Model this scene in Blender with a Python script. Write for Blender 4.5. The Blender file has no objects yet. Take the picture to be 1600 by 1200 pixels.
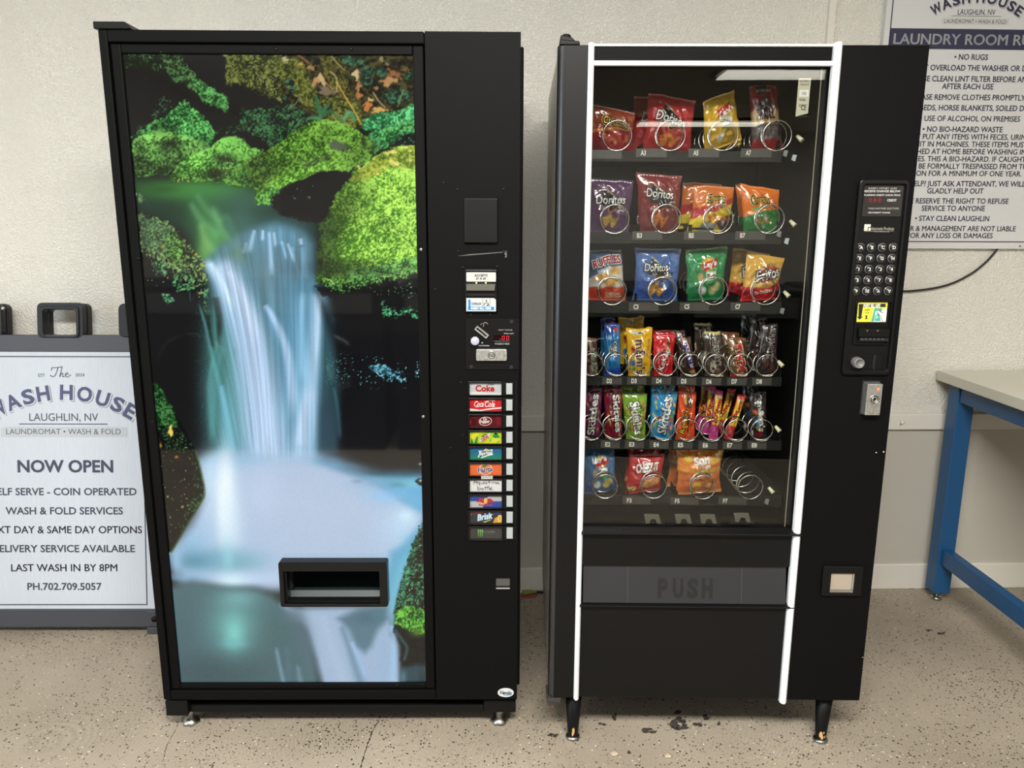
import bpy, bmesh, math, random
import numpy as np
from mathutils import Vector, Matrix
C = bpy.context.scene.collection
SC = bpy.context.scene
PI = math.pi

# ------------------------------------------------------------------ camera
F_PX = 1202.0
CAM_P, CAM_Y, CAM_R, CAM_H = 0.20564, 0.01036, 0.00418, 1.39535
_f = Vector((math.sin(CAM_Y)*math.cos(CAM_P), math.cos(CAM_Y)*math.cos(CAM_P), -math.sin(CAM_P)))
_r0 = Vector((math.cos(CAM_Y), -math.sin(CAM_Y), 0)); _u0 = _r0.cross(_f)
_r = _r0*math.cos(CAM_R)+_u0*math.sin(CAM_R); _u = -_r0*math.sin(CAM_R)+_u0*math.cos(CAM_R)
_o = Vector((0, 0, CAM_H))
cd = bpy.data.cameras.new('camera'); cam = bpy.data.objects.new('camera', cd); C.objects.link(cam)
cam.matrix_world = Matrix(((_r.x, _u.x, -_f.x, _o.x), (_r.y, _u.y, -_f.y, _o.y), (_r.z, _u.z, -_f.z, _o.z), (0, 0, 0, 1)))
cd.sensor_width = 36.0; cd.lens = F_PX*36/1600; cd.clip_start = 0.02; cd.clip_end = 60
SC.camera = cam

# ------------------------------------------------------------------ view, world, lights
vs = SC.view_settings
SC.display_settings.display_device = 'sRGB'
vs.view_transform = 'Standard'; vs.look = 'None'; vs.gamma = 1.0; vs.use_curve_mapping = False
vs.exposure = 0.0
w = bpy.data.worlds.new('world'); SC.world = w; w.use_nodes = True
w.node_tree.nodes['Background'].inputs[0].default_value = (0.75, 0.86, 1.0, 1)
w.node_tree.nodes['Background'].inputs[1].default_value = 0.6

def area(name, loc, rot, sx, sy, power, col, spread=None):
    l = bpy.data.lights.new(name, 'AREA'); l.shape = 'RECTANGLE'; l.size = sx; l.size_y = sy
    l.energy = power; l.color = col
    if spread: l.spread = spread
    o = bpy.data.objects.new(name, l); C.objects.link(o); o.location = loc; o.rotation_euler = rot
    return o
# daylight coming in through the shop windows: a row of panes in the left wall
area('window_daylight', (-3.35, -0.75, 1.45), (0, -PI/2, 0), 1.9, 3.2, 60, (0.80, 0.92, 1.0))
# ceiling troffers: (x, y); each light sits just under its own fixture's diffuser
TROFFERS = [(2.5, -3.6, 32), (2.2, -7.1, 34), (-0.2, -6.9, 85), (5.9, -6.9, 110), (-2.0, -0.3, 40), (0.1, -0.3, 212), (3.3, -0.3, 12)]  # third and fourth added to brighten the far wall, clear of the glass reflections
TROFFER_Z = 2.72
for _x, _y, _p in TROFFERS:
    area('troffer_light', (_x, _y, TROFFER_Z-0.02), (0, 0, 0), 1.62, 0.5, _p, (1.0, 0.985, 0.935) if _x < 2 else (1.0, 0.95, 0.82))

# ------------------------------------------------------------------ pixel <-> plane helpers (1600 x 1200 photograph)
def ray(px, py):
    return (_f*F_PX + _r*(px-800) - _u*(py-600))
class Plane:
    """a flat frame standing in the room: origin, yaw, backwards lean; (s along, z up the plane, t behind it)"""
    def __init__(self, x, y, yaw, lean=0.0):
        self.o = Vector((x, y, 0)); c, s = math.cos(yaw), math.sin(yaw)
        self.ex = Vector((c, s, 0)); n = Vector((-s, c, 0))
        self.ez = Vector((0, 0, 1))*math.cos(lean) + n*math.sin(lean)
        self.ey = n*math.cos(lean) - Vector((0, 0, 1))*math.sin(lean)
        self.yaw, self.lean = yaw, lean
    def at(self, px, py, t=0.0):
        d = ray(px, py); k = ((self.o + self.ey*t - _o).dot(self.ey))/d.dot(self.ey)
        p = _o + d*k - self.o
        return p.dot(self.ex), p.dot(self.ez)
    def rect(self, x0, y0, x1, y1, t=0.0):
        xm, ym = (x0+x1)/2, (y0+y1)/2
        return self.at(x0, ym, t)[0], self.at(xm, y1, t)[1], self.at(x1, ym, t)[0], self.at(xm, y0, t)[1]
    def ppm(self, px, py, t=0.0):
        a, b = self.at(px-5, py, t), self.at(px+5, py, t); return (b[0]-a[0])/10
    def root(self, o):
        o.matrix_world = Matrix(((self.ex.x, self.ey.x, self.ez.x, self.o.x), (self.ex.y, self.ey.y, self.ez.y, self.o.y),
                                 (self.ex.z, self.ey.z, self.ez.z, self.o.z), (0, 0, 0, 1)))
LM = Plane(-0.9392, 1.9111, 0.0)          # front of the drinks machine
RM = Plane(0.1191, 1.8464, -0.02196)      # front of the snack machine
WALL_A, WALL_B = 2.7502, 0.02207
WL = Plane(0, WALL_A, math.atan(WALL_B))  # the wall behind
SG = Plane(-1.55, 2.44, 0.0, 0.155)       # the folded sidewalk sign leaning on the wall

# ------------------------------------------------------------------ materials
def lin(c):
    if isinstance(c, np.ndarray): return np.where(c <= 0.04045, c/12.92, ((np.maximum(c, 0)+0.055)/1.055)**2.4)
    return tuple(x/12.92 if x <= 0.04045 else ((x+0.055)/1.055)**2.4 for x in c)
def c8(r, g, b): return (r/255, g/255, b/255)
MATS = {}
def mat(name, col=(0.5, 0.5, 0.5), rough=0.5, metal=0.0, emit=None, strength=1.0, bump=None, spec=0.5, coat=0.0, attr=False, attr_emit=False, srgb=True, mottle=None, gain=None):
    m = bpy.data.materials.new(name); m.use_nodes = True; nt = m.node_tree; b = nt.nodes['Principled BSDF']
    rgb = lin(col) if srgb else col
    b.inputs['Base Color'].default_value = (*rgb, 1); b.inputs['Roughness'].default_value = rough
    b.inputs['Metallic'].default_value = metal; b.inputs['Specular IOR Level'].default_value = spec
    b.inputs['Coat Weight'].default_value = coat; b.inputs['Coat Roughness'].default_value = 0.08
    if emit:
        b.inputs['Emission Color'].default_value = (*lin(emit), 1); b.inputs['Emission Strength'].default_value = strength
    if attr or attr_emit:
        a = nt.nodes.new('ShaderNodeAttribute'); a.attribute_name = 'Col'
        src = a.outputs['Color']
        if gain:
            g = nt.nodes.new('ShaderNodeVectorMath'); g.operation = 'SCALE'; g.inputs['Scale'].default_value = gain; nt.links.new(src, g.inputs[0]); src = g.outputs[0]
        if attr: nt.links.new(src, b.inputs['Base Color'])
        if attr_emit:
            nt.links.new(a.outputs['Color'], b.inputs['Emission Color']); b.inputs['Emission Strength'].default_value = strength
    if mottle:                                   # (scale, low factor, high factor): uneven paint
        tc = nt.nodes.new('ShaderNodeTexCoord'); n = nt.nodes.new('ShaderNodeTexNoise'); n.inputs['Scale'].default_value = mottle[0]; n.inputs['Detail'].default_value = 5
        mr = nt.nodes.new('ShaderNodeMapRange'); mr.inputs['From Min'].default_value = 0.3; mr.inputs['From Max'].default_value = 0.7
        mr.inputs['To Min'].default_value = mottle[1]; mr.inputs['To Max'].default_value = mottle[2]
        mx = nt.nodes.new('ShaderNodeVectorMath'); mx.operation = 'SCALE'; mx.inputs[0].default_value = rgb
        nt.links.new(tc.outputs['Object'], n.inputs['Vector']); nt.links.new(n.outputs['Fac'], mr.inputs['Value']); nt.links.new(mr.outputs[0], mx.inputs['Scale'])
        nt.links.new(mx.outputs[0], b.inputs['Base Color'])
    if bump:
        tc = nt.nodes.new('ShaderNodeTexCoord'); n = nt.nodes.new('ShaderNodeTexNoise'); n.inputs['Scale'].default_value = bump[0]; n.inputs['Detail'].default_value = 3
        bp = nt.nodes.new('ShaderNodeBump'); bp.inputs['Strength'].default_value = bump[1]; bp.inputs['Distance'].default_value = bump[2]
        nt.links.new(tc.outputs['Object'], n.inputs['Vector']); nt.links.new(n.outputs['Fac'], bp.inputs['Height']); nt.links.new(bp.outputs[0], b.inputs['Normal'])
    MATS[name] = m
    return m
black_paint = mat('black_paint', (0.046, 0.046, 0.047), 0.5, spec=0.08, bump=(900, 0.06, 0.0004))
black_dark = mat('black_plastic', (0.058, 0.058, 0.061), 0.4, spec=0.18)
black_gloss = mat('black_gloss', (0.055, 0.055, 0.058), 0.32, spec=0.26)
edge_gloss = mat('edge_gloss', (0.1, 0.1, 0.105), 0.22, spec=0.8)
black_matte = mat('black_matte', (0.05, 0.05, 0.05), 0.75)
cavity = mat('cavity_black', (0.03, 0.03, 0.03), 0.8)
inner = mat('machine_liner', (0.06, 0.058, 0.053), 0.6, spec=.12)
tray_m = mat('tray_black', (0.085, 0.083, 0.078), 0.5, spec=.2)
white_strip = mat('white_trim', (0.93, 0.95, 0.95), 0.28)
chrome = mat('chrome', (0.80, 0.80, 0.79), 0.16, 1.0)
castm = mat('cast_metal', (0.74, 0.74, 0.72), 0.38, 0.85, bump=(260, 0.5, 0.0008), mottle=(160, 0.75, 1.2))
zinc = mat('zinc', (0.66, 0.65, 0.63), 0.3, 1.0)
wire_m = mat('coil_wire', (0.72, 0.71, 0.68), 0.24, 1.0)
printed = mat('print', rough=0.42, attr=True, gain=0.74)
foil = mat('printed_foil', rough=0.2, attr=True, coat=0.5, gain=0.61)
glossprint = mat('backed_print', rough=0.12, attr=True, gain=0.52)
lit_print = mat('backlit_print', (0.01, 0.01, 0.01), 0.04, spec=0.55, attr_emit=True, strength=1.0)
greywhite = mat('button_white', (0.60, 0.625, 0.63), 0.35)
grey_plastic = mat('grey_plastic', (0.42, 0.42, 0.41), 0.4)
sign_plastic = mat('sign_frame_plastic', (0.245, 0.25, 0.275), 0.42, bump=(500, 0.1, 0.0005))
handle_plastic = mat('sign_handle_plastic', (0.115, 0.115, 0.12), 0.38, spec=.3)
blue_steel = mat('blue_enamel', (0.105, 0.31, 0.49), 0.38, bump=(700, 0.05, 0.0004))
table_white = mat('laminate_white', (0.82, 0.805, 0.75), 0.4)
red_led = mat('red_led', (0.2, 0, 0.02), 0.4, emit=(1.0, 0.16, 0.25), strength=1.3)
dim_led = mat('dim_led', (0.2, 0, 0.02), 0.4, emit=(0.5, 0.07, 0.13), strength=1.0)
yellow_led = mat('yellow_led', (0.8, 0.8, 0.3), 0.3, emit=(0.93, 0.95, 0.55), strength=1.0)
rubber = mat('black_rubber', (0.10, 0.09, 0.11), 0.5)

# ------------------------------------------------------------------ mesh builder
_txt_cache = {}
def text_geo(s, shear=0.0, bold=0.0, spacing=1.0, res=3):
    k = (s, shear, bold, spacing, res)
    if k in _txt_cache: return _txt_cache[k]
    if bold > 0 and ('M' in s or 'm' in s):      # thicken by overprinting; the outline offset breaks this letter
        v0, g0 = text_geo(s, shear, 0.0, spacing, res); V, Gf = [], []
        for dx, dy in ((0, 0), (bold*.8, 0), (-bold*.8, 0), (0, bold*.6), (0, -bold*.6)):
            n = sum(len(q) for q in V); V.append(v0+np.array([dx, dy])); Gf += [[i+n for i in p] for p in g0]
        _txt_cache[k] = (np.concatenate(V), Gf); return _txt_cache[k]
    cu = bpy.data.curves.new('lettering', 'FONT'); cu.body = s; cu.size = 1.0; cu.shear = shear; cu.offset = bold
    cu.space_character = spacing; cu.resolution_u = res; cu.fill_mode = 'FRONT'; cu.align_x = 'CENTER'
    o = bpy.data.objects.new('lettering', cu); C.objects.link(o)
    dg = bpy.context.evaluated_depsgraph_get(); dg.update()
    me = o.evaluated_get(dg).to_mesh()
    v = np.array([list(x.co)[:2] for x in me.vertices], dtype=float).reshape(-1, 2)
    f = [list(p.vertices) for p in me.polygons]
    # make every face look the same way
    g = []
    for p in f:
        a = sum(v[p[i]][0]*v[p[(i+1) % len(p)]][1]-v[p[(i+1) % len(p)]][0]*v[p[i]][1] for i in range(len(p)))
        g.append(p if a > 0 else p[::-1])
    o.evaluated_get(dg).to_mesh_clear(); bpy.data.objects.remove(o); bpy.data.curves.remove(cu)
    if len(v) == 0: v = np.zeros((1, 2))
    _txt_cache[k] = (v, g); return v, g
def fitted(s, w=None, h=None, shear=0.0, bold=0.0, spacing=1.0, ref=None, res=3):
    """text outline centred on its own box, scaled to width w and height h (of the reference letters)"""
    v, f = text_geo(s, shear, bold, spacing, res)
    lo, hi = v.min(0), v.max(0); c = (lo+hi)/2; d = np.maximum(hi-lo, 1e-6)
    if w is None: k = np.array([h/d[1]]*2)
    elif h is None: k = np.array([w/d[0]]*2)
    else: k = np.array([w/d[0], h/d[1]])
    return (v-c)*k, f
class MB:
    def __init__(self): self.v = []; self.f = []; self.m = []; self.sm = []; self.c = []; self.mats = []
    def mi(self, m):
        if m not in self.mats: self.mats.append(m)
        return self.mats.index(m)
    def add(self, vs, fs, m, col=None, smooth=False):
        b = len(self.v); self.v += [tuple(x) for x in vs]
        if col is None: self.c += [(0.5, 0.5, 0.5)]*len(vs)
        elif isinstance(col, tuple): self.c += [lin(col)]*len(vs)
        else: self.c += [tuple(x) for x in col]
        i = self.mi(m)
        for p in fs: self.f.append([b+q for q in p]); self.m.append(i); self.sm.append(smooth)
        return self
    def box(self, x0, y0, z0, x1, y1, z1, m, col=None):
        x0, x1 = min(x0, x1), max(x0, x1); y0, y1 = min(y0, y1), max(y0, y1); z0, z1 = min(z0, z1), max(z0, z1)
        vs = [(x0,y0,z0),(x1,y0,z0),(x1,y1,z0),(x0,y1,z0),(x0,y0,z1),(x1,y0,z1),(x1,y1,z1),(x0,y1,z1)]
        return self.add(vs, [(0,3,2,1),(4,5,6,7),(0,1,5,4),(1,2,6,5),(2,3,7,6),(3,0,4,7)], m, col)
    def prism(self, pts, y0, y1, m, col=None, back=True, taper=1.0, smooth=False):
        """outline pts (x,z) anticlockwise seen from the front (-y), from y0 (front) to y1"""
        n = len(pts); cx = sum(p[0] for p in pts)/n; cz = sum(p[1] for p in pts)/n
        vs = [(cx+(p[0]-cx)*taper, y0, cz+(p[1]-cz)*taper) for p in pts] + [(p[0], y1, p[1]) for p in pts]
        fs = [tuple(range(n))] + ([tuple(range(2*n-1, n-1, -1))] if back else [])
        self.add(vs, fs, m, col)
        b = len(self.v)-2*n; i = self.mi(m)
        for k in range(n):
            self.f.append([b+k, b+n+k, b+n+(k+1) % n, b+(k+1) % n]); self.m.append(i); self.sm.append(smooth)
        return self
    def rbox(self, x0, z0, x1, z1, y0, y1, r, m, col=None, n=4, taper=1.0):
        return self.prism(rrect(x0, z0, x1, z1, r, n), y0, y1, m, col, taper=taper)
    def ring(self, outer, inner_, y0, y1, m, col=None):
        """frame between two outlines of equal vertex count"""
        n = len(outer)
        vs = [(p[0], y0, p[1]) for p in outer]+[(p[0], y0, p[1]) for p in inner_]+[(p[0], y1, p[1]) for p in outer]+[(p[0], y1, p[1]) for p in inner_]
        fs = []
        for k in range(n):
            j = (k+1) % n
            fs += [(k, j, n+j, n+k), (2*n+k, 3*n+k, 3*n+j, 2*n+j), (k, 2*n+k, 2*n+j, j), (n+k, n+j, 3*n+j, 3*n+k)]
        return self.add(vs, fs, m, col)
    def flat(self, pts, y, m, col=None):
        return self.add([(p[0], y, p[1]) for p in pts], [tuple(range(len(pts)))], m, col)
    def frect(self, x0, z0, x1, z1, y, m, col=None):
        return self.flat([(x0, z0), (x1, z0), (x1, z1), (x0, z1)], y, m, col)
    def fell(self, cx, cz, rx, rz, y, m, col=None, n=24, rot=0):
        c, s = math.cos(rot), math.sin(rot)
        return self.flat([(cx+rx*math.cos(2*PI*k/n)*c-rz*math.sin(2*PI*k/n)*s, cz+rx*math.cos(2*PI*k/n)*s+rz*math.sin(2*PI*k/n)*c) for k in range(n)], y, m, col)
    def text(self, s, cx, cz, y, m, col=None, w=None, h=None, rot=0.0, shear=0.0, bold=0.0, spacing=1.0, res=3):
        v, f = fitted(s, w, h, shear, bold, spacing, res=res); c, sn = math.cos(rot), math.sin(rot)
        return self.add([(cx+a*c-b*sn, y, cz+a*sn+b*c) for a, b in v], f, m, col)
    def ribbon(self, pts, width, y, m, col=None):
        """flat pen stroke along (x,z) points"""
        p = np.array(smooth_line(pts)); n = len(p); d = np.gradient(p, axis=0); d /= np.maximum(np.linalg.norm(d, axis=1), 1e-9)[:, None]
        nn = np.stack([-d[:, 1], d[:, 0]], 1)*width/2
        a, b = p-nn, p+nn
        return self.add([(q[0], y, q[1]) for q in a]+[(q[0], y, q[1]) for q in b], [(k, k+1, n+k+1, n+k) for k in range(n-1)], m, col)
    def cyl(self, p0, p1, r0, r1, m, n=20, col=None, caps=True, smooth=True):
        p0, p1 = Vector(p0), Vector(p1); d = (p1-p0).normalized()
        a = d.orthogonal().normalized(); b = d.cross(a)
        vs = [p0+(a*math.cos(2*PI*k/n)+b*math.sin(2*PI*k/n))*r0 for k in range(n)]+[p1+(a*math.cos(2*PI*k/n)+b*math.sin(2*PI*k/n))*r1 for k in range(n)]
        self.add(vs, [(k, (k+1) % n, n+(k+1) % n, n+k) for k in range(n)], m, col, smooth)
        if caps:
            b0 = len(self.v)-2*n; i = self.mi(m)
            self.f += [[b0+k for k in range(n-1, -1, -1)], [b0+n+k for k in range(n)]]; self.m += [i, i]; self.sm += [False, False]
        return self
    def lathe(self, prof, loc, axis, m, n=24, col=None, smooth=True):
        """profile [(r, h)] turned about axis ('z' or 'y' = towards the viewer)"""
        vs = []
        for r, h in prof:
            for k in range(n):
                a = 2*PI*k/n; x, q = r*math.cos(a), r*math.sin(a)
                vs.append((loc[0]+x, loc[1]+q, loc[2]+h) if axis == 'z' else (loc[0]+x, loc[1]-h, loc[2]+q))
        fs = []
        for i in range(len(prof)-1):
            for k in range(n):
                fs.append((i*n+k, i*n+(k+1) % n, (i+1)*n+(k+1) % n, (i+1)*n+k))
        fs.append(tuple(range(n-1, -1, -1))); fs.append(tuple((len(prof)-1)*n+k for k in range(n)))
        return self.add(vs, fs, m, col, smooth)
    def tube(self, pts, r, m, n=8, col=None, closed=False):
        P = [Vector(p) for p in pts]; N = len(P); vs = []; up = None
        for i, p in enumerate(P):
            d = (P[min(i+1, N-1)]-P[max(i-1, 0)]).normalized()
            if up is None: up = d.orthogonal().normalized()
            up = (up-d*up.dot(d)).normalized(); s = d.cross(up)
            rr = r[i] if isinstance(r, (list, tuple)) else r
            for k in range(n): vs.append(p+(up*math.cos(2*PI*k/n)+s*math.sin(2*PI*k/n))*rr)
        fs = [(i*n+k, i*n+(k+1) % n, (i+1)*n+(k+1) % n, (i+1)*n+k) for i in range(N-1) for k in range(n)]
        fs += [tuple(range(n-1, -1, -1)), tuple((N-1)*n+k for k in range(n))]
        return self.add(vs, fs, m, col, True)
    def build(self, name, parent=None, bevel=None, seg=2):
        me = bpy.data.meshes.new(name); me.from_pydata(self.v, [], self.f)
        for m in self.mats: me.materials.append(m)
        me.polygons.foreach_set('material_index', self.m); me.polygons.foreach_set('use_smooth', self.sm)
        a = me.color_attributes.new('Col', 'FLOAT_COLOR', 'POINT')
        a.data.foreach_set('color', np.hstack([np.array(self.c, dtype=np.float32).reshape(-1, 3), np.ones((len(self.c), 1), dtype=np.float32)]).ravel())
        me.validate(); me.update()
        o = bpy.data.objects.new(name, me); C.objects.link(o)
        if parent: o.parent = parent
        if bevel:
            md = o.modifiers.new('edge', 'BEVEL'); md.width = bevel; md.segments = seg; md.limit_method = 'ANGLE'; md.angle_limit = 0.6; md.use_clamp_overlap = True
        return o
def rrect(x0, z0, x1, z1, r, n=4):
    r = min(r, abs(x1-x0)/2, abs(z1-z0)/2); out = []
    for cx, cz, a0 in ((x1-r, z0+r, -PI/2), (x1-r, z1-r, 0), (x0+r, z1-r, PI/2), (x0+r, z0+r, PI)):
        for k in range(n+1):
            a = a0+PI/2*k/n; out.append((cx+r*math.cos(a), cz+r*math.sin(a)))
    return out
def smooth_line(pts, k=6):
    P = [np.array(p, float) for p in pts]
    if len(P) < 3: return P
    out = []
    for i in range(len(P)-1):
        p0, p1, p2, p3 = P[max(i-1, 0)], P[i], P[i+1], P[min(i+2, len(P)-1)]
        for j in range(k):
            t = j/k; out.append(0.5*((2*p1)+(-p0+p2)*t+(2*p0-5*p1+4*p2-p3)*t*t+(-p0+3*p1-3*p2+p3)*t**3))
    out.append(P[-1]); return out
def thing(name, label, cat, plane=None, loc=None, group=None):
    o = bpy.data.objects.new(name, None); C.objects.link(o); o.empty_display_size = 0.1
    if plane: plane.root(o)
    if loc: o.location = loc
    return tag(o, label, cat, group)
def tag(o, label, cat, group=None, kind=None):
    o['label'] = label; o['category'] = cat
    if group: o['group'] = group
    if kind: o['kind'] = kind
    return o
def struct(o, label=None, cat=None):
    o['kind'] = 'structure'
    if label: o['label'] = label
    if cat: o['category'] = cat
    return o

# ------------------------------------------------------------------ printed-picture painter (numpy)
def _h(ix, iy, seed):
    n = (ix.astype(np.int64)*374761393 + iy.astype(np.int64)*668265263 + seed*974634777) & 0xffffffff
    n = ((n ^ (n >> 13))*1274126177) & 0xffffffff
    return ((n ^ (n >> 16)) & 0xffff)/65535.0
def vn(x, y, seed=0):
    ix, iy = np.floor(x), np.floor(y); fx, fy = x-ix, y-iy; fx = fx*fx*(3-2*fx); fy = fy*fy*(3-2*fy)
    a, b, c, d = _h(ix, iy, seed), _h(ix+1, iy, seed), _h(ix, iy+1, seed), _h(ix+1, iy+1, seed)
    return (a*(1-fx)+b*fx)*(1-fy)+(c*(1-fx)+d*fx)*fy
def fbm(x, y, seed=0, o=4):
    s, a, t = 0, 1.0, 0
    for k in range(o): s = s+a*vn(x*2**k, y*2**k, seed+k*17); t += a; a *= 0.55
    return s/t
def sst(a, b, x):
    t = np.clip((x-a)/(b-a), 0, 1); return t*t*(3-2*t)
def sdf(X, Y, pts):
    """signed distance to a polygon, negative inside"""
    d = np.full(X.shape, 1e9); ins = np.zeros(X.shape, bool); n = len(pts)
    for i in range(n):
        ax, ay = pts[i]; bx, by = pts[(i+1) % n]; ex, ey = bx-ax, by-ay
        t = np.clip(((X-ax)*ex+(Y-ay)*ey)/(ex*ex+ey*ey+1e-12), 0, 1)
        d = np.minimum(d, (X-ax-t*ex)**2+(Y-ay-t*ey)**2)
        c = ((ay > Y) != (by > Y)) & (X < (bx-ax)*(Y-ay)/((by-ay) if by != ay else 1e-9)+ax); ins ^= c
    d = np.sqrt(d); return np.where(ins, -d, d)
def dline(X, Y, pts):
    """distance to a polyline and the parameter along it (0..1)"""
    P = smooth_line(pts, 4); best = np.full(X.shape, 1e9); tt = np.zeros(X.shape); n = len(P)-1
    for i in range(n):
        (ax, ay), (bx, by) = P[i], P[i+1]; ex, ey = bx-ax, by-ay
        t = np.clip(((X-ax)*ex+(Y-ay)*ey)/(ex*ex+ey*ey+1e-12), 0, 1)
        d = (X-ax-t*ex)**2+(Y-ay-t*ey)**2; m = d < best
        best = np.where(m, d, best); tt = np.where(m, (i+t)/n, tt)
    return np.sqrt(best), tt
class Paint:
    def __init__(self, X, Y, base): self.X, self.Y = X, Y; self.C = np.ones(X.shape+(3,))*np.array(base)/255.0
    def mix(self, m, col):
        col = np.array(col, float); col = col/255.0 if col.ndim == 1 else col
        self.C = self.C*(1-m[..., None])+col*m[..., None]
    def poly(self, pts, col, soft=2.0, rag=0.0, rs=4.0, a=1.0, seed=1):
        d = sdf(self.X, self.Y, pts)
        if rag: d = d+(fbm(self.X/rs, self.Y/rs, seed, 3)-0.5)*2*rag
        self.mix(a*(1-sst(-soft, soft, d)), col)
    def stroke(self, pts, w0, w1, col, a=1.0, fade=(0.0, 0.0), p=2.0):
        d, t = dline(self.X, self.Y, pts); w = w0+(w1-w0)*t
        m = np.exp(-(d/w)**p)*a
        if fade[0]: m = m*sst(0, fade[0], t)
        if fade[1]: m = m*(1-sst(1-fade[1], 1, t))
        self.mix(m, col)
    def blob(self, cx, cy, rx, ry, col, a=1.0, p=2.0, rot=0.0):
        c, s = math.cos(rot), math.sin(rot); u = ((self.X-cx)*c+(self.Y-cy)*s)/rx; v = (-(self.X-cx)*s+(self.Y-cy)*c)/ry
        self.mix(a*np.exp(-(u*u+v*v)**(p/2)), col)
    def moss(self, pts, lo, hi, seed=1, rag=4.0, soft=1.5, fine=2.4, gy=None, gx=None, a=1.0, dens=None, con=1.5):
        """leafy patch: two-tone clumps inside a ragged outline; gy/gx = (at, span) brightness trend printed in the picture"""
        X, Y = self.X, self.Y; d = sdf(X, Y, pts)+(fbm(X/5, Y/5, seed, 3)-0.5)*2*rag
        n = 0.62*vn(X/fine+.7*vn(X/5, Y/5, seed+1), Y/fine, seed+3)+0.22*vn(X/fine*2.1, Y/fine*2.1, seed+9)+0.30*vn(X/8, Y/8, seed+4)+0.36*fbm(X/22, Y/22, seed+5, 2)
        t = 0.5+(n/1.5-0.5)*2*con*1.15
        if gy: t = t+(gy[0]-Y)/gy[1]
        if gx: t = t+(X-gx[0])/gx[1]
        t = np.clip(t, 0, 1)[..., None]; lo, hi = np.array(lo)/255, np.array(hi)/255
        m = a*(1-sst(-soft, soft, d))
        if dens is not None: m = m*sst(dens-0.06, dens+0.06, 0.6*vn(X/2.6, Y/2.6, seed+21)+0.4*vn(X/9, Y/9, seed+22))
        self.mix(m, lo*(1-t)+hi*t)
    def shade(self, cx, cy, rx, ry, f, rot=0.0, p=2.0):
        """darken (f < 1) or lift (f > 1) a soft oval of the printed picture"""
        c, s = math.cos(rot), math.sin(rot); u = ((self.X-cx)*c+(self.Y-cy)*s)/rx; v = (-(self.X-cx)*s+(self.Y-cy)*c)/ry
        self.C = self.C*(1+(f-1)*np.exp(-(u*u+v*v)**(p/2)))[..., None]
    def specks(self, pts, col, dens=0.9, size=2.0, seed=1, soft=8.0, a=1.0):
        X, Y = self.X, self.Y; d = sdf(X, Y, pts)
        m = a*(1-sst(-soft, soft, d))*sst(dens-0.02, dens+0.03, vn(X/size, Y/size, seed))
        self.mix(m, col)

# ------------------------------------------------------------------ the room
RX0, RX1, RY0 = -3.45, 7.5, -8.4
CEIL = 2.75
def wall_y(x): return WALL_A + WALL_B*x
def wall_mat(name, col, scale=175.0, strength=0.9):
    m = bpy.data.materials.new(name); m.use_nodes = True; nt = m.node_tree; b = nt.nodes['Principled BSDF']
    b.inputs['Base Color'].default_value = (*lin(col), 1); b.inputs['Roughness'].default_value = 0.5; b.inputs['Specular IOR Level'].default_value = 0.4
    tc = nt.nodes.new('ShaderNodeTexCoord'); n = nt.nodes.new('ShaderNodeTexNoise'); n.inputs['Scale'].default_value = scale; n.inputs['Detail'].default_value = 2.5; n.inputs['Roughness'].default_value = 0.55
    r = nt.nodes.new('ShaderNodeMapRange'); r.inputs['From Min'].default_value = 0.38; r.inputs['From Max'].default_value = 0.62
    bp = nt.nodes.new('ShaderNodeBump'); bp.inputs['Strength'].default_value = strength; bp.inputs['Distance'].default_value = 0.0027 if scale > 50 else 0.002
    nt.links.new(tc.outputs['Object'], n.inputs['Vector']); nt.links.new(n.outputs['Fac'], r.inputs['Value']); nt.links.new(r.outputs[0], bp.inputs['Height']); nt.links.new(bp.outputs[0], b.inputs['Normal'])
    return m
m_wall = wall_mat('orange_peel_wall', c8(234, 231, 222))
m_lower = wall_mat('painted_panel_wall', c8(190, 186, 176), 30, 0.12)
m_trim = mat('painted_trim', c8(222, 218, 208), 0.4)
m_room = mat('room_wall', c8(226, 225, 222), 0.6)
m_ceil = mat('ceiling_tile', c8(222, 220, 214), 0.8, bump=(60, 0.3, 0.004))

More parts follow.
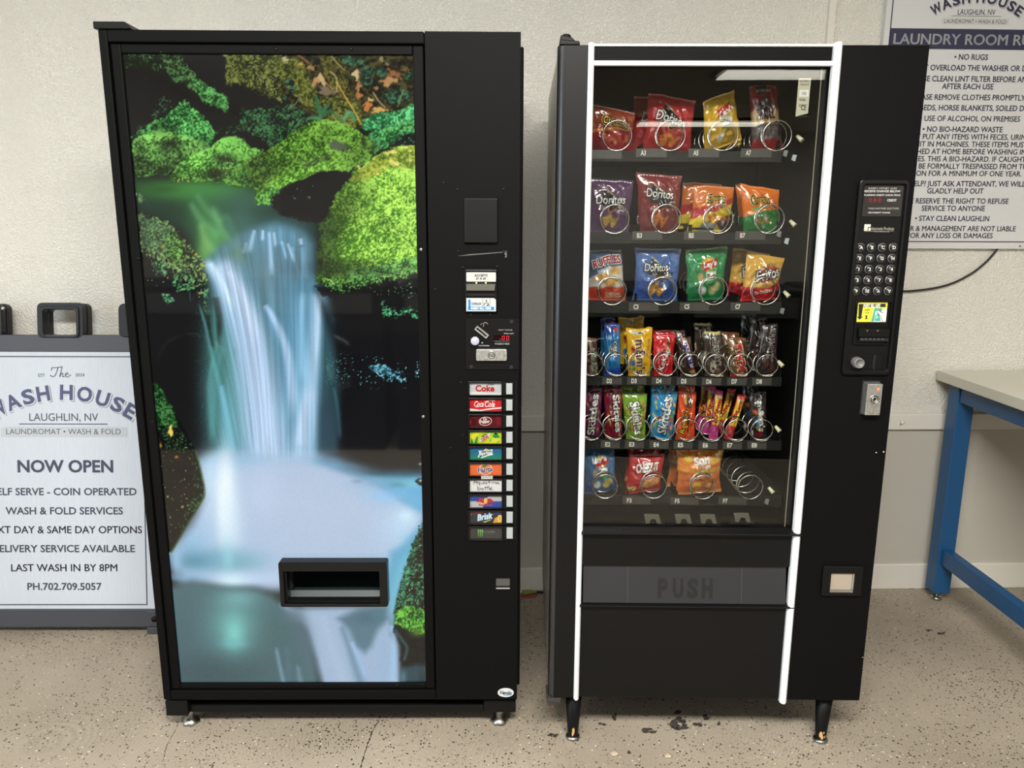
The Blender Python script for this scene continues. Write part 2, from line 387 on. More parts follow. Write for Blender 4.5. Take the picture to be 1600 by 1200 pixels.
# floor: beige flake coating with trowel arcs, dark and pale chips
def floor_mat():
    m = bpy.data.materials.new('flake_floor'); m.use_nodes = True; nt = m.node_tree; N = nt.nodes.new; L = nt.links.new
    b = nt.nodes['Principled BSDF']; b.inputs['Roughness'].default_value = 0.5; b.inputs['Specular IOR Level'].default_value = 0.35
    tc = N('ShaderNodeTexCoord')
    big = N('ShaderNodeTexNoise'); big.inputs['Scale'].default_value = 2.2; big.inputs['Detail'].default_value = 6; L(tc.outputs['Object'], big.inputs['Vector'])
    cr = N('ShaderNodeValToRGB'); cr.color_ramp.elements[0].position = 0.32; cr.color_ramp.elements[1].position = 0.7
    cr.color_ramp.elements[0].color = (*lin(c8(146, 135, 119)), 1); cr.color_ramp.elements[1].color = (*lin(c8(171, 159, 142)), 1); L(big.outputs['Fac'], cr.inputs['Fac'])
    # trowel arcs: rings around random centres
    vc = N('ShaderNodeTexVoronoi'); vc.inputs['Scale'].default_value = 2.1; L(tc.outputs['Object'], vc.inputs['Vector'])
    wob = N('ShaderNodeTexNoise'); wob.inputs['Scale'].default_value = 16; L(tc.outputs['Object'], wob.inputs['Vector'])
    add = N('ShaderNodeMath'); add.operation = 'MULTIPLY_ADD'; add.inputs[1].default_value = 0.018; L(wob.outputs['Fac'], add.inputs[0]); L(vc.outputs['Distance'], add.inputs[2])
    fr = N('ShaderNodeMath'); fr.operation = 'MULTIPLY'; fr.inputs[1].default_value = 420; L(add.outputs[0], fr.inputs[0])
    sn = N('ShaderNodeMath'); sn.operation = 'SINE'; L(fr.outputs[0], sn.inputs[0])
    pm = N('ShaderNodeTexNoise'); pm.inputs['Scale'].default_value = 3.4; pm.inputs['Detail'].default_value = 3; L(tc.outputs['Object'], pm.inputs['Vector'])
    pr = N('ShaderNodeMapRange'); pr.inputs['From Min'].default_value = 0.42; pr.inputs['From Max'].default_value = 0.66; L(pm.outputs['Fac'], pr.inputs['Value'])
    sm = N('ShaderNodeMath'); sm.operation = 'MULTIPLY'; L(sn.outputs[0], sm.inputs[0]); L(pr.outputs[0], sm.inputs[1])
    dk = N('ShaderNodeMapRange'); dk.inputs['From Min'].default_value = -1; dk.inputs['From Max'].default_value = 1; dk.inputs['To Min'].default_value = 0.90; dk.inputs['To Max'].default_value = 1.04; L(sm.outputs[0], dk.inputs['Value'])
    sc = N('ShaderNodeVectorMath'); sc.operation = 'SCALE'; L(cr.outputs[0], sc.inputs[0]); L(dk.outputs[0], sc.inputs['Scale'])
    def chips(scale, thr, size, prev, col, clump):
        v = N('ShaderNodeTexVoronoi'); v.inputs['Scale'].default_value = scale; v.inputs['Randomness'].default_value = 1.0
        wn = N('ShaderNodeTexNoise'); wn.inputs['Scale'].default_value = 190; mixv = N('ShaderNodeVectorMath'); mixv.operation = 'MULTIPLY_ADD'
        mixv.inputs[1].default_value = (0.006, 0.006, 0.006); L(tc.outputs['Object'], wn.inputs['Vector']); L(wn.outputs['Color'], mixv.inputs[0]); L(tc.outputs['Object'], mixv.inputs[2]); L(mixv.outputs[0], v.inputs['Vector'])
        d = N('ShaderNodeMath'); d.operation = 'LESS_THAN'; d.inputs[1].default_value = size; L(v.outputs['Distance'], d.inputs[0])
        s = N('ShaderNodeSeparateColor'); L(v.outputs['Color'], s.inputs[0])
        cn = N('ShaderNodeTexNoise'); cn.inputs['Scale'].default_value = clump; cn.inputs['Detail'].default_value = 2; L(tc.outputs['Object'], cn.inputs['Vector'])
        t = N('ShaderNodeMapRange'); t.inputs['From Min'].default_value = 0.35; t.inputs['From Max'].default_value = 0.75; t.inputs['To Min'].default_value = thr*0.35; t.inputs['To Max'].default_value = thr*2.2; L(cn.outputs['Fac'], t.inputs['Value'])
        g = N('ShaderNodeMath'); g.operation = 'LESS_THAN'; L(s.outputs[0], g.inputs[0]); L(t.outputs[0], g.inputs[1])
        k = N('ShaderNodeMath'); k.operation = 'MULTIPLY'; L(d.outputs[0], k.inputs[0]); L(g.outputs[0], k.inputs[1])
        mx = N('ShaderNodeMix'); mx.data_type = 'RGBA'; L(k.outputs[0], mx.inputs[0]); L(prev, mx.inputs[6]); mx.inputs[7].default_value = (*lin(col), 1)
        return mx.outputs[2]
    fn = N('ShaderNodeTexNoise'); fn.inputs['Scale'].default_value = 210; fn.inputs['Detail'].default_value = 3; L(tc.outputs['Object'], fn.inputs['Vector']); fm = N('ShaderNodeMapRange'); fm.inputs['From Min'].default_value = .3; fm.inputs['From Max'].default_value = .7; fm.inputs['To Min'].default_value = .88; fm.inputs['To Max'].default_value = 1.1; L(fn.outputs['Fac'], fm.inputs['Value'])
    sc2 = N('ShaderNodeVectorMath'); sc2.operation = 'SCALE'; L(sc.outputs[0], sc2.inputs[0]); L(fm.outputs[0], sc2.inputs['Scale']); sc = sc2
    o = chips(125, 0.13, 0.34, sc.outputs[0], c8(38, 34, 32), 2.6)
    o = chips(190, 0.15, 0.32, o, c8(66, 58, 50), 4.0)
    o = chips(165, 0.035, 0.30, o, c8(226, 219, 205), 1.7)
    L(o, b.inputs['Base Color'])
    bp = N('ShaderNodeBump'); bp.inputs['Strength'].default_value = 0.2; bp.inputs['Distance'].default_value = 0.0006; L(sm.outputs[0], bp.inputs['Height']); L(bp.outputs[0], b.inputs['Normal'])
    return m
m_floor = floor_mat()
m_crack = mat('floor_crack', c8(52, 46, 40), 0.8); m_wear = mat('worn_patch', c8(52, 47, 43), 0.7, bump=(300, 0.8, 0.002), mottle=(120, 0.5, 2.2))

mb = MB()
mb.add([(RX0, RY0, 0), (RX1, RY0, 0), (RX1, wall_y(RX1), 0), (RX0, wall_y(RX0), 0)], [(0, 1, 2, 3)], m_floor)
FL = lambda px, py: (lambda d: (_o + d*(-_o.z/d.z)))(ray(px, py))
def floor_crack(pts, wd):
    P = [FL(*p) for p in pts]; rnd = random.Random(5)
    for a, b in zip(P[:-1], P[1:]):
        for k in range(4):
            p, q = a.lerp(b, k/4), a.lerp(b, (k+1)/4); n = Vector((-(q-p).y, (q-p).x, 0)).normalized()*wd*rnd.uniform(0.3, 1)
            j = Vector((rnd.uniform(-1, 1), rnd.uniform(-1, 1), 0))*0.0018
            mb.add([p-n+(0, 0, .0006) if False else (p-n).to_tuple()[:2]+(0.0006,), (q-n+j).to_tuple()[:2]+(0.0006,), (q+n+j).to_tuple()[:2]+(0.0006,), (p+n).to_tuple()[:2]+(0.0006,)], [(0, 1, 2, 3)], m_crack)
floor_crack([(594, 1118), (591, 1128), (582, 1142), (579, 1150), (574, 1164), (568, 1182), (564, 1200)], 0.0022)
floor_crack([(279, 1128), (272, 1145), (263, 1160), (257, 1176), (256, 1190), (258, 1200)], 0.0009)
rnd = random.Random(11)
for cx, cy, rx, ry in [(1060, 1114, 7, 4), (1058, 1124, 9, 5), (1053, 1133, 9, 8), (1066, 1137, 12, 6), (1090, 1132, 9, 5), (1102, 1120, 7, 6), (1014, 1142, 12, 5), (960, 1121, 4, 7), (940, 1132, 7, 3), (1068, 1128, 7, 4), (1122, 1131, 4, 3), (983, 1176, 4, 3), (864, 1150, 10, 4), (1470, 990, 8, 2), (1452, 986, 5, 2)]:
    for q in range(5):
        ox, oy = rnd.uniform(-.6, .6)*rx, rnd.uniform(-.6, .6)*ry; a0 = rnd.random()
        pts = [FL(cx+ox+0.55*rx*math.cos(2*PI*k/9+a0)*rnd.uniform(.5, 1.1), cy+oy-0.55*ry*math.sin(2*PI*k/9+a0)*rnd.uniform(.5, 1.1)) for k in range(9)]
        mb.add([(p.x, p.y, 0.0008+0.0002*q) for p in pts], [tuple(range(9))], m_wear)
rnd = random.Random(23); m_chip = mat('dark_flake', c8(34, 30, 28), 0.6)
for n_, (cx, cy, sx, sy) in ((90, (545, 1150, 42, 16)), (40, (500, 1172, 60, 16)), (60, (1530, 1075, 40, 18)), (40, (1460, 1040, 50, 22)), (40, (140, 1120, 110, 45)), (30, (1000, 1150, 120, 25))):
    for _ in range(n_):
        p = FL(rnd.gauss(cx, sx), min(1195, max(1000, rnd.gauss(cy, sy)))); a0 = rnd.uniform(0, 6.3); r0, r1 = rnd.uniform(.0018, .0042), rnd.uniform(.0010, .0024)
        mb.add([(p.x+r0*math.cos(a0)*math.cos(a)-r1*math.sin(a0)*math.sin(a), p.y+r0*math.sin(a0)*math.cos(a)+r1*math.cos(a0)*math.sin(a), 0.0005) for a in (0.2, 1.3, 2.5, 3.6, 4.9)], [(0, 1, 2, 3, 4)], m_chip)
struct(mb.build('floor'), 'beige flake-coated concrete floor with dark and pale chips', 'floor')

# wall behind the machines: textured drywall above, smooth panelling below the rail
def wall_strip(name, z0, z1, t0, t1, m, x0=RX0, x1=RX1, bevel=None):
    b = MB(); a0, a1 = wall_y(x0), wall_y(x1)
    b.add([(x0, a0-t0, z0), (x1, a1-t0, z0), (x1, a1-t0, z1), (x0, a0-t0, z1), (x0, a0+t1, z0), (x1, a1+t1, z0), (x1, a1+t1, z1), (x0, a0+t1, z1)],
          [(0, 1, 2, 3), (7, 6, 5, 4), (3, 2, 6, 7), (0, 4, 5, 1), (1, 5, 6, 2), (0, 3, 7, 4)], m)
    return struct(b.build(name, bevel=bevel))
RAIL0 = WL.at(1400, 669.5)[1]; RAIL1 = WL.at(1400, 645.5)[1]; BASE = WL.at(1400, 880)[1]
wall_strip('wall_back', 0, CEIL, 0.0, 0.12, m_wall)
wall_strip('trim_4', 0, RAIL0+0.005, 0.004, 0.0, m_lower)
wall_strip('trim_1', RAIL0, RAIL1, 0.02, 0.0, m_trim, bevel=0.003)
wall_strip('baseboard_back', 0.0, BASE, 0.013, 0.0, m_trim, bevel=0.003)
bpy.data.objects['trim_1']['label'] = 'cream painted chair rail running along the wall'; bpy.data.objects['baseboard_back']['label'] = 'cream painted baseboard along the wall'
s0, _z, s1, _z2 = WL.rect(1291.5, 0, 1301.5, 66)
b = MB(); b.rbox(s0, RAIL1, s1, CEIL, -0.016, 0.0, 0.006, m_trim); o = struct(b.build('trim_2'), 'cream vertical cable trunking strip on the wall'); WL.root(o)
bpy.data.objects['trim_4']['label'] = 'smooth cream wainscot panel below the chair rail'
b = MB(); p = WL.at(1409, 660, -0.02); b.lathe([(0.012, 0), (0.010, 0.006), (0.004, 0.009)], (p[0], -0.02, p[1]), 'y', m_trim, 3); o = struct(b.build('trim_3'), 'small wedge of filler on the chair rail'); WL.root(o)
b = MB(); b.add([(RX1, RY0, 0), (RX1, wall_y(RX1), 0), (RX1, wall_y(RX1), CEIL), (RX1, RY0, CEIL)], [(0, 1, 2, 3)], m_room); struct(b.build('wall_right'))
b = MB()   # left wall with the window opening
Z0, Z1, Y0, Y1 = 0.5, 2.4, -2.4, 0.9
for q in ([(RY0, 0), (Y0, 0), (Y0, CEIL), (RY0, CEIL)], [(Y1, 0), (wall_y(RX0), 0), (wall_y(RX0), CEIL), (Y1, CEIL)], [(Y0, 0), (Y1, 0), (Y1, Z0), (Y0, Z0)], [(Y0, Z1), (Y1, Z1), (Y1, CEIL), (Y0, CEIL)]):
    b.add([(RX0, y, z) for y, z in q], [(3, 2, 1, 0)], m_room)
struct(b.build('wall_left'))
b = MB(); b.add([(RX0, RY0, 0), (RX1, RY0, 0), (RX1, RY0, CEIL), (RX0, RY0, CEIL)], [(3, 2, 1, 0)], m_room)
struct(b.build('wall_front'))
m_alu = mat('window_aluminium', c8(90, 90, 88), 0.4, 0.6)
b = MB()
for y in (Y0, Y0+1.1, Y0+2.2, Y1): b.box(RX0-0.03, y-0.03, Z0, RX0+0.05, y+0.03, Z1, m_alu)
for z in (Z0, Z1): b.box(RX0-0.03, Y0, z-0.03, RX0+0.05, Y1, z+0.03, m_alu)
struct(b.build('window_1'))
b = MB(); b.add([(RX0, RY0, CEIL), (RX1, RY0, CEIL), (RX1, wall_y(RX1), CEIL), (RX0, wall_y(RX0), CEIL)], [(3, 2, 1, 0)], m_ceil); struct(b.build('ceiling'))
# ceiling troffers (some seen only as reflections in the glass, others unseen, added for light)
m_diff = mat('troffer_diffuser', c8(240, 236, 225), 0.4, emit=c8(255, 240, 214), strength=2.2)
proto = None
for i, (x, y, _p) in enumerate(TROFFERS):
    if proto is None:
        proto = thing('ceiling_light', '', 'ceiling light', loc=(x, y, TROFFER_Z), group='ceiling light fixtures')
        b = MB(); b.ring(rrect(-.86, -.28, .86, .28, .01, 1), rrect(-.82, -.24, .82, .24, .01, 1), -0.0, 0.03, m_alu)
        f = b.build('frame', proto); f.rotation_euler = (PI/2, 0, 0)
        b = MB(); b.box(-.82, -.24, 0.005, .82, .24, 0.02, m_diff); d = b.build('diffuser', proto); r = proto
    else:
        r = proto.copy(); C.objects.link(r)
        for ch in (f, d):
            c = ch.copy(); c.parent = r; C.objects.link(c)
    r.location = (x, y, TROFFER_Z)
    r['label'] = 'ceiling light fixture out of frame; some show in the snack machine glass, others are added fill'

# row of dark front-loading washers across the room (only their reflections show)
m_wash = mat('washer_steel', c8(46, 47, 50), 0.45, 0.2); m_wdoor = mat('washer_glass', c8(20, 22, 26), 0.1); m_wpan = mat('washer_panel', c8(110, 110, 108), 0.4)
wp = thing('washing_machine', '', 'washing machine', loc=(0, -1.15, 0), group='washers across the room')
b = MB(); b.box(-.36, -.4, 0, .36, .35, 1.02, m_wash); kids = [b.build('body', wp, .01)]
b = MB(); b.lathe([(.23, 0), (.23, .03), (.18, .05), (.17, .03), (.001, .02)], (0, 0, 0), 'y', m_wdoor, 28); o = b.build('door', wp); o.location = (0, .35, .52); o.rotation_euler = (0, 0, PI); kids.append(o)
b = MB(); b.box(-.3, .35, .86, .3, .36, .98, m_wpan); kids.append(b.build('control_panel', wp))
for i in range(9):
    if i == 0: r = wp
    else:
        r = wp.copy(); C.objects.link(r)
        for ch in kids: c = ch.copy(); c.parent = r; C.objects.link(c)
    r.location = (-2.7+i*.8, -1.15, 0); r['label'] = 'dark front-loading washer across the room, seen only as a reflection'

# ------------------------------------------------------------------ the backlit waterfall print
def paint_waterfall(X, Y):
    P = Paint(X, Y, (22, 22, 23))
    # ---- pool and green water above the fall
    P.poly([(205, 278), (280, 284), (345, 282), (410, 315), (500, 330), (500, 420), (330, 420), (290, 360), (215, 330)], (26, 52, 40), 14)
    P.blob(300, 296, 85, 16, (62, 138, 52), .9); P.blob(345, 300, 70, 14, (72, 140, 70), .7); P.blob(395, 312, 60, 18, (52, 92, 76), .8)
    P.blob(322, 335, 34, 40, (60, 120, 72), .7); P.blob(250, 296, 30, 7, (40, 82, 36), .8)
    P.blob(340, 372, 24, 30, (92, 170, 92), .8); P.blob(320, 395, 14, 24, (120, 190, 96), .7)
    P.blob(375, 345, 30, 34, (62, 104, 92), .8); P.blob(470, 350, 30, 30, (34, 52, 52), .6)
    for i, (x0, y0, x1, y1, c, a) in enumerate([(295, 312, 345, 372, (110, 180, 110), .5), (305, 300, 352, 350, (98, 165, 98), .45), (330, 318, 372, 392, (120, 190, 130), .4), (312, 345, 338, 398, (150, 205, 120), .45), (350, 330, 392, 390, (84, 140, 120), .4)]):
        P.stroke([(x0, y0), ((x0+x1)/2-4, (y0+y1)/2+4), (x1, y1)], 5, 9, c, a, (.2, .2))
    # ---- waterfall body
    P.poly([(322, 408), (345, 384), (385, 362), (430, 350), (470, 362), (492, 380), (496, 430), (512, 470), (520, 560), (503, 640), (500, 735), (335, 735), (348, 660), (352, 560), (338, 480)], (92, 136, 154), 12)
    P.blob(350, 620, 34, 130, (84, 142, 144), .85, 3); P.blob(340, 520, 22, 80, (70, 128, 118), .7); P.blob(372, 640, 22, 90, (92, 142, 150), .8)
    P.blob(432, 372, 40, 26, (104, 158, 184), .8); P.blob(452, 425, 30, 46, (92, 132, 150), .9); P.blob(418, 440, 22, 40, (108, 140, 150), .7)
    P.blob(470, 530, 30, 90, (92, 146, 178), .85); P.blob(452, 640, 26, 90, (120, 170, 198), .9); P.blob(372, 395, 16, 18, (96, 128, 104), .7)
    for x0, y0, x1, y1, w0, w1, c, a in [(398, 358, 388, 398, 2.5, 5, (166, 206, 236), .9), (411, 359, 410, 378, 2, 3, (186, 216, 244), .9), (420, 360, 425, 435, 2, 4.5, (176, 214, 246), .9), (428, 362, 431, 388, 2, 3, (186, 220, 246), .8),
                                       (440, 376, 448, 408, 2, 2.6, (150, 198, 228), .9), (449, 379, 461, 412, 2, 3, (168, 212, 240), .9), (456, 384, 470, 440, 2, 3, (150, 194, 224), .6), (469, 372, 471, 384, 3, 3, (196, 226, 246), .9), (471, 384, 478, 440, 4, 7, (128, 176, 204), .7), (385, 378, 380, 398, 3, 3, (150, 196, 216), .6), (436, 380, 444, 440, 4, 6, (84, 120, 140), .7), (462, 390, 466, 440, 3, 4, (92, 124, 138), .6)]:
        P.stroke([(x0, y0), ((x0+x1)/2, (y0+y1)/2), (x1, y1)], w0, w1, c, a, (.1, .35))
    # dark slits between streams
    P.stroke([(338, 462), (343, 500), (340, 545)], 8, 4, (30, 34, 32), .85, (.1, .4)); P.stroke([(325, 490), (328, 525), (333, 545)], 4, 3, (26, 34, 32), .8, (.1, .3))
    P.stroke([(412, 480), (432, 530), (446, 580), (452, 650)], 5, 6, (96, 148, 176), .8, (.1, .2)); P.stroke([(392, 520), (408, 590), (420, 660)], 7, 10, (122, 172, 200), .5, (.1, .2))
    P.stroke([(372, 520), (386, 590), (398, 680), (400, 715)], 8, 12, (84, 134, 146), .6, (.1, .1))
    # bright streams
    P.stroke([(326, 414), (342, 438), (358, 474), (374, 520), (388, 580), (402, 660), (412, 730)], 8, 30, (170, 206, 236), .95, p=2.2)
    P.stroke([(352, 420), (372, 458), (392, 510), (404, 570), (414, 640), (424, 730)], 15, 27, (184, 208, 236), .95, p=2.5)
    P.stroke([(328, 410), (342, 432), (354, 458), (366, 490)], 4, 6, (206, 232, 250), .9, (.05, .3))
    P.stroke([(356, 422), (374, 452), (394, 505), (402, 545)], 5, 9, (200, 220, 244), .7, (.05, .3))
    P.stroke([(413, 476), (424, 492), (438, 520), (450, 556), (456, 610), (458, 660)], 4, 10, (168, 202, 232), .95, (.05, .2), p=2.5)
    P.stroke([(497, 452), (496, 500), (491, 560), (486, 620), (476, 680), (468, 730)], 9, 20, (166, 202, 230), .95, (.08, 0), p=2.6)
    P.stroke([(500, 462), (498, 510), (494, 570)], 3, 4, (196, 222, 244), .7, (.1, .3)); P.stroke([(474, 450), (470, 520), (474, 600)], 7, 9, (140, 190, 218), .7, (.2, .2)); P.stroke([(486, 600), (474, 660), (470, 700)], 8, 10, (190, 210, 236), .7, (.2, .2))
    # thin left strands
    for pts, w0, w1, a in [([(309, 470), (320, 505), (328, 540), (338, 580), (348, 625), (356, 690)], 2.2, 7, .85), ([(296, 455), (298, 472)], 1.2, 1.2, .5), ([(332, 470), (337, 520), (338, 545), (326, 600), (330, 690)], 2, 5, .6), ([(352, 540), (340, 570), (333, 640), (332, 700)], 6, 7, .6), ([(332, 560), (330, 620), (334, 700)], 4, 8, .7), ([(368, 540), (358, 600), (364, 690)], 5, 7, .5), ([(346, 610), (362, 660), (366, 715)], 3, 6, .6)]:
        P.stroke(pts, w0*.8, w1*.8, (96, 164, 166), a*.72, (.12, .25))
    P.stroke([(346, 600), (352, 640), (360, 700)], 4, 10, (128, 190, 216), .7, (.1, 0))
    # right veil of spray
    P.poly([(505, 480), (522, 500), (532, 600), (528, 705), (500, 715), (498, 600)], (44, 76, 84), 8, a=.8); P.stroke([(520, 600), (528, 640), (532, 690)], 2, 4, (60, 104, 116), .7, (.2, .2)); P.blob(512, 660, 12, 40, (58, 74, 96), .6); P.stroke([(512, 560), (520, 600)], 5, 4, (70, 120, 116), .5, (.3, .3))
    # filaments along the falling water
    sk = X-(Y-420)*0.22*sst(470, 360, X); m = (1-sst(-14, 10, sdf(X, Y, [(322, 408), (345, 384), (385, 362), (430, 350), (470, 362), (492, 380), (496, 430), (512, 470), (520, 560), (503, 640), (500, 725), (325, 725), (340, 640), (318, 560), (305, 480)])))
    fl = (0.6*vn(sk/4.5, Y/95, 201)+0.4*vn(sk/2.2, Y/60, 202)-0.5); P.C = P.C*(1+(fl*0.34*m)[..., None]); P.specks([(300, 480), (350, 480), (400, 700), (310, 710)], (130, 190, 186), .86, 1.5, 203, 14, .22)
    # ---- foam
    P.poly([(312, 722), (345, 708), (420, 716), (500, 716), (540, 730), (590, 752), (630, 776), (668, 794), (668, 830), (640, 850), (622, 890), (612, 960), (560, 945), (480, 948), (440, 915), (285, 912), (262, 865), (298, 822), (318, 780)], (174, 195, 222), 15)
    P.blob(345, 722, 36, 16, (146, 190, 218), .7); P.blob(390, 716, 44, 12, (140, 184, 214), .6); P.blob(480, 718, 26, 12, (150, 184, 212), .5)
    P.poly([(496, 722), (525, 722), (560, 736), (600, 742), (668, 740), (668, 806), (645, 794), (610, 768), (560, 744)], (96, 168, 212), 12)
    P.blob(515, 718, 20, 9, (84, 126, 154), .6); P.blob(552, 730, 26, 9, (62, 100, 124), .7); P.blob(590, 738, 30, 8, (30, 60, 72), .8); P.blob(635, 738, 30, 7, (40, 84, 96), .7); P.blob(604, 752, 34, 8, (96, 164, 190), .8); P.blob(644, 756, 24, 8, (120, 194, 216), .8); P.blob(620, 758, 14, 5, (70, 130, 140), .6)
    P.blob(606, 774, 34, 12, (126, 196, 246), .7); P.blob(572, 756, 30, 10, (140, 178, 214), .5); P.blob(558, 752, 8, 3.5, (116, 146, 172), .8); P.blob(650, 782, 18, 16, (106, 178, 218), .7)
    P.blob(330, 740, 20, 26, (178, 212, 238), .8); P.blob(340, 756, 26, 40, (204, 228, 248), .8); P.blob(330, 800, 16, 40, (192, 216, 240), .7)
    P.blob(353, 785, 15, 75, (244, 255, 255), .99, 2.8); P.blob(362, 815, 20, 60, (214, 238, 252), .7, 2.2); P.blob(312, 845, 26, 36, (160, 198, 230), .7); P.blob(296, 862, 18, 26, (128, 180, 212), .6)
    P.blob(633, 808, 14, 12, (220, 246, 253), .97); P.blob(624, 824, 26, 26, (188, 222, 246), .8); P.blob(636, 850, 14, 18, (146, 204, 232), .7); P.blob(600, 830, 24, 30, (184, 210, 238), .5)
    P.blob(500, 806, 90, 70, (181, 199, 221), .7); P.blob(515, 840, 60, 26, (177, 196, 217), .5); P.blob(410, 770, 30, 50, (194, 211, 237), .5)
    P.blob(345, 874, 66, 20, (126, 178, 200), .85, 2.6); P.blob(304, 877, 34, 14, (94, 146, 172), .85); P.blob(368, 880, 34, 12, (118, 172, 184), .6); P.blob(356, 868, 10, 26, (156, 212, 226), .6); P.blob(276, 876, 8, 26, (150, 194, 226), .8)
    P.blob(385, 906, 64, 10, (188, 213, 240), .95); P.blob(362, 908, 24, 11, (218, 242, 252), .9); P.blob(292, 902, 34, 6, (134, 178, 210), .7); P.blob(430, 912, 30, 14, (186, 206, 232), .7)
    P.poly([(610, 862), (632, 850), (662, 812), (664, 850), (640, 890), (624, 930), (616, 985), (608, 985), (604, 900)], (104, 172, 204), 9)
    P.stroke([(640, 862), (622, 900), (612, 960)], 6, 6, (120, 192, 210), .6, (.2, .1))
    # ---- lower pool
    P.poly([(262, 918), (300, 908), (350, 916), (400, 920), (425, 930), (448, 948), (470, 972), (484, 1000), (494, 1040), (500, 1075), (262, 1075)], (78, 110, 116), 10)
    P.blob(330, 1050, 110, 34, (60, 84, 90), .9); P.blob(288, 985, 24, 60, (74, 98, 108), .6); P.blob(430, 990, 40, 34, (70, 100, 104), .7)
    P.blob(365, 975, 36, 42, (112, 176, 172), .85); P.blob(366, 990, 15, 22, (126, 204, 196), .9); P.blob(372, 935, 30, 14, (122, 176, 182), .7); P.blob(366, 1006, 20, 8, (112, 186, 188), .6)
    # ---- lower fall
    P.poly([(440, 946), (470, 950), (560, 948), (610, 955), (612, 990), (622, 1010), (626, 1075), (505, 1075), (494, 1030), (478, 985)], (158, 182, 208), 8)
    P.blob(470, 985, 14, 34, (80, 104, 116), .85, rot=-.35); P.blob(480, 1020, 10, 40, (84, 108, 120), .8, rot=-.2); P.blob(456, 962, 16, 12, (92, 118, 130), .6)
    P.stroke([(431, 1008), (437, 1040), (444, 1068)], 2.6, 4, (118, 150, 172), .8, (.2, 0)); P.stroke([(448, 1005), (452, 1068)], 4, 6, (84, 112, 130), .6, (.2, 0)); P.stroke([(464, 1035), (470, 1068)], 3, 5, (112, 142, 160), .7, (.3, 0))
    P.poly([(528, 966), (560, 952), (604, 948), (604, 966), (590, 985), (580, 1010), (570, 1020), (556, 1010), (545, 985)], (84, 116, 132), 8, a=.92); P.blob(575, 965, 24, 12, (72, 104, 120), .7); P.blob(592, 962, 12, 14, (80, 120, 136), .7)
    P.stroke([(532, 975), (545, 1010), (556, 1045), (564, 1070)], 5, 8, (108, 140, 162), .75, (.1, 0)); P.stroke([(548, 1002), (556, 1018), (566, 1042), (574, 1060)], 3, 4, (156, 186, 226), .9, (.1, .2)); P.stroke([(503, 960), (515, 1000), (535, 1060)], 8, 12, (176, 196, 220), .5, (.1, 0))
    P.stroke([(612, 975), (616, 1010), (614, 1070)], 5, 7, (160, 196, 226), .8, (.1, 0)); P.stroke([(597, 990), (600, 1068)], 8, 10, (150, 180, 212), .5, (.2, 0)); P.stroke([(490, 955), (500, 990), (512, 1040)], 10, 12, (166, 186, 210), .5, (.1, 0))
    # ---- moss banks, back to front
    P.moss([(190, 82), (276, 82), (288, 98), (302, 112), (316, 128), (330, 140), (344, 146), (355, 152), (358, 162), (352, 174), (338, 166), (322, 162), (308, 148), (296, 138), (280, 130), (266, 122), (258, 110), (232, 110), (196, 104)], (14, 24, 14), (84, 132, 72), 3, 5, gx=(300, 160))
    P.moss([(300, 122), (318, 130), (345, 146), (356, 154), (356, 172), (336, 164), (318, 158), (304, 140)], (22, 60, 26), (108, 190, 100), 8, 5)
    P.specks([(196, 85), (280, 85), (300, 110), (260, 112), (200, 105)], (150, 150, 90), .93, 2.2, 7)
    P.moss([(345, 84), (352, 90), (352, 135), (362, 136), (370, 128), (440, 160), (440, 84)], (34, 40, 14), (128, 138, 66), 12, 5, dens=.3)
    P.moss([(380, 170), (420, 168), (470, 160), (478, 190), (455, 210), (430, 232), (405, 216), (384, 204), (374, 190)], (10, 30, 18), (70, 124, 76), 14, 6, dens=.36)
    P.moss([(330, 206), (352, 200), (372, 195), (384, 190), (392, 205), (360, 208), (335, 212)], (8, 20, 12), (60, 100, 62), 15, 4, dens=.42)
    P.moss([(232, 185), (250, 150), (275, 158), (290, 175), (280, 190), (210, 205)], (6, 10, 8), (62, 94, 66), 16, 8, dens=.5)
    P.moss([(206, 214), (236, 192), (262, 180), (282, 160), (288, 154), (297, 166), (310, 176), (322, 186), (330, 198), (338, 206), (330, 222), (325, 236), (300, 226), (270, 208), (240, 206)], (16, 62, 28), (112, 208, 104), 18, 4)
    P.moss([(206, 219), (222, 210), (245, 204), (282, 208), (306, 218), (322, 226), (326, 234), (300, 242), (284, 248), (272, 262), (262, 274), (238, 274), (212, 278)], (26, 56, 22), (132, 202, 94), 20, 3, gy=(242, 90))
    P.blob(268, 224, 14, 6, (16, 22, 12), .85); P.blob(258, 232, 8, 7, (20, 34, 16), .6)
    P.moss([(264, 283), (270, 268), (284, 248), (306, 238), (324, 232), (338, 222), (352, 214), (368, 212), (380, 218), (392, 230), (412, 234), (404, 246), (390, 254), (374, 262), (352, 268), (345, 281), (322, 284), (308, 284), (290, 280)], (34, 76, 22), (142, 226, 98), 22, 3, gy=(252, 70))
    P.blob(352, 248, 18, 9, (18, 24, 16), .8); P.blob(338, 272, 8, 12, (22, 28, 16), .7); P.specks([(335, 245), (365, 245), (365, 265), (340, 268)], (190, 200, 180), .9, 2.5, 5, 4); P.stroke([(330, 264), (350, 267), (366, 267)], 1.2, 1, (70, 40, 30), .8)
    P.specks([(270, 278), (345, 278), (345, 284), (270, 284)], (222, 214, 110), .8, 2.5, 9, 4)
    # forest floor top right
    P.moss([(436, 86), (648, 86), (648, 176), (600, 180), (570, 200), (540, 196), (500, 190), (470, 168), (440, 150)], (12, 12, 8), (72, 70, 36), 25, 3, fine=4.5)
    P.moss([(425, 86), (470, 92), (500, 150), (560, 160), (572, 198), (545, 205), (510, 188), (470, 160), (440, 128)], (30, 38, 10), (126, 130, 56), 27, 4)
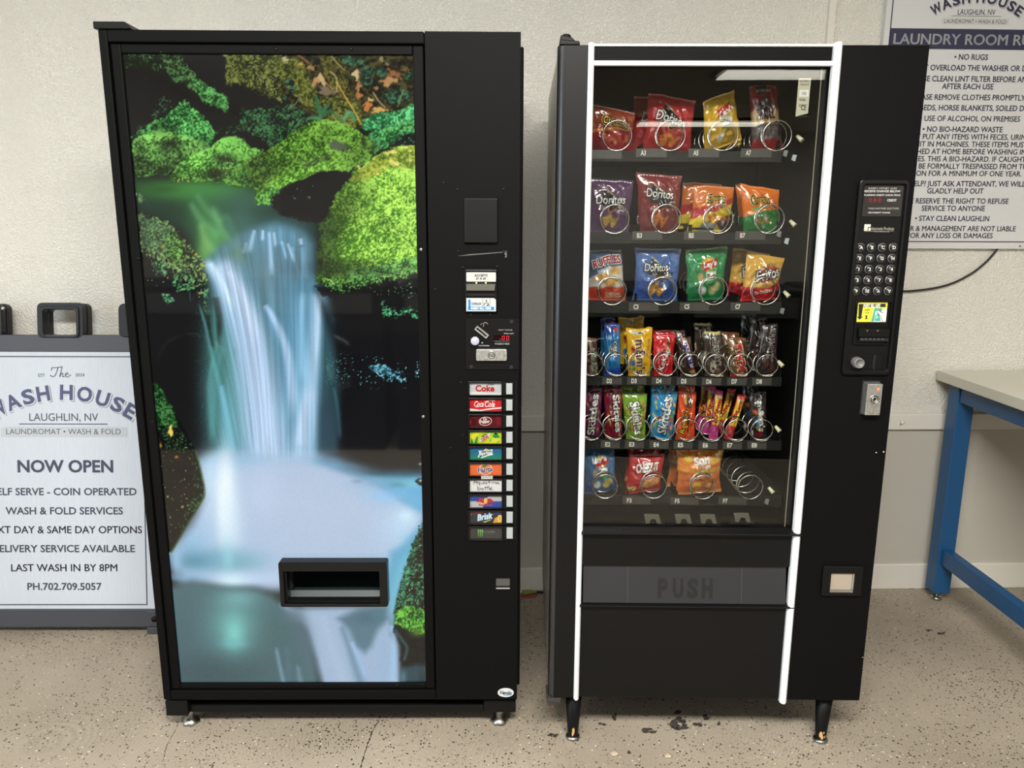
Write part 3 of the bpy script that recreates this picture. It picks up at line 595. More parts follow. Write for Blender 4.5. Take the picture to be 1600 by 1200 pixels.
    P.moss([(500, 86), (538, 90), (545, 140), (556, 160), (520, 150), (505, 110)], (34, 34, 10), (110, 106, 48), 28, 4)
    for cx, cy, rx, ry, c in [(488, 106, 8, 7, (170, 130, 84)), (502, 124, 10, 11, (212, 178, 128)), (492, 128, 8, 8, (186, 144, 92)), (557, 116, 7, 9, (222, 196, 150)), (560, 134, 5, 9, (180, 130, 78)), (606, 128, 16, 8, (196, 146, 94)), (620, 118, 14, 6, (150, 100, 62)), (612, 112, 8, 5, (170, 96, 58)), (592, 172, 18, 5, (224, 176, 96)), (574, 166, 9, 7, (206, 128, 66)), (578, 156, 6, 6, (224, 184, 122)), (560, 148, 7, 6, (188, 122, 70)), (586, 138, 5, 5, (160, 130, 84)), (596, 92, 5, 5, (150, 140, 90)), (604, 100, 6, 5, (140, 120, 80)), (634, 108, 6, 4, (126, 88, 58)), (520, 108, 8, 10, (80, 74, 34)), (510, 142, 20, 7, (128, 112, 88)), (628, 158, 5, 4, (150, 96, 60)), (445, 92, 6, 4, (186, 180, 150)), (470, 100, 6, 3, (196, 168, 70))]:
        P.poly([(cx+rx*math.cos(a)*(.75+.4*math.sin(3*a+cx)), cy+ry*math.sin(a)*(.75+.4*math.cos(2*a+cy))) for a in [k*PI/6 for k in range(12)]], c, 1.5, 3, 3.0, .9, int(cx))
    for cx, cy, rx, ry in [(555, 96, 16, 7), (575, 112, 12, 9), (598, 112, 10, 7), (572, 126, 9, 7), (620, 150, 22, 12), (452, 130, 8, 6), (458, 138, 6, 5), (444, 152, 5, 4), (640, 120, 8, 6), (540, 92, 8, 6)]:
        P.moss([(cx+rx*math.cos(a), cy+ry*math.sin(a)) for a in [k*PI/5 for k in range(10)]], (8, 22, 18), (66, 116, 84), int(cx+cy), 4, fine=3.2)
    for pts, w, c in [([(518, 88), (528, 100), (538, 110)], 1.2, (160, 146, 96)), ([(516, 112), (526, 122), (526, 142)], 1.0, (190, 176, 130)), ([(526, 128), (534, 142), (545, 160), (556, 178), (564, 194)], 1.3, (214, 172, 78)), ([(508, 128), (520, 140)], 1.1, (170, 120, 80)), ([(583, 144), (592, 158), (602, 168)], 1.1, (176, 160, 120)), ([(468, 152), (462, 162), (450, 170)], .9, (130, 130, 110)), ([(630, 140), (622, 166)], .9, (130, 140, 90)), ([(466, 86), (482, 98)], 1.5, (150, 100, 70))]:
        P.stroke(pts, w, w, c, .9)
    for pts, w0, w1, c in [([(494, 150), (496, 164), (500, 172)], 2, 5, (46, 108, 74)), ([(500, 186), (488, 184), (480, 186)], 4, 2, (70, 142, 92)), ([(500, 178), (508, 170), (514, 164)], 3, 1.5, (50, 116, 80)), ([(502, 178), (512, 175), (520, 174)], 4, 2, (44, 104, 70)), ([(522, 178), (530, 184), (535, 190)], 2, 2, (60, 120, 80)), ([(538, 186), (542, 178), (546, 176)], 3, 4, (96, 160, 116)), ([(550, 178), (554, 188)], 3, 3, (70, 140, 90)), ([(502, 190), (500, 180)], 2, 2, (60, 124, 80))]:
        P.stroke(pts, w0, w1, c, .9, p=3)
    P.moss([(562, 200), (570, 186), (590, 176), (612, 174), (632, 168), (650, 160), (650, 186), (628, 194), (600, 198), (576, 206)], (14, 84, 44), (116, 222, 140), 30, 4)
    P.moss([(576, 206), (600, 200), (628, 192), (650, 184), (650, 206), (632, 212), (615, 222), (600, 232), (586, 240), (575, 224)], (16, 72, 34), (110, 204, 112), 31, 4); P.blob(634, 216, 15, 7, (10, 22, 18), .9); P.blob(572, 218, 5, 10, (16, 36, 20), .8)
    P.specks([(622, 210), (648, 208), (648, 222), (622, 226)], (90, 180, 150), .8, 3, 12, 4)
    # big centre bank with bare rock
    P.moss([(346, 281), (354, 268), (372, 262), (392, 246), (415, 236), (436, 222), (462, 204), (485, 190), (505, 186), (530, 190), (552, 200), (572, 212), (586, 232), (578, 250), (560, 262), (545, 268), (520, 266), (500, 268), (480, 276), (455, 286), (438, 294), (420, 306), (404, 318), (398, 312), (400, 296), (386, 292), (368, 292), (354, 288)], (36, 72, 16), (140, 200, 76), 33, 3, gx=(470, 420))
    P.poly([(514, 222), (524, 218), (534, 222), (545, 230), (542, 234), (528, 236), (516, 230)], (86, 100, 76), 3, 3); P.poly([(472, 258), (490, 250), (512, 242), (520, 240), (514, 246), (492, 254), (478, 262)], (60, 76, 56), 3, 2, a=.8); P.blob(568, 222, 4, 9, (18, 30, 14), .8)
    P.moss([(404, 318), (399, 308), (405, 300), (430, 284), (456, 272), (480, 262), (520, 252), (548, 258), (545, 268), (520, 266), (500, 268), (480, 276), (455, 286), (438, 294), (420, 308)], (58, 104, 26), (158, 220, 92), 35, 3)
    P.moss([(346, 282), (356, 268), (372, 260), (384, 258), (392, 270), (396, 290), (380, 293), (360, 290)], (20, 52, 16), (112, 176, 74), 36, 3)
    P.moss([(398, 316), (402, 302), (420, 292), (436, 292), (438, 308), (425, 318), (408, 320)], (36, 84, 28), (126, 200, 88), 37, 4)
    # dark hollow under the bank
    P.poly([(424, 310), (440, 296), (458, 288), (482, 278), (505, 270), (528, 268), (546, 270), (540, 290), (526, 308), (516, 326), (508, 346), (500, 350), (470, 345), (440, 336), (426, 326)], (22, 22, 23), 3, 5, 4)
    P.specks([(450, 295), (520, 275), (510, 310), (460, 315)], (120, 170, 130), .92, 2.2, 40)
    # the big right boulder
    P.moss([(655, 226), (632, 228), (606, 234), (588, 242), (568, 256), (552, 268), (538, 290), (524, 306), (516, 326), (510, 345), (503, 368), (499, 390), (495, 418), (493, 440), (505, 444), (516, 440), (530, 446), (548, 444), (566, 438), (582, 436), (600, 432), (618, 424), (636, 426), (655, 420)], (56, 108, 22), (182, 236, 94), 44, 5, gy=(340, 700), gx=(600, 260), fine=2.1)
    P.moss([(655, 228), (620, 232), (590, 244), (565, 262), (548, 282), (570, 282), (610, 262), (655, 262)], (70, 88, 20), (190, 196, 70), 46, 6, a=.75)
    P.moss([(500, 345), (516, 330), (530, 345), (520, 400), (545, 435), (500, 440), (496, 420)], (12, 34, 12), (112, 164, 66), 48, 8, a=.7)
    P.moss([(540, 424), (600, 412), (655, 402), (655, 424), (600, 436), (545, 446)], (8, 40, 20), (130, 210, 110), 49, 5, a=.75)
    for cx, cy, rx, ry in [(614, 238, 9, 3), (604, 240, 6, 3), (618, 256, 9, 4), (611, 252, 4, 4), (634, 230, 4, 2), (560, 260, 3, 3), (562, 264, 3, 2), (590, 272, 5, 2), (640, 250, 4, 2), (600, 262, 3, 2), (631, 268, 3, 2), (640, 236, 5, 2)]: P.poly([(cx-rx, cy), (cx, cy-ry), (cx+rx, cy-ry*.3), (cx+rx*.4, cy+ry)], (238, 226, 124), 1.2, 2, 3, .9, cx)
    P.specks([(560, 250), (650, 232), (650, 300), (580, 300)], (226, 214, 90), .94, 3, 50)
    for q in [(520, 350, 24, 60, .62, .2), (535, 420, 60, 14, .6), (620, 330, 40, 40, 1.12), (600, 275, 50, 18, 1.05), (560, 300, 26, 30, .8), (625, 400, 30, 16, 1.1), (500, 400, 10, 40, .6), (560, 380, 30, 16, 1.12), (600, 350, 20, 10, .85), (548, 330, 18, 12, .82)]: P.shade(*q)
    for q in [(420, 236, 50, 14, .82, -.6), (400, 270, 22, 26, .72), (470, 230, 40, 16, 1.1, -.5), (440, 262, 40, 9, .72, -.5), (440, 285, 30, 8, 1.12, -.5), (556, 240, 20, 24, .78), (520, 200, 30, 10, .95), (585, 230, 10, 14, .6), (500, 215, 30, 12, .85, -.3)]: P.shade(*q)
    for q in [(240, 262, 40, 12, .66), (268, 240, 30, 12, .75), (235, 215, 24, 8, 1.15), (300, 222, 22, 8, 1.1), (290, 200, 20, 16, 1.1), (250, 200, 20, 12, .72), (320, 222, 16, 10, .7), (300, 250, 26, 12, 1.12), (330, 272, 20, 8, .72), (372, 222, 16, 8, .85), (215, 240, 8, 30, .7), (320, 275, 26, 6, .8)]: P.shade(*q)
    # ragged leaves hanging below it
    P.poly([(492, 446), (520, 444), (560, 440), (604, 436), (655, 426), (655, 470), (600, 462), (540, 470), (500, 460)], (22, 22, 23), 2, 4, 4, .9)
    P.moss([(505, 436), (560, 434), (600, 430), (655, 420), (655, 430), (610, 438), (570, 446), (535, 456), (510, 450)], (20, 60, 24), (150, 206, 104), 52, 6, dens=.45)
    P.specks([(570, 448), (650, 440), (650, 468), (590, 462)], (130, 170, 120), .88, 2.4, 53)
    P.moss([(596, 470), (604, 466), (614, 484), (632, 482), (650, 478), (654, 500), (640, 498), (630, 490), (618, 496), (600, 494)], (6, 30, 22), (110, 214, 150), 54, 5, dens=.5)
    # dark right recess and its droplets
    P.poly([(492, 450), (512, 478), (520, 500), (540, 520), (655, 520), (655, 735), (600, 732), (560, 722), (534, 700), (532, 600), (520, 540)], (14, 15, 19), 9, a=.6)
    P.moss([(578, 572), (590, 566), (604, 572), (618, 580), (631, 584), (632, 596), (616, 594), (600, 590), (584, 582)], (20, 60, 80), (150, 226, 240), 56, 6, dens=.48, fine=2.0)
    P.specks([(520, 555), (600, 555), (640, 570), (640, 605), (560, 605), (520, 600)], (120, 190, 200), .9, 2.0, 57); P.specks([(505, 550), (545, 556), (545, 600), (505, 600)], (90, 130, 120), .8, 1.8, 58, 10, .6); P.specks([(650, 565), (656, 565), (656, 590), (650, 590)], (150, 220, 230), .7, 2, 59, 3)
    P.poly([(648, 752), (654, 747), (660, 748), (661, 760), (655, 758)], (16, 20, 24), 1.5); P.blob(657, 751, 3, 2, (200, 226, 232), .9); P.blob(657, 725, 3, 2, (170, 200, 210), .8)
    # ---- left side hanging plants
    P.moss([(212, 330), (226, 332), (252, 344), (268, 352), (284, 372), (300, 388), (318, 408), (324, 430), (322, 455), (312, 460), (296, 440), (282, 432), (262, 420), (246, 425), (232, 405), (218, 390)], (18, 34, 18), (140, 176, 104), 60, 6, dens=.42)
    P.moss([(216, 334), (252, 346), (276, 364), (280, 400), (250, 392), (222, 388)], (36, 62, 40), (124, 164, 112), 61, 5, dens=.38, a=.8)
    P.moss([(262, 360), (284, 372), (282, 420), (266, 410), (258, 385)], (20, 50, 18), (130, 190, 90), 62, 5, dens=.35)
    P.moss([(240, 412), (256, 408), (262, 430), (246, 432)], (20, 44, 26), (120, 190, 130), 63, 4, dens=.42); P.moss([(268, 430), (300, 425), (304, 452), (280, 458), (270, 446)], (14, 40, 22), (112, 186, 120), 64, 5, dens=.45); P.moss([(318, 450), (326, 452), (326, 490), (320, 488)], (16, 40, 24), (100, 160, 110), 65, 3, dens=.45)
    P.moss([(252, 460), (264, 458), (272, 470), (262, 476)], (16, 40, 24), (120, 196, 140), 66, 3, dens=.4); P.moss([(212, 302), (224, 304), (228, 316), (216, 316)], (20, 40, 22), (110, 150, 100), 67, 4, dens=.45)
    P.specks([(220, 385), (320, 410), (320, 470), (225, 440)], (176, 196, 160), .92, 2.2, 68)
    for cx, cy in [(255, 385), (306, 398), (318, 415)]: P.blob(cx, cy, 2.6, 1.4, (230, 170, 60), .9)
    # ---- bottom left boulder
    P.poly([(236, 594), (244, 598), (256, 616), (266, 632), (274, 648), (284, 662), (296, 686), (306, 706), (312, 730), (318, 756), (319, 776), (310, 792), (296, 815), (282, 840), (268, 862), (258, 862)], (11, 12, 10), 1.6, 1.5)
    P.stroke([(306, 706), (313, 732), (319, 760), (319, 776), (310, 792), (294, 818), (268, 863)], 1.6, 1.6, (70, 104, 62), .8)
    P.moss([(236, 594), (246, 600), (258, 620), (268, 636), (276, 655), (278, 668), (262, 668), (246, 664), (240, 630)], (10, 40, 16), (74, 136, 70), 70, 3); P.moss([(246, 664), (278, 668), (300, 696), (306, 712), (290, 710), (262, 706)], (8, 20, 12), (52, 96, 60), 71, 4, dens=.5)
    P.specks([(244, 670), (302, 690), (316, 745), (314, 780), (290, 815), (268, 845), (256, 770)], (150, 150, 96), .91, 2.2, 72, 4); P.moss([(302, 712), (314, 745), (318, 778), (300, 806), (280, 838), (290, 800), (304, 770), (300, 730)], (10, 24, 12), (70, 104, 66), 73, 2, dens=.48)
    P.poly([(264, 668), (267, 664), (269, 672), (271, 680), (267, 682), (262, 676)], (232, 206, 96), 1.2, 1.5, 3); P.blob(251, 696, 1.6, 4, (200, 160, 60), .9); P.blob(276, 714, 3, 2, (220, 130, 60), .9); P.blob(262, 776, 1.5, 1.5, (220, 210, 120), .9); P.blob(285, 792, 2, 2, (210, 200, 150), .9)
    P.specks([(240, 600), (330, 620), (322, 650), (280, 650)], (70, 110, 130), .975, 3, 74, 4)
    # ---- bottom right boulder
    P.poly([(664, 812), (656, 828), (646, 848), (640, 870), (632, 892), (624, 918), (618, 945), (616, 975), (615, 984), (624, 996), (632, 1006), (637, 1012), (664, 1012)], (12, 14, 13), 2.5, 3)
    P.moss([(664, 812), (656, 828), (646, 848), (640, 870), (632, 892), (624, 918), (618, 945), (616, 975), (640, 975), (664, 930)], (6, 14, 10), (76, 150, 100), 80, 4, dens=.46, fine=2.0)
    P.moss([(655, 822), (640, 862), (628, 905), (620, 945), (630, 945), (642, 900), (652, 860)], (10, 40, 28), (84, 170, 124), 81, 4, dens=.38, fine=2.0)
    P.moss([(617, 955), (632, 946), (650, 948), (664, 955), (664, 992), (650, 990), (634, 982), (618, 974)], (20, 62, 16), (116, 206, 72), 82, 4, fine=2.2); P.blob(652, 988, 12, 8, (110, 150, 50), .6)
    P.specks([(660, 820), (664, 950), (630, 960), (640, 880)], (200, 226, 196), .93, 2.0, 83, 4)
    P.poly([(616, 986), (632, 992), (648, 998), (668, 996), (668, 1042), (650, 1040), (632, 1046), (626, 1030), (630, 1012)], (14, 14, 14), 4, 2)
    P.poly([(628, 1044), (650, 1038), (668, 1040), (668, 1075), (626, 1075)], (44, 70, 78), 6); P.blob(630, 1058, 5, 12, (110, 146, 172), .6); P.blob(660, 1060, 6, 14, (30, 44, 44), .6); P.stroke([(618, 985), (628, 1000), (636, 1012), (632, 1030)], 3, 3, (96, 164, 178), .4)
    # print grain on the water
    g = (vn(X/1.3, Y/1.3, 90)-0.5)*0.012; P.C = np.clip(P.C*(1+g[..., None]*2)+g[..., None]*P.C.mean(-1, keepdims=True), 0, 1)
    return P.C
def proj_px(x, y, z):
    """world point arrays -> photograph pixels"""
    dx, dy, dz = x-_o.x, y-_o.y, z-_o.z
    zc = dx*_f.x+dy*_f.y+dz*_f.z; return 800+F_PX*(dx*_r.x+dy*_r.y+dz*_r.z)/zc, 600-F_PX*(dx*_u.x+dy*_u.y+dz*_u.z)/zc

# ------------------------------------------------------------------ drinks machine
DM = thing('vending_machine', 'tall black drinks vending machine with a backlit waterfall picture on its door', 'vending machine', LM)
LW, LZ0, LZ1 = 0.9762, 0.103, 1.83
# cabinet shell behind the door
b = MB(); cx0, cx1, cy0, cy1, cz0, cz1 = 0.006, LW+0.009, 0.078, 0.765, 0.095, 1.815
b.box(cx0, cy0, cz0, cx0+0.03, cy1, cz1, black_paint); b.box(cx1-0.03, cy0, cz0, cx1, cy1, cz1, black_paint)
b.box(cx0+.03, cy1-0.03, cz0, cx1-.03, cy1, cz1, black_paint); b.box(cx0+.03, cy0, cz1-0.03, cx1-.03, cy1-.03, cz1, black_paint); b.box(cx0+.03, cy0, cz0, cx1-.03, cy1-.03, cz0+0.03, black_paint)
b.build('cabinet', DM, 0.004)
sg0, zg0 = LM.at(281.8, 1066, .014); sg1, _ = LM.at(665.3, 1066, .014); _, zg1 = LM.at(420, 86, .014)
sg0 = (sg0+LM.at(193.3, 84, .014)[0])/2; sg1 = (sg1+LM.at(646, 88, .014)[0])/2
xcol = (LM.at(663.5, 70)[0]+LM.at(682, 1090)[0])/2        # left edge of the control column
xin = (LM.at(168, 68)[0]+LM.at(266, 1080)[0])/2           # inner edge of outer left rail
ztop = LM.at(400, 67)[1]; zbot = LM.at(450, 1079.5)[1]
b = MB()
b.box(0, 0, LZ0, xin, 0.075, LZ1, black_paint); b.box(xin, 0, ztop, xcol-.001, 0.075, LZ1, black_paint); b.box(xin, 0, LZ0, xcol-.001, 0.075, zbot, black_paint)
b.build('door_frame', DM, 0.003)
xr = xcol-0.004
b = MB()
for q in ((xin+.002, zbot+.002, sg0, ztop-.002), (sg1, zbot+.002, xr, ztop-.002), (sg0, zg1, sg1, ztop-.002), (sg0, zbot+.002, sg1, zg0)): b.box(q[0], 0.006, q[1], q[2], 0.07, q[3], black_paint)
inf = b.build('picture_frame', DM, 0.003)
for px, py in [(214.7, 404), (237, 660), (657.5, 390), (661, 652), (288, 100), (250, 80), (430, 76), (548, 76), (620, 1073)]:
    p = LM.at(px, py); b = MB(); b.lathe([(0.0042, 0), (0.0042, 0.001), (0.0025, 0.002)], (p[0], 0.006, p[1]), 'y', zinc if px in (657.5, 661) else black_dark, 10); b.build('screw', inf)
# control column
dl0, dz0, dl1, dz1 = LM.rect(446, 889.5, 594.5, 940.5)
b = MB(); b.box(xcol, -0.001, LZ0, LW, 0.075, LZ1, black_paint)
for pts in ([(714, 400), (735, 397), (770, 394.5), (792, 393), (792, 394), (770, 396), (735, 399)], [(786, 392), (792, 392), (792, 402), (788, 402.5), (790, 400)]):
    b.flat([LM.at(*p) for p in pts][::-1], -0.0016, mat('scuff', c8(84, 82, 80), 0.6) if 'scuff' not in MATS else MATS['scuff'])
for px, py in [(715, 296), (787, 296), (716, 393), (787, 393), (723, 418), (777, 417), (736, 492), (766, 492), (680, 452), (704, 700), (757, 54), (693, 286), (720, 598), (723, 680)]:
    p = LM.at(px, py); b.lathe([(0.0035, 0), (0.003, 0.0012), (0.001, 0.0016)], (p[0], -0.001, p[1]), 'y', black_dark, 10)
col = b.build('control_column', DM, 0.002)
# lit picture, with the delivery port cut out of it
NX, NZ = 400, 880
gx = np.linspace(sg0, sg1, NX); gz = np.linspace(zg0, zg1, NZ); GX, GZ = np.meshgrid(gx, gz)
PX, PY = proj_px(GX+LM.o.x, np.full(GX.shape, LM.o.y+0.014), GZ)
colr = lin(paint_waterfall(PX, PY)).reshape(-1, 3)
idx = np.arange(NX*NZ).reshape(NZ, NX)
fc = np.stack([idx[:-1, :-1], idx[:-1, 1:], idx[1:, 1:], idx[1:, :-1]], -1).reshape(-1, 4)
cxm = (GX[:-1, :-1]+GX[1:, 1:])/2; czm = (GZ[:-1, :-1]+GZ[1:, 1:])/2
keep = ~((cxm > dl0-.008) & (cxm < dl1+.008) & (czm > dz0-.008) & (czm < dz1+.008)).ravel(); fc = fc[keep]
me = bpy.data.meshes.new('graphic_panel'); vv = np.stack([GX.ravel(), np.full(GX.size, .014), GZ.ravel()], 1)
me.vertices.add(len(vv)); me.vertices.foreach_set('co', vv.ravel()); me.loops.add(fc.size); me.loops.foreach_set('vertex_index', fc.ravel().astype(np.int32))
me.polygons.add(len(fc)); me.polygons.foreach_set('loop_start', np.arange(0, fc.size, 4, dtype=np.int32)); me.update(calc_edges=True)
a = me.color_attributes.new('Col', 'FLOAT_COLOR', 'POINT'); a.data.foreach_set('color', np.hstack([colr, np.ones((len(colr), 1))]).astype(np.float32).ravel())
me.materials.append(lit_print); gp = bpy.data.objects.new('graphic_panel', me); C.objects.link(gp); gp.parent = DM
gp['label'] = 'backlit print of a mossy waterfall'
# delivery port
q = LM.rect(436.5, 878.5, 605.5, 948.5, -.014)
b = MB(); b.ring(rrect(q[0], q[1], q[2], q[3], .006), rrect(dl0, dz0, dl1, dz1, .003), -0.014, 0.02, black_gloss)
b.ring(rrect(dl0, dz0, dl1, dz1, .003), rrect(dl0+.006, dz0+.005, dl1-.002, dz1-.002, .003), -0.004, 0.02, black_dark)
dp = b.build('delivery_port', DM, 0.003)
b = MB(); b.box(dl0-.006, .02, dz0-.006, dl0, .26, dz1+.006, cavity); b.box(dl1, .02, dz0-.006, dl1+.006, .26, dz1+.006, cavity); b.box(dl0, .02, dz1, dl1, .26, dz1+.006, cavity)
b.box(dl0, .02, dz0-.006, dl1, .26, dz0, mat('port_sill', c8(46, 54, 56), 0.4)); b.box(dl0, .255, dz0, dl1, .26, dz1, cavity)
b.add([(dl0, .022, dz0+.004), (dl1, .022, dz0+.004), (dl1, .034, dz0+.017), (dl0, .034, dz0+.017)], [(0, 1, 2, 3)], MATS['port_sill']); b.add([(dl0+.001, .022, dz0), (dl0+.004, .06, dz0+.017), (dl0+.004, .06, dz1), (dl0+.001, .022, dz1)], [(0, 1, 2, 3)], MATS['port_sill'])
b.build('port_chute', dp)
# blank plate
q = LM.rect(725, 309, 778.5, 380); b = MB(); b.rbox(q[0], q[1], q[2], q[3], -0.012, 0.0, 0.003, black_gloss, taper=.97); b.build('cover_plate', DM, 0.002)
# bill acceptor
q = LM.rect(726.5, 420, 777.5, 487.5); b = MB(); b.rbox(q[0], q[1], q[2], q[3], -0.012, 0, .003, black_gloss, taper=.975)
ba = b.build('bill_acceptor', DM, 0.002)
Y = -0.0126
q = LM.rect(729, 425, 775, 439.5); b = MB(); b.flat(rrect(*q, .002), Y, printed, c8(208, 208, 205))
k = LM.rect(741.5, 428, 762, 431.8); b.text('ACCEPTS', (k[0]+k[2])/2, (k[1]+k[3])/2, Y-.0004, printed, c8(40, 40, 40), k[2]-k[0], k[3]-k[1], bold=.03)
k = LM.rect(744, 433, 759.5, 436.5); b.text('$1 & $5', (k[0]+k[2])/2, (k[1]+k[3])/2, Y-.0004, printed, c8(40, 40, 40), k[2]-k[0], k[3]-k[1], bold=.03)
b.build('notice_label', ba)
for px in (744.6, 759.2):
    p = LM.at(px, 441.4); b = MB(); b.lathe([(.0022, 0), (.002, .002), (.0008, .003)], (p[0], Y, p[1]), 'y', yellow_led, 12); b.build('indicator_light', ba)
q = LM.rect(729, 443, 774, 461); b = MB()
zt, zb, zm = q[3], q[1], LM.at(750, 452.5)[1]
b.add([(q[0], Y, zt), (q[2], Y, zt), (q[2]-.002, Y-.014, zm), (q[0]+.001, Y-.014, zm), (q[0]+.001, Y, zm), (q[2]-.002, Y, zm)], [(0, 3, 2, 1), (3, 4, 5, 2), (0, 4, 3), (1, 2, 5)], grey_plastic if False else mat('mouth_plastic', c8(86, 85, 78), 0.4))
b.frect(q[0]+.001, zb, q[2]-.003, zm-.0005, Y-.0008, cavity); b.ring([(q[0], zb-.001), (q[2]-.001, zb-.001), (q[2]-.001, zm), (q[0], zm)], [(q[0]+.0015, zb), (q[2]-.003, zb), (q[2]-.003, zm-.0003), (q[0]+.0015, zm-.0003)], Y-.004, Y, black_dark)
b.build('bill_slot', ba)
b = MB(); q = LM.rect(729, 465, 775, 485.5)
b.flat([(q[0], q[1]), (q[2], q[1]), (q[2], q[3]-.004), (q[2]-.005, q[3]), (q[0], q[3])], Y, printed, c8(208, 210, 210))
T = lambda *r: LM.rect(*r)
k = T(731.5, 478.5, 772, 483.6); b.frect(*k, Y-.0003, printed, c8(20, 132, 206)); k2 = T(736, 479.2, 767.5, 482.6); b.text('INSERT BILL HERE', (k2[0]+k2[2])/2, (k2[1]+k2[3])/2, Y-.0007, printed, c8(238, 246, 250), k2[2]-k2[0], k2[3]-k2[1], bold=.04)
b.flat([LM.at(*p) for p in [(731.8, 483.6), (735.8, 483.6), (735.4, 470), (736.5, 470), (733.8, 466.5), (731, 470), (732.4, 470)]], Y-.0004, printed, c8(20, 132, 206))
k = T(737, 472, 752.5, 475.6); b.text('CONLUX', (k[0]+k[2])/2, (k[1]+k[3])/2, Y-.0004, printed, c8(40, 60, 84), k[2]-k[0], k[3]-k[1], bold=.04)
for x in (754.5, 765.8): b.frect(*T(x-.25, 465.2, x+.25, 478), Y-.0003, printed, c8(90, 92, 92))
p = LM.at(760.2, 469); b.fell(p[0], p[1], .0022, .0016, Y-.0004, printed, c8(50, 50, 50)); b.ribbon([LM.at(*p) for p in [(756.5, 477), (757, 474), (759.5, 472.2), (762.5, 472.6), (763.8, 475)]], .0016, Y-.0004, printed, c8(50, 52, 52)); p = LM.at(762.4, 476); b.fell(p[0], p[1], .003, .0018, Y-.0004, printed, c8(50, 52, 52))
b.build('instruction_label', ba)
# coin panel
q = LM.rect(727.5, 497, 811, 577.5); b = MB(); b.rbox(q[0], q[1], q[2], q[3], -.004, 0, .003, black_gloss, taper=.988)
Y = -.0045
def lt(b, s, x0, y0, x1, y1, c, bold=.03, y=None): k = LM.rect(x0, y0, x1, y1); b.text(s, (k[0]+k[2])/2, (k[1]+k[3])/2, Y if y is None else y, printed, c, k[2]-k[0], k[3]-k[1], bold=bold, res=2)
lt(b, 'EXACT CHANGE', 779, 514.2, 800.5, 516.2, c8(150, 150, 148)); lt(b, 'SOLD OUT', 787, 519.8, 803, 521.8, c8(170, 170, 168))
lt(b, 'MAKE SELECTION', 775, 533.5, 795.5, 535.2, c8(150, 150, 148)); lt(b, 'TO DISPLAY PRICE', 773, 536, 796, 538, c8(180, 180, 178)); lt(b, 'COIN RETURN', 747.5, 538.8, 764.5, 540.6, c8(190, 190, 188))
b.frect(*LM.rect(772, 532.2, 796, 532.7), Y, printed, c8(120, 120, 120)); k = LM.at(753.5, 535.4); b.flat([(k[0]-.003, k[1]+.001), (k[0]+.001, k[1]-.002), (k[0]+.002, k[1]+.002)], Y, printed, c8(200, 200, 198))
b.ribbon([LM.at(*p) for p in [(751.2, 508), (752, 505.5), (755, 505), (756.5, 507)]], .0012, Y, printed, c8(130, 130, 128)); b.ribbon([LM.at(*p) for p in [(755.5, 510), (756, 505), (759, 503.5), (762.5, 506)]], .0014, Y, printed, c8(150, 150, 148))
for p in [(799.5, 502), (736.5, 572.5), (799, 573)]:
    k = LM.at(*p); b.lathe([(.0045, 0), (.004, .001), (.002, .0018)], (k[0], -.004, k[1]), 'y', black_matte, 12)
cp = b.build('coin_panel', DM, 0.0015)
b = MB(); b.frect(*LM.rect(771, 523, 797, 531.5), -.0046, mat('led_window', c8(26, 8, 10), .1)); 
k = LM.rect(784.2, 525, 787.8, 530); 
for x0 in (784.3, 791.2):
    for d, u0, v0, u1, v1 in [('h', 0, .92, 1, 1), ('h', 0, 0, 1, .08), ('v', 0, .08, .2, .46), ('v', 0, .54, .2, .92), ('v', .8, .08, 1, .46), ('v', .8, .54, 1, .92)]:
        a0, z0, a1, z1 = LM.rect(x0, 524.6, x0+4.2, 530.4); h = z1-z0; ww = a1-a0; b.frect(a0+u0*ww, z0+v0*h-.0002, a0+u1*ww, z0+v1*h+.0002, -.0050, red_led)
p = LM.at(782, 529.6); b.fell(p[0], p[1], .0011, .0011, -.005, red_led, n=8); b.build('price_display', cp)
b = MB(); a0 = LM.at(745, 512.2); a1 = LM.at(760.5, 524.5); d = Vector((a1[0]-a0[0], a1[1]-a0[1])); n = Vector((-d.y, d.x)).normalized(); d.normalize(); A0, A1 = Vector(a0), Vector(a1)
o_ = [A0-n*.0058-d*.003, A1-n*.0058+d*.003, A1+n*.0058+d*.003, A0+n*.0058-d*.003]; i_ = [A0-n*.0024, A1-n*.0024, A1+n*.0024, A0+n*.0024]
b.ring(o_, i_, -.010, -.004, castm); b.flat(i_, -.0046, cavity); b.build('coin_slot', cp)
b = MB(); p = LM.at(742.6, 531.5); b.lathe([(.0128, 0), (.0128, .004), (.0115, .006)], (p[0], -.004, p[1]), 'y', black_dark, 28); b.lathe([(.0108, .006), (.0108, .013), (.009, .015)], (p[0], -.004, p[1]), 'y', mat('return_button_white', c8(170, 170, 184), .35), 28); b.build('coin_return_button', cp)
b = MB(); q = LM.rect(744, 546, 792, 563.5, -.012); b.rbox(*q, -.014, -.004, .004, castm); p = LM.at(768, 554.2, -.014); b.lathe([(.0095, 0), (.0095, .003), (.0065, .003), (.0065, .0015)], (p[0], -.014, p[1]), 'y', zinc, 24); b.lathe([(.0062, 0), (.0062, .002), (.003, .0026)], (p[0], -.014, p[1]), 'y', grey_plastic, 18)
b.build('lock_plate', cp, .001)

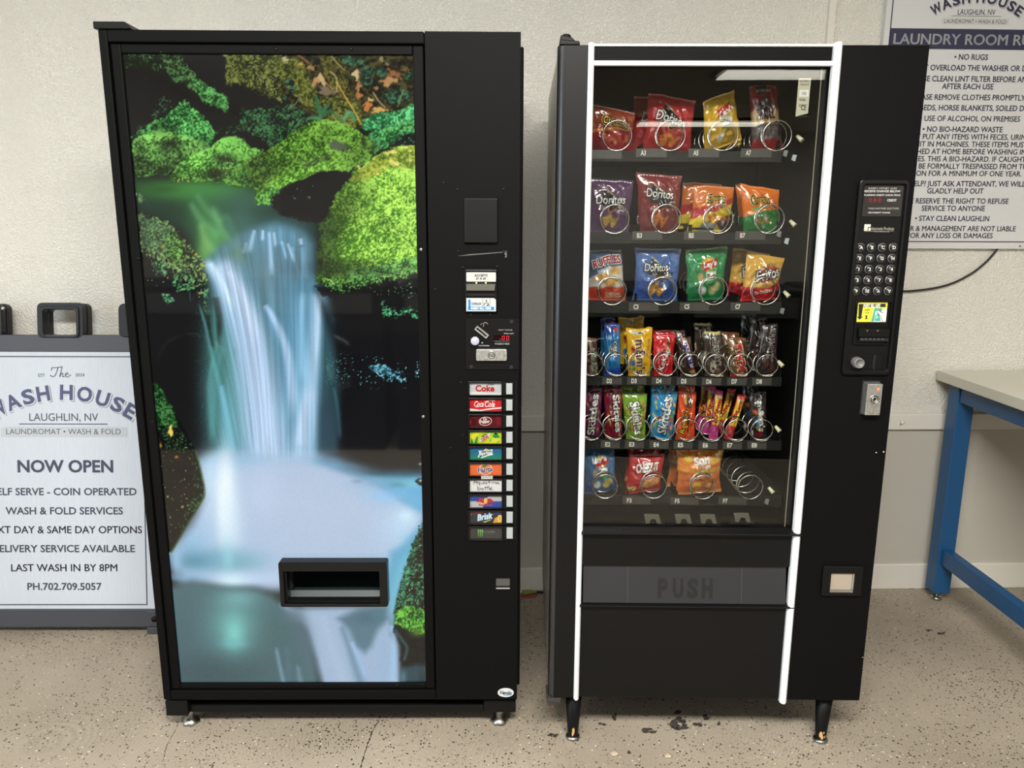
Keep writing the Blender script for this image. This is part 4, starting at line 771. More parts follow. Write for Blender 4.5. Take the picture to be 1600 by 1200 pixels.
# selection buttons
W_ = lambda *r: LM.rect(*r)
def brand_coke_diet(b, q, y):
    x0, z0, x1, z1 = q; w, h = x1-x0, z1-z0
    b.frect(*q, y, glossprint, c8(208, 210, 212)); b.flat([(x0, z0), (x1, z0), (x1, z0+.16*h), (x0+.6*w, z0+.14*h), (x0, z0+.28*h)], y-.0002, glossprint, c8(238, 240, 240))
    b.text('Coke', x0+.48*w, z0+.55*h, y-.0005, glossprint, c8(198, 40, 46), .6*w, .56*h, bold=.035); b.text('Diet', x0+.68*w, z0+.88*h, y-.0005, glossprint, c8(60, 62, 66), .2*w, .16*h, shear=.3)
def brand_red(b, q, y):
    x0, z0, x1, z1 = q; w, h = x1-x0, z1-z0
    b.frect(*q, y, glossprint, c8(216, 46, 50)); b.flat([(x0, z0), (x0+.35*w, z0), (x0+.7*w, z0+.14*h), (x1, z0+.2*h), (x1, z0+.34*h), (x0+.6*w, z0+.22*h), (x0+.3*w, z0+.1*h), (x0, z0+.22*h)], y-.0002, glossprint, c8(244, 240, 238))
    b.text('Coca', x0+.29*w, z0+.6*h, y-.0005, glossprint, c8(248, 244, 242), .3*w, .5*h, shear=.35, bold=.02); b.text('Cola', x0+.63*w, z0+.58*h, y-.0005, glossprint, c8(248, 244, 242), .32*w, .5*h, shear=.35, bold=.02); b.ribbon([(x0+.14*w, z0+.48*h), (x0+.2*w, z0+.34*h), (x0+.3*w, z0+.36*h)], .0012, y-.0005, glossprint, c8(248, 244, 242)); b.ribbon([(x0+.46*w, z0+.75*h), (x0+.6*w, z0+.9*h), (x0+.8*w, z0+.86*h)], .0012, y-.0005, glossprint, c8(248, 244, 242))
def brand_maroon(b, q, y):
    x0, z0, x1, z1 = q; w, h = x1-x0, z1-z0
    b.frect(*q, y, glossprint, c8(94, 28, 34)); b.fell(x0+.9*w, z0+.5*h, .09*w, .42*h, y-.0002, glossprint, c8(118, 34, 42)); b.fell(x0+.12*w, z0+.4*h, .08*w, .3*h, y-.0002, glossprint, c8(74, 22, 28)); b.flat([(x0+.01*w, z0+.3*h), (x0+.04*w, z0+.3*h), (x0+.04*w, z0+.6*h), (x0+.01*w, z0+.5*h)], y-.0002, glossprint, c8(196, 50, 56))
    b.fell(x0+.49*w, z0+.5*h, .205*w, .38*h, y-.0004, glossprint, c8(236, 226, 224), rot=.12); b.fell(x0+.49*w, z0+.5*h, .185*w, .33*h, y-.0007, glossprint, c8(120, 20, 28), rot=.12)
    b.text('Dr', x0+.49*w, z0+.68*h, y-.001, glossprint, c8(244, 236, 234), .13*w, .26*h, bold=.03); b.text('Pepper', x0+.48*w, z0+.44*h, y-.001, glossprint, c8(244, 236, 234), .3*w, .36*h, rot=.08, bold=.03)
def brand_lime(b, q, y):
    x0, z0, x1, z1 = q; w, h = x1-x0, z1-z0; F = lambda pts, c, d=.0002: b.flat([(x0+u*w, z0+v*h) for u, v in pts], y-d, glossprint, c)
    b.frect(*q, y, glossprint, c8(196, 214, 48)); F([(0, .55), (.2, 1), (.5, 1), (.3, .8), (.1, .3)], c8(232, 226, 60)); F([(.4, .0), (.8, .5), (1, .3), (1, 0)], c8(222, 226, 70)); F([(.7, .6), (.82, .95), (.95, .5), (.8, .45)], c8(40, 140, 74), .0003); F([(.02, 0), (.05, .45), (.1, .15), (.1, 0)], c8(40, 140, 74), .0003); F([(.13, 0), (.2, .5), (.26, .6), (.24, .0)], c8(54, 150, 70), .0003); F([(.6, .1), (.68, .45), (.66, .2)], c8(50, 150, 70), .0003); F([(.5, .85), (.66, 1), (.6, 1)], c8(70, 160, 70), .0003); F([(.84, .1), (.98, .3), (.9, .02)], c8(120, 180, 60), .0003); F([(.55, .9), (.9, .75), (1, .95), (1, 1), (.6, 1)], c8(150, 196, 60), .0003)
    F([(.28, .22), (.34, .42), (.62, .9), (.66, .85), (.56, .42), (.36, .15)], c8(214, 226, 220), .0004); b.text('MTN', x0+.45*w, z0+.66*h, y-.0007, glossprint, c8(50, 110, 90), .16*w, .2*h, rot=.6, bold=.03); b.text('DEW', x0+.48*w, z0+.44*h, y-.0007, glossprint, c8(206, 50, 58), .26*w, .3*h, rot=.6, bold=.05)
def grad(b, q, y, c0, c1, horiz=False):
    x0, z0, x1, z1 = q; a0, a1 = np.array(lin(c0)), np.array(lin(c1))
    b.add([(x0, y, z0), (x1, y, z0), (x1, y, z1), (x0, y, z1)], [(0, 1, 2, 3)], glossprint, [a0, a1, a1, a0] if horiz else [a0, a0, a1, a1])
def brand_green(b, q, y):
    x0, z0, x1, z1 = q; w, h = x1-x0, z1-z0; F = lambda pts, c, d: b.flat([(x0+u*w, z0+v*h) for u, v in pts], y-d, glossprint, c)
    grad(b, (x0, z0+.35*h, x1, z1), y, c8(22, 120, 128), c8(24, 94, 166)); grad(b, (x0, z0, x1, z0+.35*h), y, c8(22, 140, 90), c8(22, 120, 128))
    F([(.24, .14), (.3, .5), (.27, .76), (.42, .72), (.5, .95), (.6, .8), (.72, .86), (.7, .6), (.73, .38), (.58, .3), (.36, .08), (.34, .24)], c8(236, 242, 240), .0003); F([(.29, .25), (.33, .5), (.31, .68), (.68, .74), (.67, .46), (.55, .38), (.36, .2)], c8(24, 104, 110), .0005); F([(.46, .74), (.52, .9), (.58, .8), (.54, .7)], c8(238, 206, 70), .0006)
    b.text('Sprite', x0+.49*w, z0+.5*h, y-.0009, glossprint, c8(244, 250, 248), .36*w, .42*h, rot=.1, bold=.03, shear=.1)
def brand_orange(b, q, y):
    x0, z0, x1, z1 = q; w, h = x1-x0, z1-z0
    b.frect(*q, y, glossprint, c8(236, 106, 52)); b.fell(x0+.49*w, z0+.52*h, .21*w, .5*h, y-.0003, glossprint, c8(246, 240, 234)); b.fell(x0+.49*w, z0+.52*h, .19*w, .45*h, y-.0005, glossprint, c8(236, 116, 56)); b.fell(x0+.46*w, z0+.8*h, .07*w, .1*h, y-.0007, glossprint, c8(60, 140, 60), rot=.2)
    b.text('Fanta', x0+.48*w, z0+.5*h, y-.0009, glossprint, c8(244, 244, 244), .48*w, .5*h, rot=.12, bold=.07); b.text('Fanta', x0+.48*w, z0+.5*h, y-.0012, glossprint, c8(28, 52, 112), .46*w, .44*h, rot=.12, bold=.02)
def brand_hand(b, q, y):
    x0, z0, x1, z1 = q; w, h = x1-x0, z1-z0; b.frect(*q, y, glossprint, c8(234, 234, 236)); c = c8(52, 52, 58); R = lambda pts: b.ribbon([(x0+u*w, z0+v*h) for u, v in pts], .0013, y-.0006, glossprint, c)
    for g in ([(.12, .62), (.15, .92), (.19, .96), (.2, .62)], [(.11, .78), (.24, .8)], [(.3, .78), (.25, .8), (.24, .66), (.3, .66), (.31, .8), (.31, .45)], [(.36, .8), (.36, .66), (.41, .66), (.42, .8), (.43, .64)], [(.52, .78), (.47, .8), (.46, .66), (.52, .66), (.52, .78), (.54, .64)], [(.66, .98), (.61, 1.0), (.6, .62)], [(.56, .8), (.66, .8)], [(.69, .8), (.7, .64)], [(.74, .64), (.74, .8), (.8, .78), (.81, .64)], [(.88, .77), (.84, .78), (.83, .66), (.88, .66), (.89, .78), (.92, .62)],
              [(.24, .5), (.25, .14), (.31, .16), (.32, .3), (.25, .3)], [(.38, .3), (.35, .2), (.39, .13), (.43, .2), (.38, .3)], [(.48, .46), (.48, .14)], [(.45, .34), (.58, .36)], [(.54, .46), (.54, .14)], [(.59, .5), (.6, .14)], [(.63, .22), (.69, .28), (.66, .34), (.62, .24), (.66, .13), (.72, .15)]): R(g)
def brand_bulls(b, q, y):
    x0, z0, x1, z1 = q; w, h = x1-x0, z1-z0; F = lambda pts, c, d: b.flat([(x0+u*w, z0+v*h) for u, v in pts], y-d, glossprint, c)
    b.frect(*q, y, glossprint, c8(190, 192, 196)); F([(0, .52), (.48, .52), (.58, 1), (0, 1)], c8(30, 66, 150), .0002); F([(.4, 0), (1, 0), (1, .52), (.5, .52)], c8(30, 70, 160), .0002)
    for s in (1, -1):
        F([(.48+s*u, v) for u, v in ([(.01, .5), (.07, .74), (.16, .76), (.23, .62), (.3, .42), (.2, .46), (.1, .4), (.06, .34)] if s < 0 else [(.06, .34), (.1, .4), (.2, .46), (.3, .42), (.23, .62), (.16, .76), (.07, .74), (.01, .5)])][::1], c8(200, 40, 44), .0004)
    b.fell(x0+.49*w, z0+.56*h, .055*w, .25*h, y-.0005, glossprint, c8(240, 196, 60)); b.text('Red Bull', x0+.49*w, z0+.22*h, y-.0006, glossprint, c8(206, 44, 52), .42*w, .2*h, bold=.03)
def brand_tea(b, q, y):
    x0, z0, x1, z1 = q; w, h = x1-x0, z1-z0; F = lambda pts, c, d: b.flat([(x0+u*w, z0+v*h) for u, v in pts], y-d, glossprint, c)
    b.frect(*q, y, glossprint, c8(46, 46, 48)); F([(.1, 1), (.12, .85), (.4, .9), (.5, 1)], c8(190, 70, 84), .0002); F([(.02, .7), (.05, .65), (.08, .9), (.03, .95)], c8(150, 40, 46), .0002); F([(.66, .7), (.8, .98), (1, 1), (1, .8), (.84, .72)], c8(30, 60, 110), .0002); F([(.72, .05), (.78, .45), (.98, .7), (1, .7), (1, .05)], c8(226, 166, 50), .0003); b.fell(x0+.93*w, z0+.42*h, .07*w, .3*h, y-.0004, glossprint, c8(244, 222, 160)); b.fell(x0+.93*w, z0+.42*h, .05*w, .22*h, y-.0005, glossprint, c8(240, 186, 70)); F([(.4, .12), (.66, .34), (.64, .26), (.46, .06)], c8(200, 190, 60), .0003)
    b.text('Brisk', x0+.46*w, z0+.58*h, y-.0007, glossprint, c8(96, 166, 220), .52*w, .62*h, rot=.18, shear=.3, bold=.06); b.text('Brisk', x0+.47*w, z0+.6*h, y-.001, glossprint, c8(240, 246, 248), .5*w, .52*h, rot=.18, shear=.3, bold=.02)
def brand_claw(b, q, y):
    x0, z0, x1, z1 = q; w, h = x1-x0, z1-z0; F = lambda pts, c, d: b.flat([(x0+u*w, z0+v*h) for u, v in pts], y-d, glossprint, c)
    b.frect(*q, y, glossprint, c8(58, 59, 60))
    for k, u in enumerate((.24, .3, .36)): F([(u, .8), (u+.012, .3-.03*k), (u+.03, .2), (u+.028, .5), (u+.045, .82)], c8(120, 190, 96), .0003)
    b.text('MONSTER', x0+.6*w, z0+.62*h, y-.0004, glossprint, c8(222, 224, 222), .38*w, .13*h, bold=.04); b.text('ENERGY', x0+.6*w, z0+.46*h, y-.0004, glossprint, c8(120, 140, 116), .3*w, .06*h, spacing=1.5)
BR = [(brand_coke_diet, 'silver drink button with red lettering'), (brand_red, 'red drink button with white script'), (brand_maroon, 'maroon drink button with an oval logo'), (brand_lime, 'lime green and yellow drink button'), (brand_green, 'blue and green drink button'), (brand_orange, 'orange drink button with a round logo'), (brand_hand, 'white drink button with handwritten lettering'), (brand_bulls, 'blue and silver drink button'), (brand_tea, 'dark drink button with an orange slice'), (brand_claw, 'dark grey drink button with green claw marks')]
ys = [595.5, 620.8, 646.0, 671.3, 696.3, 721.2, 746.4, 771.2, 796.2, 820.8]
for i, (fn, lab) in enumerate(BR):
    y0 = ys[i]; dx = (y0-595)*0.003
    b = MB(); q = LM.rect(731+dx, y0, 785+dx, y0+22); q2 = LM.rect(734+dx, y0+2.6, 783.5+dx, y0+21)
    b.ring(rrect(*q, .002, 2), rrect(*q2, .001, 2), -.008, -.001, black_gloss); b.rbox(*LM.rect(785.2+dx, y0+1.6, 803+dx, y0+22), -.006, -.001, .001, black_dark)
    o = b.build('selection_button', DM, .0008); o['label'] = lab
    b = MB(); b.frect(*q2, -.0020, black_dark); fn(b, q2, -.0024); b.build('drink_label', o)
    b = MB(); b.rbox(*LM.rect(790.8+dx, y0+3.6, 800.6+dx, y0+20.6, -.01), -.012, -.006, .001, greywhite); b.build('push_button', o, .001)
    if i == 5:
        k = LM.rect(752, y0+20.5, 770, y0+26); b = MB(); b.frect(*k, -.0086, mat('clear_tape', c8(150, 150, 148), .25)); b.build('tape', o)
b = MB(); b.box(*(lambda q: (q[0], -.003, q[1], q[2], -.001, q[3]))(LM.rect(804.3, 594, 807.3, 843)), black_dark); b.build('button_rail', DM)
# coin return cup and badge
q = LM.rect(775, 903, 796.5, 919.5); b = MB(); b.ring(rrect(q[0]-.002, q[1]-.002, q[2]+.002, q[3]+.002, .002, 2), rrect(*q, .001, 2), -.003, .0, black_dark)
b.frect(*q, -.0014, mat('cup_plastic', c8(70, 70, 70), .3)); b.frect(q[0], q[1], q[2], q[1]+.003, -.0022, mat('cup_edge', c8(168, 168, 166), .3)); b.frect(q[0], q[1]+.003, q[2], q[1]+.009, -.0018, cavity); b.build('coin_return_cup', DM)
p = LM.at(790.2, 1081.3); b = MB(); b.prism([(p[0]+.0222*math.cos(2*PI*k/32), p[1]+.0132*math.sin(2*PI*k/32)) for k in range(32)], -.004, -.001, printed, c8(232, 234, 234)); b.text('Vendo', p[0], p[1]+.001, -.0046, printed, c8(28, 36, 66), .033, .012, rot=-.06, shear=.2, bold=.03); b.frect(p[0]-.006, p[1]-.0075, p[0]+.016, p[1]-.0055, -.0046, printed, c8(60, 160, 214)); b.build('maker_badge', DM)
# top hinge
b = MB(); q0, q1 = LM.at(153.2, 40, .02), LM.at(205, 46, .02); z0, z1 = LZ1, q0[1]+.004
b.prism([(q0[0]+.0, z0), (q1[0]+.012, z0), (q1[0]-.004, z1), (q0[0], z1)], -.004, .12, black_dark); b.build('hinge_bracket', DM, .002)
# base rail and feet
b = MB(); zb0, zb1 = LM.at(450, 1116.5, .01)[1], LM.at(450, 1102.5, .02)[1]
x0 = LM.at(258.5, 1105, .005)[0]; x1 = LM.at(806, 1105, .005)[0]; xb = LM.at(293, 1105, .005)[0]; xc = LM.at(756, 1105, .02)[0]
b.box(x0, .004, zb0, xb, .72, LZ0-.006, black_dark); b.box(xb, .02, zb0, xc, .05, zb1, black_dark); b.box(xc, .016, zb0, x1, .72, LZ0-.014, black_dark); b.box(xb, .07, zb0, xc, .09, LZ0-.004, black_matte); b.box(xb, .02, LZ0-.014, xc, .7, LZ0-.008, black_matte)
b.build('base_rail', DM, .003)
for px, py, t in ((298, 1129.5, .05), (780.5, 1126, .05), (298, 1129.5, .66), (780.5, 1126, .66)):
    s = LM.at(px, 1118, .05)[0]; b = MB(); b.lathe([(.011, .016), (.011, zb0+.004)], (s, t, 0), 'z', zinc, 16); b.lathe([(.026, 0.0002), (.026, .006), (.016, .013), (.011, .018)], (s, t, 0), 'z', zinc, 6); b.build('levelling_foot', DM)

# ------------------------------------------------------------------ snack machine
SM = thing('vending_machine', 'black glass-fronted snack vending machine with two white trim strips and a keypad', 'vending machine', RM)
SW, SZ0, SZ1, SD = 0.831, 0.1524, 1.7926, 0.745
def mid2(a, b): return (a+b)/2
xl0 = mid2(RM.at(917, 68)[0], RM.at(898, 1091)[0]); xl1 = mid2(RM.at(925.5, 68)[0], RM.at(906.5, 1091)[0])      # left white strip
xr0 = mid2(RM.at(1305, 66)[0], RM.at(1216.5, 1093)[0]); xr1 = mid2(RM.at(1317, 66)[0], RM.at(1227.5, 1093)[0])   # right white strip
zg1 = RM.at(1110, 103)[1]; zg0 = RM.at(1080, 828)[1]; zh0 = RM.at(1110, 98.5)[1]
# outer cabinet shell
b = MB(); b.box(.004, .05, SZ0, .03, SD, SZ1-.004, black_paint); b.box(SW-.026, .05, SZ0, SW, SD, SZ1-.004, black_paint); b.box(.03, SD-.03, SZ0, SW-.026, SD, SZ1-.004, black_paint); b.box(.03, .05, SZ1-.034, SW-.026, SD-.03, SZ1-.004, black_paint); b.box(.03, .05, SZ0, SW-.026, SD-.03, SZ0+.03, black_paint)
cab = b.build('cabinet', SM, .004)
mside = mat('side_panel_tan', c8(214, 206, 190), 0.3, mottle=(4, .85, 1.1)); cab.data.materials.append(mside)  # tan lightened to put the wall's reflection into the panel colour
for p in cab.data.polygons:
    if p.normal.x < -.9 and abs(cab.data.vertices[p.vertices[0]].co.x-.004) < 1e-4: p.material_index = 1
# interior liner (product compartment)
xi0, xi1 = xl0-.004, RM.at(1262, 400, .12)[0]+.012
b = MB(); b.box(xi0-.006, .03, zg0-.04, xi0, .64, zg1+.02, inner); b.box(xi1, .03, zg0-.04, xi1+.006, .64, zg1+.02, inner); b.box(xi0, .634, zg0-.04, xi1, .64, zg1+.02, inner); b.box(xi0, .03, zg1+.01, xi1, .634, zg1+.02, inner); b.box(xi0, .03, zg0-.04, xi1, .634, zg0-.03, inner)
b.build('liner', SM)
# door: left column (rounded outer edge), header, right column, panels
b = MB(); R_ = .018; prof = [(R_*(1-math.cos(a))*1.0, R_*(1-math.sin(a))) for a in [PI/2*k/6 for k in range(7)]]
pts = [(0, .05)]+[(R_-R_*math.cos(a), R_-R_*math.sin(a)) for a in [PI/2*k/8 for k in range(9)]]+[(xl0, 0), (xl0, .05)]
n = len(pts); zt, zb = SZ1-.004, SZ0
b.add([(p[0], p[1], zb) for p in pts]+[(p[0], p[1], zt) for p in pts], [(k, (k+1) % n, n+(k+1) % n, n+k) for k in range(n)]+[tuple(range(n-1, -1, -1)), tuple(range(n, 2*n))], black_dark)
lc = b.build('left_column', SM, .001); lc.data.materials.append(edge_gloss)
for p in lc.data.polygons:
    if p.normal.x < -.25: p.material_index = 1
b = MB(); b.box(xl1, .006, zh0+.004, xr0, .05, SZ1-.006, black_paint); b.build('header_panel', SM, .002)
def strip_mb(x0, x1, z0, z1):
    m = MB(); w = x1-x0; pr = [(x0, .012), (x0, -.004), (x0+.3*w, -.011), (x0+.7*w, -.011), (x1, -.004), (x1, .012)]
    n = len(pr); m.add([(p[0], p[1], z0) for p in pr]+[(p[0], p[1], z1) for p in pr], [(k, (k+1) % n, n+(k+1) % n, n+k) for k in range(n)]+[tuple(range(n-1, -1, -1)), tuple(range(n, 2*n))], white_strip); return m
strip_mb(xl0, xl1, SZ0-.002, SZ1).build('trim_strip', SM, .0015)
strip_mb(xr0, xr1, SZ0-.006, SZ1+.002).build('trim_strip', SM, .0015)
b = MB(); b.box(xl1, -.006, zg1, xr0, .006, zh0+.004, white_strip); b.build('glass_trim', SM, .0015)
b = MB(); b.box(xl1, .0, SZ1-.006, xr0, .04, SZ1-.001, white_strip); b.build('top_trim', SM, .001)
b = MB(); b.box(xr1, 0, SZ0, SW, .05, SZ1-.003, black_paint)
for px, py, r in ((1369, 707, 2.2), (1380.5, 706, 2.6), (1364, 1027, 1.6)):
    p = RM.at(px, py); b.fell(min(p[0], SW-.004), p[1], .0012*r*.6, .0012*r*.6, -.0006, mat('chipped_paint', c8(200, 198, 192), .6) if 'chipped_paint' not in MATS else MATS['chipped_paint'], n=8)
b.build('right_column', SM, .002)
# glass
mg = bpy.data.materials.new('cabinet_glass'); mg.use_nodes = True; nt = mg.node_tree; nt.nodes.remove(nt.nodes['Principled BSDF'])
lw = nt.nodes.new('ShaderNodeLayerWeight'); lw.inputs['Blend'].default_value = 0.5
pw = nt.nodes.new('ShaderNodeMath'); pw.operation = 'POWER'; pw.inputs[1].default_value = 5.0
mr = nt.nodes.new('ShaderNodeMath'); mr.operation = 'MULTIPLY_ADD'; mr.inputs[1].default_value = 0.9; mr.inputs[2].default_value = 0.024
tr = nt.nodes.new('ShaderNodeBsdfTransparent'); tr.inputs[0].default_value = (.93, .94, .93, 1); gl = nt.nodes.new('ShaderNodeBsdfGlossy'); gl.inputs['Roughness'].default_value = 0.0
mx = nt.nodes.new('ShaderNodeMixShader'); L = nt.links.new
L(lw.outputs['Facing'], pw.inputs[0]); L(pw.outputs[0], mr.inputs[0]); L(mr.outputs[0], mx.inputs[0]); L(tr.outputs[0], mx.inputs[1]); L(gl.outputs[0], mx.inputs[2]); L(mx.outputs[0], nt.nodes['Material Output'].inputs[0])
b = MB(); b.box(xl1-.004, .018, zg0-.004, xr0+.006, .024, zg1+.004, mg); b.build('glass_pane', SM)
b = MB(); x = RM.at(1255, 450, .03)[0]; b.box(x, .026, zg0, x+.002, .029, zg1, mat('glass_seal', c8(120, 116, 104), .4)); b.build('glass_channel', SM)
# sill, panels, push flap
zs0, zs1 = RM.at(1080, 836.5, -.015)[1], RM.at(1080, 828)[1]; zp = RM.at(1080, 886)[1]; zf = RM.at(1080, 943)[1]; zl = RM.at(1080, 950, -.012)[1]; zl1 = RM.at(1080, 944, -.012)[1]
b = MB(); b.add([(xl1, .02, zs1), (xr0+.012, .02, zs1), (xr0+.018, -.016, zs0+.004), (xl1-.004, -.016, zs0+.004), (xl1-.004, -.016, zs0), (xr0+.018, -.016, zs0), (xr0+.012, .02, zs0), (xl1, .02, zs0)], [(0, 3, 2, 1), (3, 4, 5, 2), (4, 7, 6, 5), (0, 7, 4, 3), (1, 2, 5, 6)], black_dark); b.build('glass_sill', SM, .0015)
b = MB(); b.box(xl1, .004, zp, xr0, .04, zs0, black_dark); b.build('upper_panel', SM, .002)
b = MB(); b.box(xl1, .004, SZ0, xr0, .04, zl, black_dark); b.build('lower_panel', SM, .002)
b = MB(); b.add([(xl1, .02, zl1), (xr0+.008, .02, zl1), (xr0+.015, -.012, zl+.003), (xl1-.005, -.012, zl+.003), (xl1-.005, -.012, zl), (xr0+.015, -.012, zl), (xr0+.008, .02, zl), (xl1, .02, zl)], [(0, 3, 2, 1), (3, 4, 5, 2), (4, 7, 6, 5), (0, 7, 4, 3), (1, 2, 5, 6)], black_dark); b.build('tray_lip', SM, .0015)
b = MB(); b.box(xl1, .05, zl, xr0, .06, zp, cavity); b.build('tray_back', SM)
b = MB(); q = RM.rect(915, 887, 1228, 941, .004); fx0, fx1 = xl1+.005, xr0-.006
b.add([(fx0, .012, zp-.002), (fx1, .012, zp-.002), (fx1, -.004, q[1]), (fx0, -.004, q[1]), (fx0, .03, zp-.002), (fx1, .03, zp-.002), (fx1, .02, q[1]), (fx0, .02, q[1])], [(0, 3, 2, 1), (4, 5, 6, 7), (3, 7, 6, 2), (0, 4, 7, 3), (1, 2, 6, 5), (0, 1, 5, 4)], mat('flap_plastic', c8(36, 36, 40), .45))
pf = b.build('push_flap', SM, .001)
def fy(z): return .012+(-.004-.012)*(zp-.002-z)/(zp-.002-q[1])
mp = mat('push_lettering', c8(14, 14, 14), .55)
b = MB(); sl = PI/2
for ch, x0, x1 in (('P', 1028, 1044), ('U', 1051.5, 1068), ('S', 1074, 1091), ('H', 1097, 1114)):
    k = RM.rect(x0, 905, x1, 934.5); b.text(ch, (k[0]+k[2])/2, (k[1]+k[3])/2, 0, mp, None, k[2]-k[0], k[3]-k[1], bold=.05)
b.v = [(v[0], fy(v[2])-.0008, v[2]) for v in b.v]
for x in (981, 1159.5):
    cr_ = MB(); k = RM.at(x, 914); cr_.add([(k[0]-.0006, fy(zp-.004)-.0006, zp-.004), (k[0]-.0006, fy(q[1]+.002)-.0006, q[1]+.002), (k[0]+.0006, fy(q[1]+.002)-.0006, q[1]+.002), (k[0]+.0006, fy(zp-.004)-.0006, zp-.004)], [(0, 1, 2, 3)], mat('flap_crease', c8(70, 70, 72), .5) if 'flap_crease' not in MATS else MATS['flap_crease']); cr_.build('crease', pf)
b.build('lettering', pf)
# hinges
b = MB(); h = RM.at(884, 57, .02); z = SZ1-.004
b.prism([(p[0], p[1]) for p in [(.004, z), (.05, z), (.048, z+.008), (.004, z+.012)]], -.002, .07, black_dark); b.prism([(.006, z+.01), (.044, z+.006), (.03, z+.018), (.006, z+.022)], .004, .06, black_dark); b.lathe([(.011, z+.018), (.011, z+.026), (.007, z+.029)], (.02, .03, 0), 'z', black_dark, 14); b.build('hinge_bracket', SM, .002)
b = MB(); b.box(-.004, -.004, SZ0-.012, .034, .06, SZ0-.001, mat('hinge_steel', c8(62, 60, 58), .5, .3)); b.prism([(-.003, SZ0-.012), (.0, SZ0-.026), (.012, SZ0-.024), (.03, SZ0-.012)][::1], .0, .05, MATS['hinge_steel']); b.lathe([(.004, -.038), (.0055, -.034), (.0055, -.02)], (.012, .012, SZ0), 'z', mat('rust_bolt', c8(120, 80, 64), .7), 10); b.build('hinge_bracket', SM, .001)
# legs
for px, top, bot, t in ((896, 896, 896.5, .045), (1287.5, 1287.5, 1285, .045), (896, 896, 896.5, .66), (1287.5, 1287.5, 1285, .66)):
    s = RM.at(px, 1120, .035)[0]; b = MB(); b.lathe([(.014, .006), (.0145, .012), (.024, SZ0+.002)], (s, t, 0), 'z', black_dark, 22); b.lathe([(.02, .0002), (.02, .005), (.016, .009)], (s, t, 0), 'z', zinc, 18)
    lg = b.build('leg', SM)
    if t < .1:
        m = MB(); w = mat('bare_wood', c8(206, 164, 106), .7) if 'bare_wood' not in MATS else MATS['bare_wood']; rd = random.Random(int(px))
        for (da, dz, ra, rz) in [(-.35, .026, .35, .013), (-.1, .018, .25, .008), (.35, .02, .15, .006), (.05, .034, .15, .004)] if px > 1000 else [(.0, .030, .3, .012), (-.1, .02, .2, .007)]:
            P = [(da+ra*math.cos(a)*rd.uniform(.6, 1.1), dz+rz*math.sin(a)*rd.uniform(.6, 1.1)) for a in [2*PI*k/10 for k in range(10)]]
            m.add([(s+(.0147+.0095*max(zz-.012, 0)/.14+.0006)*math.sin(aa), t-(.0147+.0095*max(zz-.012, 0)/.14+.0006)*math.cos(aa), zz) for aa, zz in P], [tuple(range(10))], w)
        m.build('chipped_paint', lg)
# shelves: a tray per row, coils and price tags on them
ROWS = {   # row: (lip top px, lip bottom px, bag bottom px, coil radius px)
    'A': (236, 253, 233, 22.5), 'B': (363, 381, 361, 22.0), 'C': (472, 490, 470, 21.5), 'D': (589, 603, 588, 17.2), 'E': (688, 703, 688, 17.2), 'F': (774, 790, 774, 19.5)}
TSH = .112; TB = .160     # depth of the shelf fronts and of the first packets behind the front
COILS = {'A': [(963, 213), (1046, 213), (1127.7, 213), (1210.8, 213)], 'B': [(959.4, 342.5), (1040, 342), (1120.5, 342.5), (1200, 342.5)], 'C': [(955.6, 454), (1034, 454), (1113.3, 453.6), (1193.7, 453.6)],
         'D': [(923.5, 568), (961.8, 568.5), (1000, 568.5), (1039, 568.5), (1078, 569), (1116.5, 569), (1156.3, 569), (1195.8, 569.5)], 'E': [(923.5, 668), (959, 668), (996.4, 668.5), (1035, 669), (1073, 670), (1111.3, 670), (1148.8, 670), (1187.5, 670)], 'F': [(944.5, 757), (1020, 757), (1096.7, 758), (1169.5, 758)]}
TAGS = {'A': [(None, 935, 241), ('A3', 1005, 239), ('A5', 1087, 239), ('A7', 1169, 239)], 'B': [('B3', 999, 368), ('B5', 1080, 368), ('B7', 1160, 368)], 'C': [('C3', 993.5, 479.3), ('C5', 1073, 479), ('C7', 1152.5, 479)],
        'D': [('D2', 952, 595), ('D3', 990.5, 595), ('D4', 1029.3, 595), ('D5', 1068.3, 595.5), ('D6', 1107.5, 596), ('D7', 1147, 596), ('D8', 1186, 596)], 'E': [('E2', 949.5, 694), ('E3', 987, 694), ('E4', 1025.3, 694.5), ('E5', 1063.2, 695), ('E6', 1102, 695.5), ('E7', 1140, 695.5), ('E8', 1178.3, 695.5)], 'F': [('F3', 983, 781.5), ('F5', 1058, 782.5), ('F7', 1133, 782.3)]}
tag_txt = c8(214, 212, 202); tag_bg = mat('price_tag', c8(52, 50, 46), .4)
TRAYZ = {}
